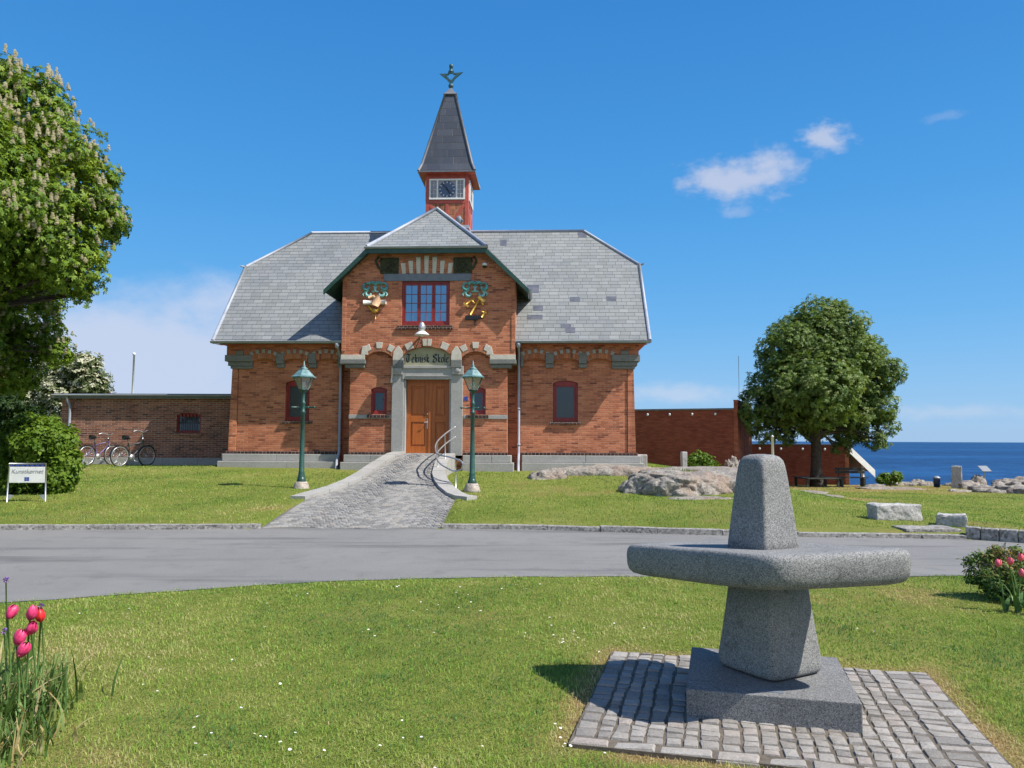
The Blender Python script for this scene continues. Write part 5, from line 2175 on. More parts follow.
SCX, SCY = 1.55, 4.80
SCU = empty('granite_sculpture', (SCX, SCY, 0), R(-15))
tag(SCU, 'grey granite sculpture of blunt obelisk rising through a thick square plate', 'sculpture')
b = MB()
b.box(-0.465, 0.465, -0.465, 0.465, -0.03, 0.186)
b.build('plinth', M['granite_plinth'], SCU, 0.006, loc=(0.01, 0.05, 0.0))
b = MB()
b.box(-0.055, 0.075, -0.355, -0.315, 0.186, 0.189)
b.build('name_plate', M['steel_grey'], SCU)
b = MB()
loft(b, [(0.27, 0.192, 6), (0.308, 0.20, 8), (0.322, 0.225, 12), (0.322, 0.26, 14), (0.293, 0.42, 14), (0.264, 0.60, 14), (0.242, 0.76, 14), (0.236, 0.83, 14)], R(45), 96)
po = b.build('pedestal', M['granite'], SCU, loc=(0.03, 0.12, 0.0))
po.scale = (0.95, 0.95, 1.0)
b = MB()
loft(b, [(0.15, 0.782, 5.0), (0.60, 0.784, 5.5), (0.79, 0.790, 7), (0.845, 0.802, 8), (0.874, 0.826, 9), (0.886, 0.86, 9), (0.890, 0.915, 9), (0.885, 0.950, 9), (0.868, 0.972, 9), (0.840, 0.982, 8), (0.76, 0.984, 7), (0.5, 0.982, 5), (0.2, 0.975, 5)], R(45), 200, 0.006)
# the plate is a skewed square leaning a little: its two diagonals
DA, DB = Vector((0.735, -0.415)), Vector((0.115, 0.61))
cr, sr = math.cos(R(15)), math.sin(R(15))
nv = []
for (x, y, z) in b.v:
    p_, q_ = x / 0.89, y / 0.89
    g = DA * p_ + DB * q_ + Vector((-0.045, -0.01))
    nv.append((g.x * cr - g.y * sr, g.x * sr + g.y * cr, z - 0.028 + 0.045 * p_ - 0.035 * q_))
b.v = nv
b.build('square_plate', M['granite'], SCU)
b = MB()
loft(b, [(0.216, 0.90, 14), (0.205, 1.0, 14), (0.177, 1.2, 14), (0.152, 1.38, 12), (0.139, 1.45, 9), (0.128, 1.485, 6), (0.105, 1.508, 5), (0.07, 1.52, 4), (0.02, 1.524, 3)], R(45), 96)
b.build('obelisk', M['granite'], SCU, loc=(0.0, 0.0, -0.004))


# ------------------------------------------------------------------ lamp posts
def make_lamp():
    t = empty('street_lamp')
    b = MB()
    b.lathe([(0.30, -0.1), (0.30, 0.05), (0.28, 0.065)], n=8, sm=False)
    b.lathe([(0.21, 0.066), (0.205, 0.13), (0.175, 0.23), (0.145, 0.29), (0.135, 0.30)], n=20)
    b.build('stone_base', M['pinkstone'], t)
    b = MB()
    b.lathe([(0.115, 0.301), (0.118, 0.33), (0.10, 0.36), (0.10, 0.39), (0.085, 0.40), (0.088, 0.43), (0.078, 0.46), (0.074, 0.52), (0.076, 0.54), (0.066, 0.56), (0.056, 1.3), (0.050, 2.00), (0.062, 2.01), (0.062, 2.05), (0.044, 2.07), (0.046, 2.22), (0.058, 2.24), (0.058, 2.28), (0.04, 2.30), (0.04, 2.50), (0.07, 2.55), (0.10, 2.57), (0.10, 2.585)], n=20)
    b.build('pole', M['lamp_green'], t)
    b = MB()
    b.tube([(-0.27, 0, 2.15), (0.27, 0, 2.15)], 0.018, 8)
    for s in (-1, 1):
        b.ball((s * 0.28, 0, 2.15), 0.03)
        b.ball((s * 0.13, 0, 2.15), 0.026)
    b.build('ladder_bar', M['lamp_green'], t)
    z0, z1, r0, r1 = 2.59, 2.90, 0.115, 0.262
    b = MB()
    n = 6
    P0 = [Vector((r0 * math.cos(R(60 * k + 30)), r0 * math.sin(R(60 * k + 30)), z0)) for k in range(n)]
    P1 = [Vector((r1 * math.cos(R(60 * k + 30)), r1 * math.sin(R(60 * k + 30)), z1)) for k in range(n)]
    for k in range(n):
        b.tube([P0[k], P1[k]], 0.010, 6)
        b.tube([P0[k], P0[(k + 1) % n]], 0.011, 6)
        b.tube([P1[k], P1[(k + 1) % n]], 0.012, 6)
    b.build('lantern_frame', M['lamp_green'], t)
    b = MB()
    for k in range(n):
        b.face([P0[k] * 0.999, P0[(k + 1) % n] * 0.999, P1[(k + 1) % n], P1[k]])
    b.build('lantern_glass', M['glass'], t)
    b = MB()
    b.lathe([(0.03, 2.585), (0.03, 2.66), (0.055, 2.67), (0.06, 2.76), (0.04, 2.80)], n=12)
    b.build('bulb', M['white'], t)
    b = MB()
    b.lathe([(0.315, 2.895), (0.318, 2.915), (0.27, 2.94), (0.13, 3.085), (0.09, 3.10)], n=6, sides=R(30), sm=False)
    b.lathe([(0.09, 3.101), (0.10, 3.12), (0.06, 3.15), (0.035, 3.17), (0.045, 3.19), (0.02, 3.22), (0.014, 3.30), (0.004, 3.32)], n=12)
    b.build('lantern_roof', M['verdigris_lamp'], t)
    return t


M['pinkstone'] = granite_mat('lamp_base_stone', (0.22, 0.19, 0.16), (0.40, 0.345, 0.29), (0.52, 0.46, 0.40), 26, 2, bumpd=0.004)
M['verdigris_lamp'] = plain('lamp_copper', (0.11, 0.21, 0.215), 0.45, 0.0, 0.3, 8, dirt=(0.30, 0.42, 0.43), dirtk=0.6)
lamp = make_lamp()
p = W(301, 494.5, 19.3)
lamp.location = (p.x, p.y, p.z + 0.02)
tag(lamp, 'green lamp post on the lawn left of the cobbled path', 'lamp post', 'lamp posts flanking the cobbled path')
l2 = copy_tree(lamp)
p = W(472, 496.5, 19.0)
l2.location = (p.x, p.y, p.z + 0.02)
l2['label'] = 'green lamp post beside the curved handrail right of the cobbled path'

# ------------------------------------------------------------------ handrail
hr = empty('handrail', (-1.9, 22.0, ramp_z(22)))
tag(hr, 'curved steel handrail with two bars leading to the wooden door', 'handrail')


def to(o, pts):
    return [Vector(p) - o.location for p in pts]


def spline(P, n=6):
    P = [Vector(p) for p in P]
    out = []
    for i in range(len(P) - 1):
        p0, p1, p2, p3 = P[max(0, i - 1)], P[i], P[i + 1], P[min(len(P) - 1, i + 2)]
        for k in range(n):
            t = k / n
            out.append(0.5 * ((2 * p1) + (-p0 + p2) * t + (2 * p0 - 5 * p1 + 4 * p2 - p3) * t * t + (-p0 + 3 * p1 - 3 * p2 + p3) * t ** 3))
    return out + [P[-1]]


top = [W(455, 427, 24.3), W(445, 434, 23.0), W(437, 442, 21.7), W(435.5, 449, 21.0), W(438, 454.5, 20.3), W(449, 457, 19.8), W(460, 460.5, 19.4), W(463, 464, 19.25)]
low = [W(455, 437, 24.3), W(446, 443.5, 23.0), W(438.5, 451, 21.7), W(436.5, 457, 21.0), W(440, 463.5, 20.3), W(447, 468, 19.8), W(454, 471, 19.5), W(461, 469.5, 19.3), W(463, 464, 19.25)]
b = MB()
b.tube(to(hr, spline(top)), 0.021, 10)
b.build('top_rail', M['steel'], hr)
b = MB()
b.tube(to(hr, spline(low)), 0.021, 10)
b.build('lower_rail', M['steel'], hr)
for (pt, pb) in ((W(437.5, 442.5, 21.7), W(437.8, 471, 21.7)), (W(445, 434, 23.0), W(445.3, 460, 23.0)), (W(455.5, 459, 19.6), W(455.8, 493, 19.45))):
    b = MB()
    b.tube(to(hr, [pt, pb - Vector((0, 0, 0.1))]), 0.019, 8)
    b.build('post', M['steel'], hr)

# ------------------------------------------------------------------ foliage tools


def leaves(centres, normals, size, rs, leaflets=5, spread=2.1, droop=0.25, width=0.42):
    k = len(centres)
    c = np.asarray(centres, dtype=float)
    n = np.asarray(normals, dtype=float)
    n /= np.linalg.norm(n, axis=1)[:, None] + 1e-9
    a = rs.normal(0, 1, (k, 3))
    t = np.cross(n, a)
    t /= np.linalg.norm(t, axis=1)[:, None] + 1e-9
    bb = np.cross(n, t)
    L = size * rs.uniform(0.7, 1.2, k)
    out = []
    for j in range(leaflets):
        an = (j - (leaflets - 1) / 2) / max(1, (leaflets - 1) / 2) * spread if leaflets > 1 else 0.0
        ls = L * (1.0 - 0.25 * abs(j - (leaflets - 1) / 2) / max(1, (leaflets - 1) / 2)) if leaflets > 1 else L
        d = t * math.cos(an) + bb * math.sin(an)
        sd_ = np.cross(n, d) * (ls * width / 2)[:, None]
        mid = c + d * (ls * 0.6)[:, None]
        tip = c + d * ls[:, None] - n * (ls * droop)[:, None]
        out.append(np.stack([c, mid - sd_, tip, mid + sd_], 1))
    return np.concatenate(out, 0)


def crown_points(lobes, n, rs, shell=0.55, up=0.45, gap=None, gf=1.6):
    if gap is not None:
        P, nn, d, i = crown_points(lobes, int(n * 1.9), rs, shell, up)
        k = np.array([noise.noise(tuple(q * gf)) + 0.4 * noise.noise(tuple(q * gf * 2.3)) for q in P]) > gap
        return P[k][:n], nn[k][:n], d[k][:n], i[k][:n]

    w = np.array([l[3] ** 2.2 for l in lobes])
    w /= w.sum()
    idx = rs.choice(len(lobes), n, p=w)
    C0 = np.array([l[:3] for l in lobes])[idx]
    r = np.array([l[3] for l in lobes])[idx]
    d = rs.normal(0, 1, (n, 3))
    d /= np.linalg.norm(d, axis=1)[:, None]
    f = shell + (1 - shell) * rs.uniform(0, 1, n) ** 0.6
    # sub-clumps: push along a bumpy radius
    bump = np.array([noise.noise((q[0] * 2.6 + i * 3.7, q[1] * 2.6, q[2] * 2.6)) for q, i in zip(d, idx)])
    P = C0 + d * (r * f * (1 + 0.36 * bump))[:, None] * np.array([1, 1, 0.92])
    nn = d * 0.7 + np.array([0, 0, up]) + rs.normal(0, 0.42, (n, 3))
    return P, nn, d, idx


def limbs(b, base, h, r, lobes, rs, frac=0.55, n=10):
    top = Vector((base[0], base[1], base[2] + h))
    B = Vector(base)
    b.tube([B - Vector((0, 0, 0.2)), B + Vector((0, 0, 0.05)), B + Vector((0, 0, h * 0.35)), B + Vector((0.02, 0, h * 0.7)), top], [r * 1.7, r * 1.35, r * 1.02, r * 0.95, r * 0.85], 12)
    for l in lobes:
        e = Vector(l[:3])
        m = top.lerp(e, 0.5) + Vector((rs.uniform(-.2, .2), rs.uniform(-.2, .2), rs.uniform(0.0, 0.4)))
        s = top - Vector((0, 0, rs.uniform(0, h * 0.25)))
        b.tube([s, s.lerp(m, 0.5) + Vector((0, 0, 0.1)), m, m.lerp(e, 0.6), e], [r * 0.45, r * 0.28, r * 0.19, r * 0.11, r * 0.04], 7)
        for _ in range(3):
            f = e + Vector((rs.normal(0, 1), rs.normal(0, 1), rs.normal(0, 0.8))).normalized() * l[3] * 0.8
            b.tube([m, m.lerp(f, 0.5), f], [r * 0.14, r * 0.09, r * 0.02], 5)


def px_lobes(L, Y, rs, dj=0.5):
    out = []
    for q in L:
        cx, cy, rr = q[:3]
        r = rr * Y / FPX
        dy = q[3] if len(q) > 3 else rs.uniform(-dj, dj) * r
        p = W(cx, cy, Y + dy)
        out.append((p.x, p.y, p.z, r))
    return out


M['chestnut'] = leaf_mat('chestnut_leaf', (0.055, 0.115, 0.010), (0.140, 0.228, 0.019), (0.250, 0.325, 0.040), 0.25)
M['tree_leaf'] = leaf_mat('round_tree_leaf', (0.050, 0.100, 0.020), (0.120, 0.195, 0.040), (0.200, 0.270, 0.070), 0.33)
M['tree_key'] = leaf_mat('pale_seed_cluster', (0.19, 0.24, 0.08), (0.26, 0.31, 0.12), (0.34, 0.38, 0.17), 0.3)
M['bush_leaf'] = leaf_mat('bush_leaf', (0.05, 0.115, 0.012), (0.125, 0.215, 0.022), (0.215, 0.30, 0.04), 0.38)
M['pale_leaf'] = leaf_mat('pale_tree_leaf', (0.055, 0.085, 0.030), (0.12, 0.16, 0.06), (0.20, 0.24, 0.10), 0.3)
M['blossom_w'] = leaf_mat('cream_blossom', (0.42, 0.42, 0.28), (0.52, 0.52, 0.36), (0.62, 0.61, 0.45), 0.3, tt=(1, 1, 0.8))
M['candle'] = leaf_mat('chestnut_blossom', (0.62, 0.56, 0.42), (0.74, 0.70, 0.56), (0.80, 0.78, 0.66), 0.3, tt=(1, 0.95, 0.85))
M['dark_leaf'] = leaf_mat('dark_shrub_leaf', (0.012, 0.030, 0.008), (0.028, 0.060, 0.012), (0.055, 0.095, 0.02), 0.25)
M['blade_leaf'] = leaf_mat('strap_leaf', (0.060, 0.120, 0.030), (0.125, 0.215, 0.050), (0.26, 0.32, 0.11), 0.35)
M['straw'] = leaf_mat('dry_leaf', (0.30, 0.22, 0.08), (0.42, 0.33, 0.15), (0.55, 0.47, 0.28), 0.3)
M['peony'] = leaf_mat('peony_leaf', (0.030, 0.080, 0.018), (0.085, 0.165, 0.030), (0.34, 0.25, 0.08), 0.3)

# ---- the flowering chestnut at the left
rg = np.random.default_rng(21)
lob = px_lobes([(-80, 148, 116, 0), (8, 112, 62), (-12, 90, 44), (36, 102, 32), (54, 114, 20), (108, 205, 14), (112, 180, 9), (70, 128, 12), (62, 150, 40), (92, 172, 28), (100, 222, 30), (68, 205, 46, -0.6), (40, 235, 60, -0.8), (72, 268, 34, -0.8), (-50, 240, 120, 0.5),
                (84, 290, 15, -0.6), (10, 300, 52, 1.0), (36, 338, 34, 1.3), (58, 352, 18, 1.0), (-5, 355, 48, 1.3), (-100, 345, 85), (-160, 200, 130), (-180, 320, 90), (-90, 180, 120, 2.2), (-70, 300, 100, 2.2), (-80, 180, 110, -2.0), (18, 375, 24, 1.2)], 16.0, rg, 0.7)
tr = empty('chestnut_tree', (xf(-110, 16), 16.0, terrain(xf(-110, 16), 16.0)))
tag(tr, 'large flowering horse chestnut with upright blossom candles at the far left', 'tree')
off = np.array(tr.location)
P, nn, d, idx = crown_points(lob, 80000, rg, 0.5, 0.45, -0.22, 1.5)
co = leaves(P, nn, 0.095, rg, 6, 2.2, 0.3, 0.46)
clump = np.array([noise.noise(tuple(q * 0.9)) for q in P])
tn = np.clip(0.45 + 0.35 * clump + rg.normal(0, 0.2, len(P)), 0, 1)
np_mesh('crown', co - off, 4, M['chestnut'], tr, np.tile(tn, 6))
b = MB()
limbs(b, (0, 0, 0), 3.2, 0.32, [(l[0] - off[0], l[1] - off[1], l[2] - off[2], l[3]) for l in lob], rg)
b.build('trunk', M['bark'], tr)
# blossom candles
P2, n2, d2, i2 = crown_points(lob, 6500, rg, 0.93, 0.8, -0.15, 1.5)
keep = d2[:, 2] > -0.35
P2 = P2[keep] - d2[keep] * 0.02 + np.array([0, 0, 0.05])
k = len(P2)
parts = []
hgt = rg.uniform(0.06, 0.14, k)
for lev in range(6):
    f = lev / 5.0
    for s in range(7):
        an = rg.uniform(0, 6.28, k)
        rad = 0.048 * (1 - 0.6 * f)
        e = np.stack([np.cos(an), np.sin(an), rg.uniform(-0.2, 0.7, k)], 1)
        c0 = P2 + np.stack([np.zeros(k), np.zeros(k), hgt * f], 1)
        c0 = c0 + np.stack([np.zeros(k), np.zeros(k), rg.uniform(-0.022, 0.022, k)], 1)
        sdv = np.stack([-np.sin(an), np.cos(an), np.zeros(k)], 1) * 0.026
        tip = c0 + e * rad
        parts.append(np.stack([c0, c0 + e * rad * 0.6 - sdv, tip, c0 + e * rad * 0.6 + sdv], 1))
o = np_mesh('blossoms', np.concatenate(parts, 0) - off, 4, M['candle'], tr, rg.uniform(0, 1, k * 42))
o['kind'] = 'stuff'


def simple_tree(name, label, cat, lobes, base, n, size, mat, rs, leaflets=5, trunk=(2.0, 0.2), shell=0.5, gap=None, group=None, extra=None, width=0.46, tv=0.3, trunkname='trunk'):
    t = empty(name, base)
    tag(t, label, cat, group)
    of = np.array(base)
    P, nn, d, idx = crown_points(lobes, n, rs, shell, 0.45, gap)
    z = np.array([terrain(q[0], q[1]) for q in P])
    ok = P[:, 2] > z + 0.03
    P, nn, d = P[ok], nn[ok], d[ok]
    co = leaves(P, nn, size, rs, leaflets, 2.0, 0.25, width)
    cl = np.array([noise.noise(tuple(q * (0.25 / size * 0.7))) for q in P])
    tn = np.clip(0.5 + tv * cl + rs.normal(0, 0.17, len(P)), 0, 1)
    np_mesh('crown' if trunkname == 'trunk' else 'foliage', co - of, 4, M[mat], t, np.tile(tn, leaflets))
    b = MB()
    limbs(b, (0, 0, 0), trunk[0], trunk[1], [(l[0] - of[0], l[1] - of[1], l[2] - of[2], l[3]) for l in lobes], rs)
    b.build(trunkname, M['bark'], t)
    if extra:
        em, cnt, es, el = extra
        P2, n2, d2, _ = crown_points(lobes, cnt, rs, 0.94, 0.9)
        kp = d2[:, 2] > -0.3
        P2, n2 = P2[kp], n2[kp]
        co = leaves(P2, n2, es, rs, el, 2.6, 0.1, 0.6)
        o = np_mesh('blossoms', co - of, 4, M[em], t, np.tile(rs.uniform(0, 1, len(P2)), el))
        o['kind'] = 'stuff'
    return t


# ---- the round tree by the shore
rg = np.random.default_rng(33)
TX, TY = xf(815, 36), 36.0
lob = px_lobes([(818, 320, 25), (832, 312, 16), (800, 338, 30), (842, 336, 30), (780, 356, 25), (820, 362, 42), (862, 354, 24), (864, 378, 32), (884, 374, 20), (770, 388, 25), (757, 402, 18, -1.0), (755, 422, 13, -1.2), (766, 430, 14, -1), (748, 412, 10, -1.2), (838, 330, 28), (788, 344, 26), (852, 358, 30), (812, 345, 34),
                (796, 392, 38), (840, 392, 40), (778, 416, 24), (814, 408, 28), (858, 412, 28), (878, 406, 22), (886, 426, 13), (872, 438, 13), (846, 434, 16), (788, 438, 9), (842, 448, 10), (884, 442, 8), (825, 350, 40, 2.0), (830, 400, 48, 2.4), (820, 390, 40, -1.8)], 36.0, rg, 0.8)
simple_tree('broadleaf_tree', 'dense round green tree standing before the sea with a bench around its trunk', 'tree', lob, (TX, TY, terrain(TX, TY)), 30000, 0.16, 'tree_leaf', rg, 5, (2.6, 0.24), 0.55, gap=-0.2, extra=('tree_key', 7000, 0.10, 4))

# ---- bush with the sign before it
rg = np.random.default_rng(44)
BY = 18.0
lob = px_lobes([(36, 442, 27), (20, 436, 20), (58, 442, 20), (10, 455, 18), (66, 462, 16), (40, 466, 26), (56, 478, 20), (22, 474, 24), (44, 488, 16), (30, 428, 16), (48, 428, 14), (12, 478, 16), (64, 488, 9)], BY, rg, 0.6)
bx = xf(38, BY)
simple_tree('round_bush', 'bright green leafy bush on the lawn behind the small white sign', 'bush', lob, (bx, BY, terrain(bx, BY)), 8000, 0.115, 'bush_leaf', rg, 3, (0.3, 0.05), 0.4, width=0.75, trunkname='stems')

# ---- pale flowering tree and darker shrubs behind the annex
rg = np.random.default_rng(55)
for (nm, lb, cat, L, Y, n, sz, mt, ex, tk) in (
    ('flowering_tree', 'pale tree with cream blossom behind the flat roofed annex', 'tree', [(30, 392, 24), (58, 380, 26), (84, 368, 18), (92, 386, 18), (66, 398, 26), (40, 412, 24), (98, 402, 12), (14, 405, 18), (70, 415, 20)], 36.0, 7000, 0.22, 'pale_leaf', ('blossom_w', 3600, 0.17, 4), (1.6, 0.2)),
    ('dark_shrub', 'dark green shrub under the chestnut behind the bush', 'shrub', [(8, 408, 20), (-14, 415, 24), (28, 420, 16), (-30, 430, 24), (12, 428, 18)], 30.0, 4500, 0.2, 'dark_leaf', None, (0.8, 0.1)),
    ('background_tree', 'green tree far left behind the yellow house', 'tree', [(-70, 390, 40), (-110, 400, 50), (-40, 400, 34), (-90, 430, 50)], 46.0, 4500, 0.3, 'tree_leaf', None, (1.6, 0.25)),
):
    lob = px_lobes(L, Y, rg, 0.6)
    bx = sum(l[0] for l in lob) / len(lob)
    simple_tree(nm, lb, cat, lob, (bx, Y, terrain(bx, Y)), n, sz, mt, rg, 4, tk, 0.4, extra=ex)
# small bush by the red wall, plant on the shore
rg = np.random.default_rng(66)
lob = px_lobes([(700, 460, 10), (692, 463, 9), (709, 464, 8), (700, 466, 12), (704, 458, 6)], 25.5, rg, 0.5)
simple_tree('small_bush', 'small bright green bush between the rock outcrop and red wall', 'bush', lob, (xf(700, 25.5), 25.5, terrain(xf(700, 25.5), 25.5)), 1500, 0.10, 'bush_leaf', rg, 3, (0.15, 0.03), 0.3, width=0.8, trunkname='stems')
lob = px_lobes([(886, 478, 6), (896, 477, 6), (880, 480, 4)], 37.0, rg, 0.5)
simple_tree('shore_plant', 'small green leafy plant among the shore rocks', 'plant', lob, (xf(888, 37), 37.0, terrain(xf(888, 37), 37)), 500, 0.14, 'bush_leaf', rg, 3, (0.1, 0.02), 0.3, width=0.8, trunkname='stems')


# ------------------------------------------------------------------ rocks
def rock(name, label, c, rx, ry, h, seed, sub=5, sink=0.35, rough=0.35, flat=0.0, rz=0.0, cat='rock', mat='rock', group=None, z=None, facet=0.5, boxy=False):
    bm = bmesh.new()
    bmesh.ops.create_icosphere(bm, subdivisions=sub, radius=1.0)
    for v in bm.verts:
        p = v.co.copy()
        q = Vector((p.x * rx, p.y * ry, p.z * h)) * (1.5 / max(rx, ry) ** 0.6) + Vector((seed * 7.3, seed * 3.1, seed))
        dd = 0.0
        amp, fr = 1.0, 1.0
        for _ in range(5):
            dd += amp * noise.noise(q * fr)
            amp *= 0.5
            fr *= 2.1
        vd = noise.voronoi(q * 1.7)[0]
        crack = min(0.25, vd[1] - vd[0])
        k = 1.0 + rough * dd + facet * (crack - 0.2) * 0.7
        p = p * k
        if flat:
            top = 0.55
            if p.z > top:
                p.z = top + (p.z - top) * (1 - flat)
        if boxy:
            m_ = max(abs(p.x), abs(p.y), 1e-6)
            q2 = math.hypot(p.x, p.y)
            if q2 > 1e-6 and p.z > -0.2:
                g_ = min(1.35, (max(0.0, q2) ** -0.45 if q2 < 1 else 1.0))
                p.x *= g_
                p.y *= g_
        v.co = Vector((p.x * rx, p.y * ry, p.z * h))
    me = bpy.data.meshes.new(name)
    bm.to_mesh(me)
    bm.free()
    me.materials.append(M[mat])
    me.polygons.foreach_set('use_smooth', [True] * len(me.polygons))
    o = bpy.data.objects.new(name, me)
    C.objects.link(o)
    zz = terrain(c[0], c[1]) if z is None else z
    o.location = (c[0], c[1], zz - sink * h + 0.0)
    o.rotation_euler = (0, 0, rz)
    tag(o, label, cat, group)
    return o


rock('rock_outcrop', 'large pale granite outcrop with dark cracked front on the lawn', (4.12, 19.3), 1.28, 1.5, 0.70, 3, 6, 0.1, 0.20, 0.55, R(-6), facet=0.55, boxy=True)
rock('rock_outcrop', 'low pale rock running up to the foot of the red wall', (5.5, 22.0), 1.8, 2.0, 0.66, 9, 5, 0.25, 0.22, 0.5, R(15), facet=0.35)
rock('rock_outcrop', 'rounded rock beside the obelisk at the right end of the outcrop', (5.45, 19.6), 0.85, 1.0, 0.62, 17, 5, 0.2, 0.22, 0.4, facet=0.4)
rock('flat_rock', 'thin flat rock in the grass in front of the outcrop', (4.3, 17.5), 0.85, 0.35, 0.10, 5, 4, 0.35, 0.3, 0.6)
rock('low_rock', 'long low rock along the foot of the school wall', (3.0, 23.2), 2.0, 0.75, 0.50, 21, 5, 0.25, 0.25, 0.5, R(-4), facet=0.4)
rock('low_rock', 'lumpy rock at the left end of the long low rock', (1.0, 22.0), 0.62, 0.5, 0.42, 27, 5, 0.2, 0.3, 0.4, facet=0.5)
rock('upright_rock', 'upright pale rock against the brick end pier', (xf(733, 28.5), 28.5), 0.5, 0.4, 1.2, 31, 5, 0.25, 0.3)
rock('flat_rock', 'pale rock slab flush with the lawn under the round tree', (xf(800, 29), 29.0), 0.9, 1.6, 0.16, 41, 5, 0.35, 0.3, 0.6, R(-40))
rock('flat_rock', 'narrow pale slab continuing towards the road from the tree', (xf(825, 26), 26.0), 0.55, 1.1, 0.12, 43, 5, 0.4, 0.3, 0.6, R(-35))
rock('flat_rock', 'broad pale slab right of the park bench', (xf(892, 33), 33.5), 1.55, 0.7, 0.22, 45, 5, 0.25, 0.3, 0.6)
# rocks along the shore
shore = [(873, 480, 35, .5, .4, .3), (893, 479, 38, .5, .4, .4), (915, 481, 38, .45, .4, .55), (925, 483, 38, .3, .3, .3), (905, 482, 38, .6, .4, .3), (968, 484, 35, .8, .6, .55), (975, 482, 36, .35, .4, .9),
         (985, 490, 33, .9, .7, .45), (1002, 480, 37, .6, .5, .65), (1018, 479, 37, .7, .5, .75), (1010, 492, 32, 1.0, .7, .5), (1022, 497, 30, .8, .6, .4), (990, 498, 31, .8, .4, .25), (1030, 486, 34, 1.0, .8, .7),
         (960, 496, 32, .8, .3, .14), (950, 495, 32, .3, .25, .22), (1045, 490, 33, 1.2, .9, .8), (1070, 488, 34, 1.3, 1.0, .8), (948, 483, 38, .4, .3, .25), (997, 486, 36, .5, .4, .5)]
SL_ = ['small boulder on the shore right of the park bench', 'low boulder beside the green shore plant', 'dark pointed boulder left of the navy bin', 'small stone just left of the navy bin', 'low wide rock behind the shore slab',
       'pale block of rock right of the upright stone', 'tall pointed rock rising behind the pale block', 'wide rock at the front of the right hand rock pile', 'rounded dark rock topping the rock pile', 'dark high rock at the right frame edge',
       'broad pale rock low in the right hand pile', 'pale rock at the near right end of the pile', 'thin ledge of rock at the foot of the pile', 'big rock of the pile cut by the right edge', 'flat stone in the grass before the upright stone',
       'small dark stone in the grass before the upright stone', 'large shore rock just beyond the right edge', 'farthest right large shore rock', 'small rock between navy bin and upright stone', 'grey rock in the middle of the rock pile']
for i, ((px, py, Y, rx, ry, h), lb) in enumerate(zip(shore, SL_)):
    x = xf(px, Y)
    rock('shore_rock', lb, (x, Y), rx, ry, h, 50 + i * 3, 4, 0.25, 0.35, 0.3, i * 0.7, group='rocks along the shore', facet=0.9)


def hewn(name, label, c, lx, ly, h, seed, rz, mat='rock', chips=0.05, cat='stone block'):
    bm = bmesh.new()
    bmesh.ops.create_cube(bm, size=1.0)
    bmesh.ops.scale(bm, vec=(lx, ly, h), verts=bm.verts)
    bmesh.ops.subdivide_edges(bm, edges=bm.edges, cuts=14, use_grid_fill=True)
    for v in bm.verts:
        p = v.co
        q = Vector((p.x * 3 + seed, p.y * 3, p.z * 3))
        n = noise.noise(q) * 0.6 + noise.noise(q * 2.3) * 0.35 + noise.noise(q * 5.1) * 0.2
        ex = min(lx / 2 - abs(p.x), ly / 2 - abs(p.y)), h / 2 - abs(p.z)
        d = Vector((p.x / lx, p.y / ly, p.z / h)).normalized()
        edge = sum(1 for a, b_ in ((abs(p.x), lx / 2), (abs(p.y), ly / 2), (abs(p.z), h / 2)) if b_ - a < 0.02)
        v.co = p + d * chips * n - d * (0.012 * max(0, edge - 1))
    me = bpy.data.meshes.new(name)
    bm.to_mesh(me)
    bm.free()
    me.materials.append(M[mat])
    o = bpy.data.objects.new(name, me)
    C.objects.link(o)
    o.location = (c[0], c[1], terrain(c[0], c[1]) + h / 2 - 0.05)
    o.rotation_euler = (0, 0, rz)
    tag(o, label, cat)
    return o


hewn('granite_block', 'long rough pale granite block lying on the lawn', (7.26, 14.75), 0.93, 0.36, 0.34, 3, R(8), 'blockstone', chips=0.06)
hewn('granite_block', 'smaller tilted granite block right of the long one', (7.92, 14.0), 0.46, 0.4, 0.26, 8, R(-30), 'blockstone', chips=0.05)
hewn('stone_step', 'flat worn stone step set behind the kerb', (7.12, 13.36), 0.95, 0.56, 0.09, 12, R(-1), 'kerbstone', 0.03, 'step')
p = W(957, 487, 35)
st = hewn('standing_stone', 'slim upright grey stone post in front of the sea', (p.x, 35.0), 0.42, 0.3, 1.05, 22, R(-30), 'blockstone', 0.04, 'stone post')
p = W(684, 470, 24.5)
hewn('stone_marker', 'short pale stone marker post left of the small bush', (p.x, 24.5), 0.18, 0.18, 0.62, 25, 0.1, 'ashlar', 0.015, 'stone post')
hewn('stone_box', 'low stone pier against the right corner of the school', (xf(642, 25.6), 25.8), 0.36, 0.4, 0.50, 28, R(-3), 'ashlar', 0.012, 'stone pier')

# low retaining wall of upright stones
b = MB()
rs3 = random.Random(9)
t0 = Vector((7.47, 12.82))
dirs = [(0.62, -0.46)] * 4 + [(0.8, -0.4)] * 8 + [(0.95, -0.2)] * 10
pw = t0.copy()
for i, dr_ in enumerate(dirs):
    dv = Vector(dr_).normalized()
    ln = rs3.uniform(0.17, 0.27)
    nv = Vector((-dv.y, dv.x))
    h = 0.21 + rs3.uniform(-0.012, 0.012)
    a, c = pw + dv * 0.006, pw + dv * (ln - 0.006)
    dep = rs3.uniform(-0.012, 0.012)
    poly = [a - nv * (dep), c - nv * dep, c + nv * 0.2, a + nv * 0.2]
    b.prism([tuple(q) for q in poly], -0.05, h, axis='z')
    pw = pw + dv * ln
o = b.build('retaining_wall', M['kerbstone'], None, 0.014)
tag(o, 'low wall of upright squared stones along the road at right', 'wall')

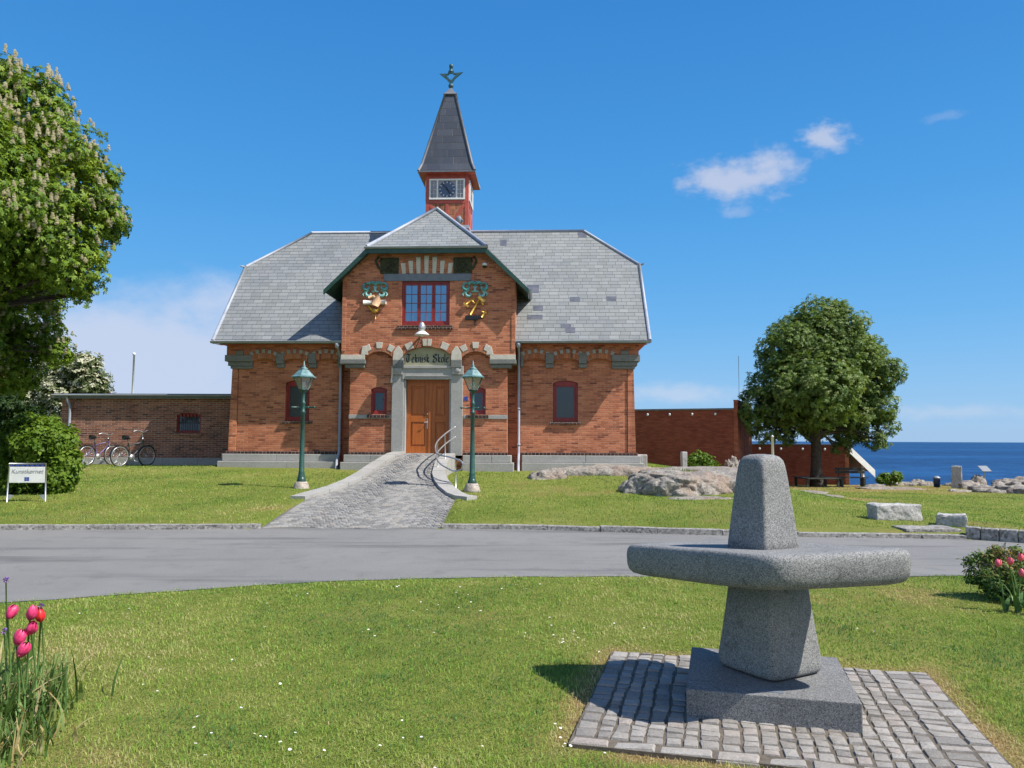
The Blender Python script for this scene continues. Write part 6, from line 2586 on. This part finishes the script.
# ------------------------------------------------------------------ benches, posts, bin, signs
tb = empty('tree_bench', (TX, TY, terrain(TX, TY)))
tag(tb, 'dark wooden bench built around the trunk of the round tree', 'bench')
b = MB()
for k in range(4):
    Mk = Matrix.Rotation(math.pi / 2 * k, 4, 'Z')
    for j in range(3):
        y = -0.82 + j * 0.15
        b.box(y, -y, y, y + 0.13, 0.40, 0.445, M=Mk)
b.build('seat', M['bench_wood'], tb, 0.006)
for sx in (-1, 1):
    for sy in (-1, 1):
        b = MB()
        b.box(sx * 0.7 - 0.05, sx * 0.7 + 0.05, sy * 0.7 - 0.05, sy * 0.7 + 0.05, -0.1, 0.40)
        b.build('leg', M['bench_wood'], tb, 0.005)
p = W(852, 485, 36.5)
pb = empty('park_bench', (p.x, 36.5, terrain(p.x, 36.5)), R(-6))
tag(pb, 'dark park bench with backrest beside the white lean-to', 'bench')
b = MB()
for j in range(4):
    b.box(-0.68, 0.68, -0.24 + j * 0.12, -0.14 + j * 0.12, 0.42, 0.46)
b.build('seat', M['bench_wood'], pb, 0.005)
b = MB()
for j in range(2):
    b.box(-0.68, 0.68, 0.26 + 0.03 * j, 0.30 + 0.03 * j, 0.62 + 0.15 * j, 0.74 + 0.15 * j)
b.build('backrest', M['bench_wood'], pb, 0.005)
for s in (-1, 1):
    b = MB()
    b.box(s * 0.5 - 0.05, s * 0.5 + 0.05, -0.24, 0.26, -0.1, 0.41)
    b.tube([(s * 0.5, 0.26, 0.2), (s * 0.5, 0.30, 0.85)], 0.03, 6)
    b.build('leg', M['bench_wood'], pb, 0.005)
p = W(937, 488, 35.5)
bn = empty('litter_bin', (p.x, 35.5, terrain(p.x, 35.5)))
tag(bn, 'small navy bin with pale lid on the shore grass', 'bin')
b = MB()
b.lathe([(0.13, -0.05), (0.15, 0.40), (0.155, 0.42)], n=16)
b.build('body', plain('navy_paint', (0.02, 0.035, 0.09), 0.4), bn)
b = MB()
b.lathe([(0.16, 0.421), (0.15, 0.46), (0.08, 0.52), (0.02, 0.53)], n=16)
b.build('lid', M['zinc'], bn)
p = W(985, 484, 36)
sg = empty('shore_sign', (p.x, 36, terrain(p.x, 36)), R(10))
tag(sg, 'thin post with a small pale tilted board near the shore rocks', 'sign')
b = MB()
b.tube([(0, 0, -0.1), (0, 0, 0.85)], 0.022, 8)
b.build('post', M['steel'], sg)
b = MB()
b.box(-0.24, 0.24, -0.2, 0.2, 0, 0.03, M=Matrix.Translation((0, 0, 0.88)) @ Matrix.Rotation(R(38), 4, 'X'))
b.build('board', M['steel_grey'], sg, 0.005)
fp = empty('flagpole', (xf(132, 34), 34.0, terrain(xf(132, 34), 34)))
tag(fp, 'thin white flagpole rising behind the flat roofed annex', 'flagpole')
b = MB()
tz = W(132, 355, 34).z - terrain(xf(132, 34), 34)
b.tube([(0, 0, -0.1), (0, 0, tz)], [0.06, 0.04], 10)
b.build('pole', M['white'], fp)
b = MB()
b.ball((0, 0, tz + 0.04), 0.07)
b.build('finial', M['white'], fp)
fp = empty('white_post', (xf(772, 31), 31.0, terrain(xf(772, 31), 31)))
tag(fp, 'short white post rising behind the obelisk tip', 'post')
b = MB()
tz = W(772, 437, 31).z - fp.location.z
b.tube([(0, 0, -0.1), (0, 0, tz)], 0.05, 10)
b.build('pole', M['white'], fp)
b = MB()
b.lathe([(0.05, 0), (0.065, 0.02), (0.02, 0.07)], (0, 0, tz), 10)
b.build('cap', M['white'], fp)

# the little free-standing sign
p = W(26, 502, 16.4)
sg = empty('garden_sign', (p.x, 16.4, terrain(p.x, 16.4)), R(6))
tag(sg, 'small white sign board on steel legs in front of the green bush', 'sign')
for s in (-1, 1):
    b = MB()
    b.tube([(s * 0.385, 0, -0.08), (s * 0.365, 0, 0.80)], 0.016, 8)
    b.prism([(s * 0.385, 0.0), (s * 0.25, 0.14), (s * 0.385, 0.16)][::s], -0.004, 0.004)
    b.build('leg', M['steel'], sg)
b = MB()
b.tube([(-0.37, 0, 0.80), (0.37, 0, 0.80)], 0.016, 8)
b.build('top_bar', M['steel'], sg)
b = MB()
b.box(-0.355, 0.355, -0.012, 0.012, 0.40, 0.735)
bd = b.build('board', M['white'], sg, 0.004)
b = MB()
for k in range(7):
    b.box(-0.34 + k * 0.1, -0.27 + k * 0.1, -0.008, 0.008, 0.745, 0.785)
b.build('header_strip', M['blue_enamel'], sg)


def text_obj(s, size, mat, parent, loc, shear=0.0):
    cu = bpy.data.curves.new('lettering', 'FONT')
    cu.body = s
    cu.size = size
    cu.align_x = 'CENTER'
    cu.shear = shear
    cu.extrude = 0.0015
    o = bpy.data.objects.new('lettering', cu)
    C.objects.link(o)
    bpy.context.view_layer.update()
    me = bpy.data.meshes.new_from_object(o.evaluated_get(bpy.context.evaluated_depsgraph_get()))
    bpy.data.objects.remove(o)
    me.materials.clear()
    me.materials.append(mat)
    m = bpy.data.objects.new('lettering', me)
    C.objects.link(m)
    m.parent = parent
    m.location = loc
    m.rotation_euler = (R(90), 0, 0)
    return m


M['sign_grey'] = plain('sign_grey_ink', (0.22, 0.23, 0.26), 0.6)
text_obj('Kunstkørnet', 0.125, M['sign_grey'], bd, (0.0, -0.0145, 0.60), 0.25)
b = MB()
for k in range(2):
    for j in range(2):
        b.box(-0.048 + k * 0.05, -0.004 + k * 0.05, -0.0145, -0.0125, 0.44 + j * 0.042, 0.476 + j * 0.042)
b.build('logo', M['blue_enamel'], bd)


# ------------------------------------------------------------------ bicycles
def make_bike(frame_mat, label, loc, rz, tall=0.0):
    t = empty('bicycle', loc, rz)
    tag(t, label, 'bicycle', 'bicycles against the annex wall')
    r = 0.335
    hubs = {'rear': (0, 0, r), 'front': (1.06, 0, r)}
    for k in hubs.values():
        w = MB()
        w.tube([(k[0] + r * math.cos(a), 0, k[2] + r * math.sin(a)) for a in [2 * math.pi * i / 36 for i in range(36)]], 0.019, 8, closed=True)
        wo = w.build('wheel', M['rubber'], t)
        w = MB()
        w.tube([(k[0] + (r - 0.03) * math.cos(a), 0, k[2] + (r - 0.03) * math.sin(a)) for a in [2 * math.pi * i / 36 for i in range(36)]], 0.016, 6, closed=True)
        w.build('rim', M['steel'], wo)
        w = MB()
        for i in range(18):
            a = 2 * math.pi * i / 18
            w.tube([(k[0], 0.03 * (-1) ** i, k[2]), (k[0] + (r - 0.03) * math.cos(a), 0, k[2] + (r - 0.03) * math.sin(a))], 0.0035, 4)
        w.tube([(k[0], -0.05, k[2]), (k[0], 0.05, k[2])], 0.025, 8)
        w.build('spokes', M['steel'], wo)
    f = MB()
    bb, st, hd_ = (0.44, 0, 0.30), (0.30, 0, 0.78), (0.88, 0, 0.80)
    f.tube([bb, st], 0.018, 8)
    f.tube([bb, (0.91, 0, 0.70)], 0.02, 8)
    f.tube([(0.33, 0, 0.68), hd_], 0.018, 8)
    f.tube([(0.93, 0, 0.62), (0.87, 0, 0.90)], 0.022, 8)
    for s in (-1, 1):
        f.tube([(0, s * 0.05, r), bb], 0.011, 6)
        f.tube([(0, s * 0.05, r), (0.32, s * 0.015, 0.72)], 0.010, 6)
        f.tube([(0.93, s * 0.03, 0.60), (1.0, s * 0.05, 0.45), (1.06, s * 0.05, r)], 0.012, 6)
    f.build('frame', frame_mat, t)
    f = MB()
    f.tube([(0.30, 0, 0.78), (0.27, 0, 0.93)], 0.014, 8)
    f.tube([(0.12, 0, 0.95), (0.24, 0, 0.955), (0.38, 0, 0.94)], [0.085, 0.07, 0.025], 10)
    f.build('saddle', M['black'], t)
    f = MB()
    f.tube([(0.87, 0, 0.88), (0.85, 0, 1.03 + tall)], 0.013, 8)
    f.tube(spline([(0.72, -0.28, 1.06 + tall), (0.86, -0.2, 1.09 + tall), (0.90, 0, 1.03 + tall), (0.86, 0.2, 1.09 + tall), (0.72, 0.28, 1.06 + tall)]), 0.012, 8)
    f.build('handlebar', M['steel'], t)
    f = MB()
    f.tube([(0.44, -0.07, 0.30), (0.52, -0.09, 0.16)], 0.01, 6)
    f.tube([(0.44, 0.07, 0.30), (0.36, 0.09, 0.44)], 0.01, 6)
    f.lathe([(0.095, -0.005), (0.095, 0.005)], n=20, M=Matrix.Translation((0.44, -0.045, 0.30)) @ Matrix.Rotation(R(90), 4, 'X'))
    f.box(0.49, 0.55, -0.17, -0.08, 0.15, 0.17)
    f.box(0.33, 0.39, 0.08, 0.17, 0.43, 0.45)
    f.build('crank', M['steel'], t)
    f = MB()
    for s in (-1, 1):
        f.tube([(-0.18, s * 0.06, 0.72), (0.30, s * 0.06, 0.72)], 0.008, 6)
        f.tube([(-0.12, s * 0.06, 0.72), (0, s * 0.055, r)], 0.007, 6)
    for k in range(4):
        f.tube([(-0.18 + 0.12 * k, -0.06, 0.72), (-0.18 + 0.12 * k, 0.06, 0.72)], 0.007, 6)
    f.build('luggage_rack', M['black'], t)
    f = MB()
    for k, a0, a1 in ((hubs['rear'], 20, 190), (hubs['front'], 40, 170)):
        pts = [(k[0] + (r + 0.035) * math.cos(R(a)), 0, k[2] + (r + 0.035) * math.sin(R(a))) for a in range(a0, a1, 10)]
        for p_, q_ in zip(pts, pts[1:]):
            f.face([(p_[0], -0.028, p_[2]), (q_[0], -0.028, q_[2]), (q_[0], 0.028, q_[2]), (p_[0], 0.028, p_[2])])
    f.build('mudguard', M['black'], t)
    return t


M['bike_grey'] = plain('bike_grey', (0.06, 0.075, 0.085), 0.35)
M['bike_lilac'] = plain('bike_lilac', (0.13, 0.10, 0.22), 0.4)
p = W(119, 473, 25.3)
make_bike(M['bike_grey'], 'dark bicycle with tall handlebar leaning by the annex wall', (p.x, 25.3, terrain(p.x, 25.3)), R(66), 0.10)
p = W(86, 471, 25.9)
make_bike(M['bike_lilac'], 'dark lilac bicycle half hidden by the green bush', (p.x, 25.9, terrain(p.x, 25.9)), R(72))


# ------------------------------------------------------------------ flower beds
def make_tulip(label, head, Y, mat, foot=None, group=None, tilt=0.1, sz=1.0, rs=random):
    hp = head if isinstance(head, Vector) else W(head[0], head[1], Y)
    fx, fy = (hp.x + rs.uniform(-0.06, 0.06), hp.y + rs.uniform(-0.03, 0.03)) if foot is None else foot
    base = Vector((fx, fy, terrain(fx, fy)))
    t = empty('tulip', base)
    tag(t, label, 'tulip', group)
    hl = hp - base - Vector((0, 0, 0.04 * sz))
    b = MB()
    b.tube([(0, 0, -0.03), tuple(hl * 0.5 + Vector((0.01, 0.01, 0))), tuple(hl)], [0.006, 0.005, 0.005], 6)
    b.build('stem', M['stem'], t)
    b = MB()
    Mh = Matrix.Translation(hl) @ Euler((rs.uniform(-tilt, tilt), rs.uniform(-tilt, tilt) + tilt * 0.6, rs.uniform(0, 6))).to_matrix().to_4x4()
    for k in range(6):
        a0 = k * math.pi / 3 + rs.uniform(-0.15, 0.15)
        inner = (0.92 if k % 2 else 1.0)
        fl, ht = rs.uniform(0.85, 1.45), rs.uniform(0.9, 1.06)
        rows = []
        for (z, r, hw) in ((0.0, 0.004, 0.006), (0.012, 0.020, 0.018), (0.035, 0.029, 0.028), (0.056, 0.0265, 0.026), (0.072, 0.019, 0.017), (0.082, 0.010, 0.004)):
            r *= sz * inner * (1 + (fl - 1) * max(0, (z - 0.03) / 0.05))
            z *= ht
            rows.append([Mh @ Vector(((r * (1 - 0.12 * abs(q))) * math.cos(a0 + q * hw / 0.029 * 0.75), (r * (1 - 0.12 * abs(q))) * math.sin(a0 + q * hw / 0.029 * 0.75), z * sz)) for q in (-1, -0.5, 0, 0.5, 1)])
        vs = [p for r_ in rows for p in r_]
        fs = [(i * 5 + j, i * 5 + j + 1, (i + 1) * 5 + j + 1, (i + 1) * 5 + j) for i in range(5) for j in range(4)]
        b.mesh(vs, fs, 0, True)
    b.build('bloom', M[mat], t)
    b = MB()
    for k in range(3):
        a = rs.uniform(0, 6.28)
        L, wd = rs.uniform(0.2, 0.3) * min(1.0, hl.length * 2), rs.uniform(0.018, 0.028)
        d = Vector((math.cos(a), math.sin(a), 0))
        s = Vector((-d.y, d.x, 0))
        pr = None
        for i in range(6):
            f = i / 5
            c = d * (0.02 + L * 0.55 * f * f) + Vector((0, 0, L * (f - 0.25 * f * f)))
            ww = wd * math.sin(math.pi * min(1, 0.15 + f * 0.85))
            cur = (c - s * ww, c + s * ww)
            if pr:
                b.face([pr[0], pr[1], cur[1], cur[0]], 0, True)
            pr = cur
        b.cut()
    b.build_each('leaf', M['stem'], t)
    return t


rf = random.Random(77)
Y0 = 4.4
make_tulip('deep pink tulip nearest the left edge leaning over', (8, 612), 4.5, 'tulip', None, 'tulips in the left flower bed', 0.38, 1.05, rf)
make_tulip('tall pink tulip in the middle of the left tulip group', (30, 613), 4.4, 'tulip', None, 'tulips in the left flower bed', 0.15, 1.08, rf)
make_tulip('pink tulip just below the tall one in the left bed', (29, 627), 4.3, 'tulip', None, 'tulips in the left flower bed', 0.45, 1.01, rf)
make_tulip('bright red tulip right of the pink ones in the left bed', (41, 615), 4.5, 'tulip_red', None, 'tulips in the left flower bed', 0.2, 1.03, rf)
make_tulip('light pink tulip low in the left bed above its twin', (17, 638), 4.25, 'tulip', None, 'tulips in the left flower bed', 0.38, 1.08, rf)
make_tulip('lowest pink tulip in the left bed', (19, 649), 4.2, 'tulip', None, 'tulips in the left flower bed', 0.52, 1.08, rf)
rb = random.Random(78)
make_tulip('pink tulip left of the close pair over the right bush', (998, 563), 7.35, 'tulip_pink', None, 'tulips in the right flower bed', 0.2, 0.95, rb)
make_tulip('pink tulip right of the close pair over the right bush', (1009, 561), 7.3, 'tulip_pink', None, 'tulips in the right flower bed', 0.2, 0.95, rb)
make_tulip('pink tulip highest at the right frame edge', (1020, 557), 7.3, 'tulip_pink', None, 'tulips in the right flower bed', 0.2, 0.95, rb)
make_tulip('pink tulip half cut by the right frame edge', (1023, 573), 7.2, 'tulip_pink', None, 'tulips in the right flower bed', 0.2, 0.95, rb)


def make_allium(label, head, Y, foot, grp):
    hp = W(head[0], head[1], Y)
    base = Vector((foot[0], foot[1], terrain(*foot)))
    t = empty('chive_flower', base)
    tag(t, label, 'flower', grp)
    b = MB()
    hl = hp - base
    b.tube([(0, 0, -0.03), tuple(hl * 0.5 + Vector((0.015, 0, 0))), tuple(hl)], [0.005, 0.004, 0.0035], 6)
    b.build('stem', M['stem'], t)
    b = MB()
    for k in range(70):
        d = Vector((rf.gauss(0, 1), rf.gauss(0, 1), rf.gauss(0.3, 1))).normalized()
        s = d.cross(Vector((0.3, 0.5, 0.8))).normalized() * 0.005
        c = hl + d * 0.006
        e = hl + d * rf.uniform(0.016, 0.022)
        b.face([c, c.lerp(e, 0.7) - s, e, c.lerp(e, 0.7) + s])
    b.build('flower_head', M['lilac'], t)


p = W(6, 580, 4.5)
make_allium('tall lilac chive flower above the left tulips', (6, 580), 4.5, (p.x + 0.02, 4.5), 'lilac chive flowers')
p = W(4, 631, 4.35)
make_allium('lilac chive flower head level with the low tulips', (4, 631), 4.35, (p.x + 0.03, 4.35), 'lilac chive flowers')
p = W(41, 607, 4.6)
make_allium('lilac chive flower behind the red tulip', (41, 606), 4.6, (p.x + 0.02, 4.62), 'lilac chive flowers')


def strap_clump(name, label, cat, pts, length, width, rs, mats=('blade_leaf',), dry=0.12):
    base = np.array([np.mean(pts[:, 0]), np.mean(pts[:, 1]), 0.0])
    t = empty(name, tuple(base))
    tag(t, label, cat)
    k = len(pts)
    isd = rs.uniform(0, 1, k) < dry
    for sel, mat, nm in ((~isd, 'blade_leaf', 'leaves'), (isd, 'straw', 'dry_leaves')):
        P = pts[sel] - base
        m = len(P)
        if m == 0:
            continue
        az = rs.uniform(0, 6.28, m)
        L = length * rs.uniform(0.45, 1.15, m)
        w = width * rs.uniform(0.6, 1.3, m)
        lean = rs.uniform(0.15, 1.0, m) * (1.3 if nm == 'dry_leaves' else 0.85)
        d = np.stack([np.cos(az), np.sin(az), np.zeros(m)], 1)
        s = np.stack([-np.sin(az), np.cos(az), np.zeros(m)], 1)
        prev, qs = None, []
        for i in range(6):
            f = i / 5
            c = P + d * (L * lean * f ** 1.7 * 0.75)[:, None] + np.array([0, 0, 1.0]) * (L * (f - 0.42 * lean * f ** 2))[:, None]
            ww = s * (w / 2 * (1 - f ** 2.2) + 0.0006)[:, None]
            if prev is not None:
                qs.append(np.stack([prev[0], prev[1], c + ww, c - ww], 1))
            prev = (c - ww, c + ww)
        np_mesh(nm, np.concatenate(qs, 0), 4, M[mat], t, np.tile(rs.uniform(0, 1, m), 5))
    return t


rg = np.random.default_rng(91)


def scatter(cx, cy, sx, sy, n):
    x, y = rg.normal(cx, sx, n), rg.normal(cy, sy, n)
    return np.array([(a, c, terrain(a, c)) for a, c in zip(x, y)])


strap_clump('perennial_clump', 'clump of long strap leaves under the left tulips', 'plant', scatter(-2.82, 4.2, 0.13, 0.28, 900), 0.36, 0.013, rg)
strap_clump('perennial_clump', 'lower leafy clump with withered leaves at the left edge', 'plant', scatter(-2.62, 3.95, 0.13, 0.16, 520), 0.20, 0.011, rg, dry=0.25)
strap_clump('perennial_clump', 'dense leaves of the flower bed cut by the left edge', 'plant', scatter(-3.12, 4.25, 0.18, 0.3, 700), 0.42, 0.034, rg, dry=0.15)
# right bed
gp = ground_hit(1003, 601)
lob = [(gp.x + dx, gp.y + dy, gp.z + dz, r) for dx, dy, dz, r in ((-0.10, 0.0, 0.16, 0.15), (-0.20, 0.1, 0.22, 0.12), (0.06, 0.1, 0.28, 0.17), (-0.1, 0.15, 0.38, 0.11), (0.10, 0.2, 0.42, 0.11), (0.2, 0.0, 0.2, 0.16), (-0.24, 0.15, 0.36, 0.07), (0.32, 0.1, 0.3, 0.16), (0.08, -0.1, 0.10, 0.15), (0.5, 0.05, 0.2, 0.22), (0.28, 0.2, 0.45, 0.09), (0.0, 0.1, 0.48, 0.06))]
simple_tree('peony_bush', 'dark leafy peony bush at the right edge of the near lawn', 'bush', lob, (gp.x, gp.y, gp.z), 2100, 0.05, 'peony', rg, 3, (0.05, 0.012), 0.25, width=0.5, trunkname='stems', tv=0.6)
strap_clump('perennial_clump', 'grey green tulip leaves at the right frame edge', 'plant', scatter(gp.x + 0.22, gp.y - 0.14, 0.13, 0.10, 150), 0.34, 0.03, rg, dry=0.02)

tf = scatter(4.35, 20.0, 0.35, 0.12, 260)
tf[:, 2] = 0.70
strap_clump('grass_tuft', 'tuft of grass growing on top of the granite outcrop', 'grass tuft', tf, 0.22, 0.02, rg, dry=0.1)

# ------------------------------------------------------------------ daisies in the lawn
dz = empty('daisy', (0, 0, 0))
tag(dz, 'tiny white daisy open in the short grass', 'daisy', 'daisies in the near lawn')
b = MB()
for k in range(12):
    a = 2 * math.pi * k / 12
    d, s = Vector((math.cos(a), math.sin(a), 0.15)), Vector((-math.sin(a), math.cos(a), 0))
    b.face([d * 0.003, d * 0.009 - s * 0.003, d * 0.0135, d * 0.009 + s * 0.003])
b.tube([(0, 0, -0.05), (0.004, 0, -0.001)], 0.0014, 4, 1)
b.build('petals', [M['daisy'], M['stem']], dz)
b = MB()
b.ball((0, 0, 0.0012), (0.004, 0.004, 0.002), 0, 6)
b.build('eye', M['daisy_eye'], dz)
seeds = [(563, 636, 8), (566, 641, 5), (590, 659, 3), (575, 740, 6), (590, 752, 3), (583, 645, 4), (450, 612, 10), (470, 604, 12), (415, 632, 5), (350, 640, 4), (505, 640, 5), (225, 738, 6), (275, 755, 4), (320, 750, 3), (245, 730, 4), (70, 745, 1), (160, 665, 2),
         (120, 613, 6), (175, 615, 4), (215, 665, 3), (385, 724, 2), (360, 757, 2), (470, 762, 3), (640, 600, 4), (520, 590, 6), (300, 602, 5), (600, 628, 4), (880, 640, 3), (950, 655, 2), (420, 590, 6), (255, 625, 3), (138, 705, 2), (260, 700, 3)]
first = True
rd_ = random.Random(31)
for (px, py, cnt) in seeds:
    g0 = ground_hit(px, min(py, 764))
    for _ in range(cnt):
        x, y = g0.x + rd_.gauss(0, 0.11 + 0.012 * g0.y), g0.y + rd_.gauss(0, 0.10 + 0.015 * g0.y)
        if pav_dist(x, y) < 0.03 or near_y(x) - y < 0.1:
            continue
        o = dz if first else copy_tree(dz)
        first = False
        o.location = (x, y, terrain(x, y) + rd_.uniform(0.028, 0.045))
        o.rotation_euler = (rd_.uniform(-0.4, 0.4), rd_.uniform(-0.4, 0.4), rd_.uniform(0, 6))
        s = rd_.uniform(0.42, 0.75) * (1 + 0.05 * max(0, y - 5))
        o.scale = (s, s, s)
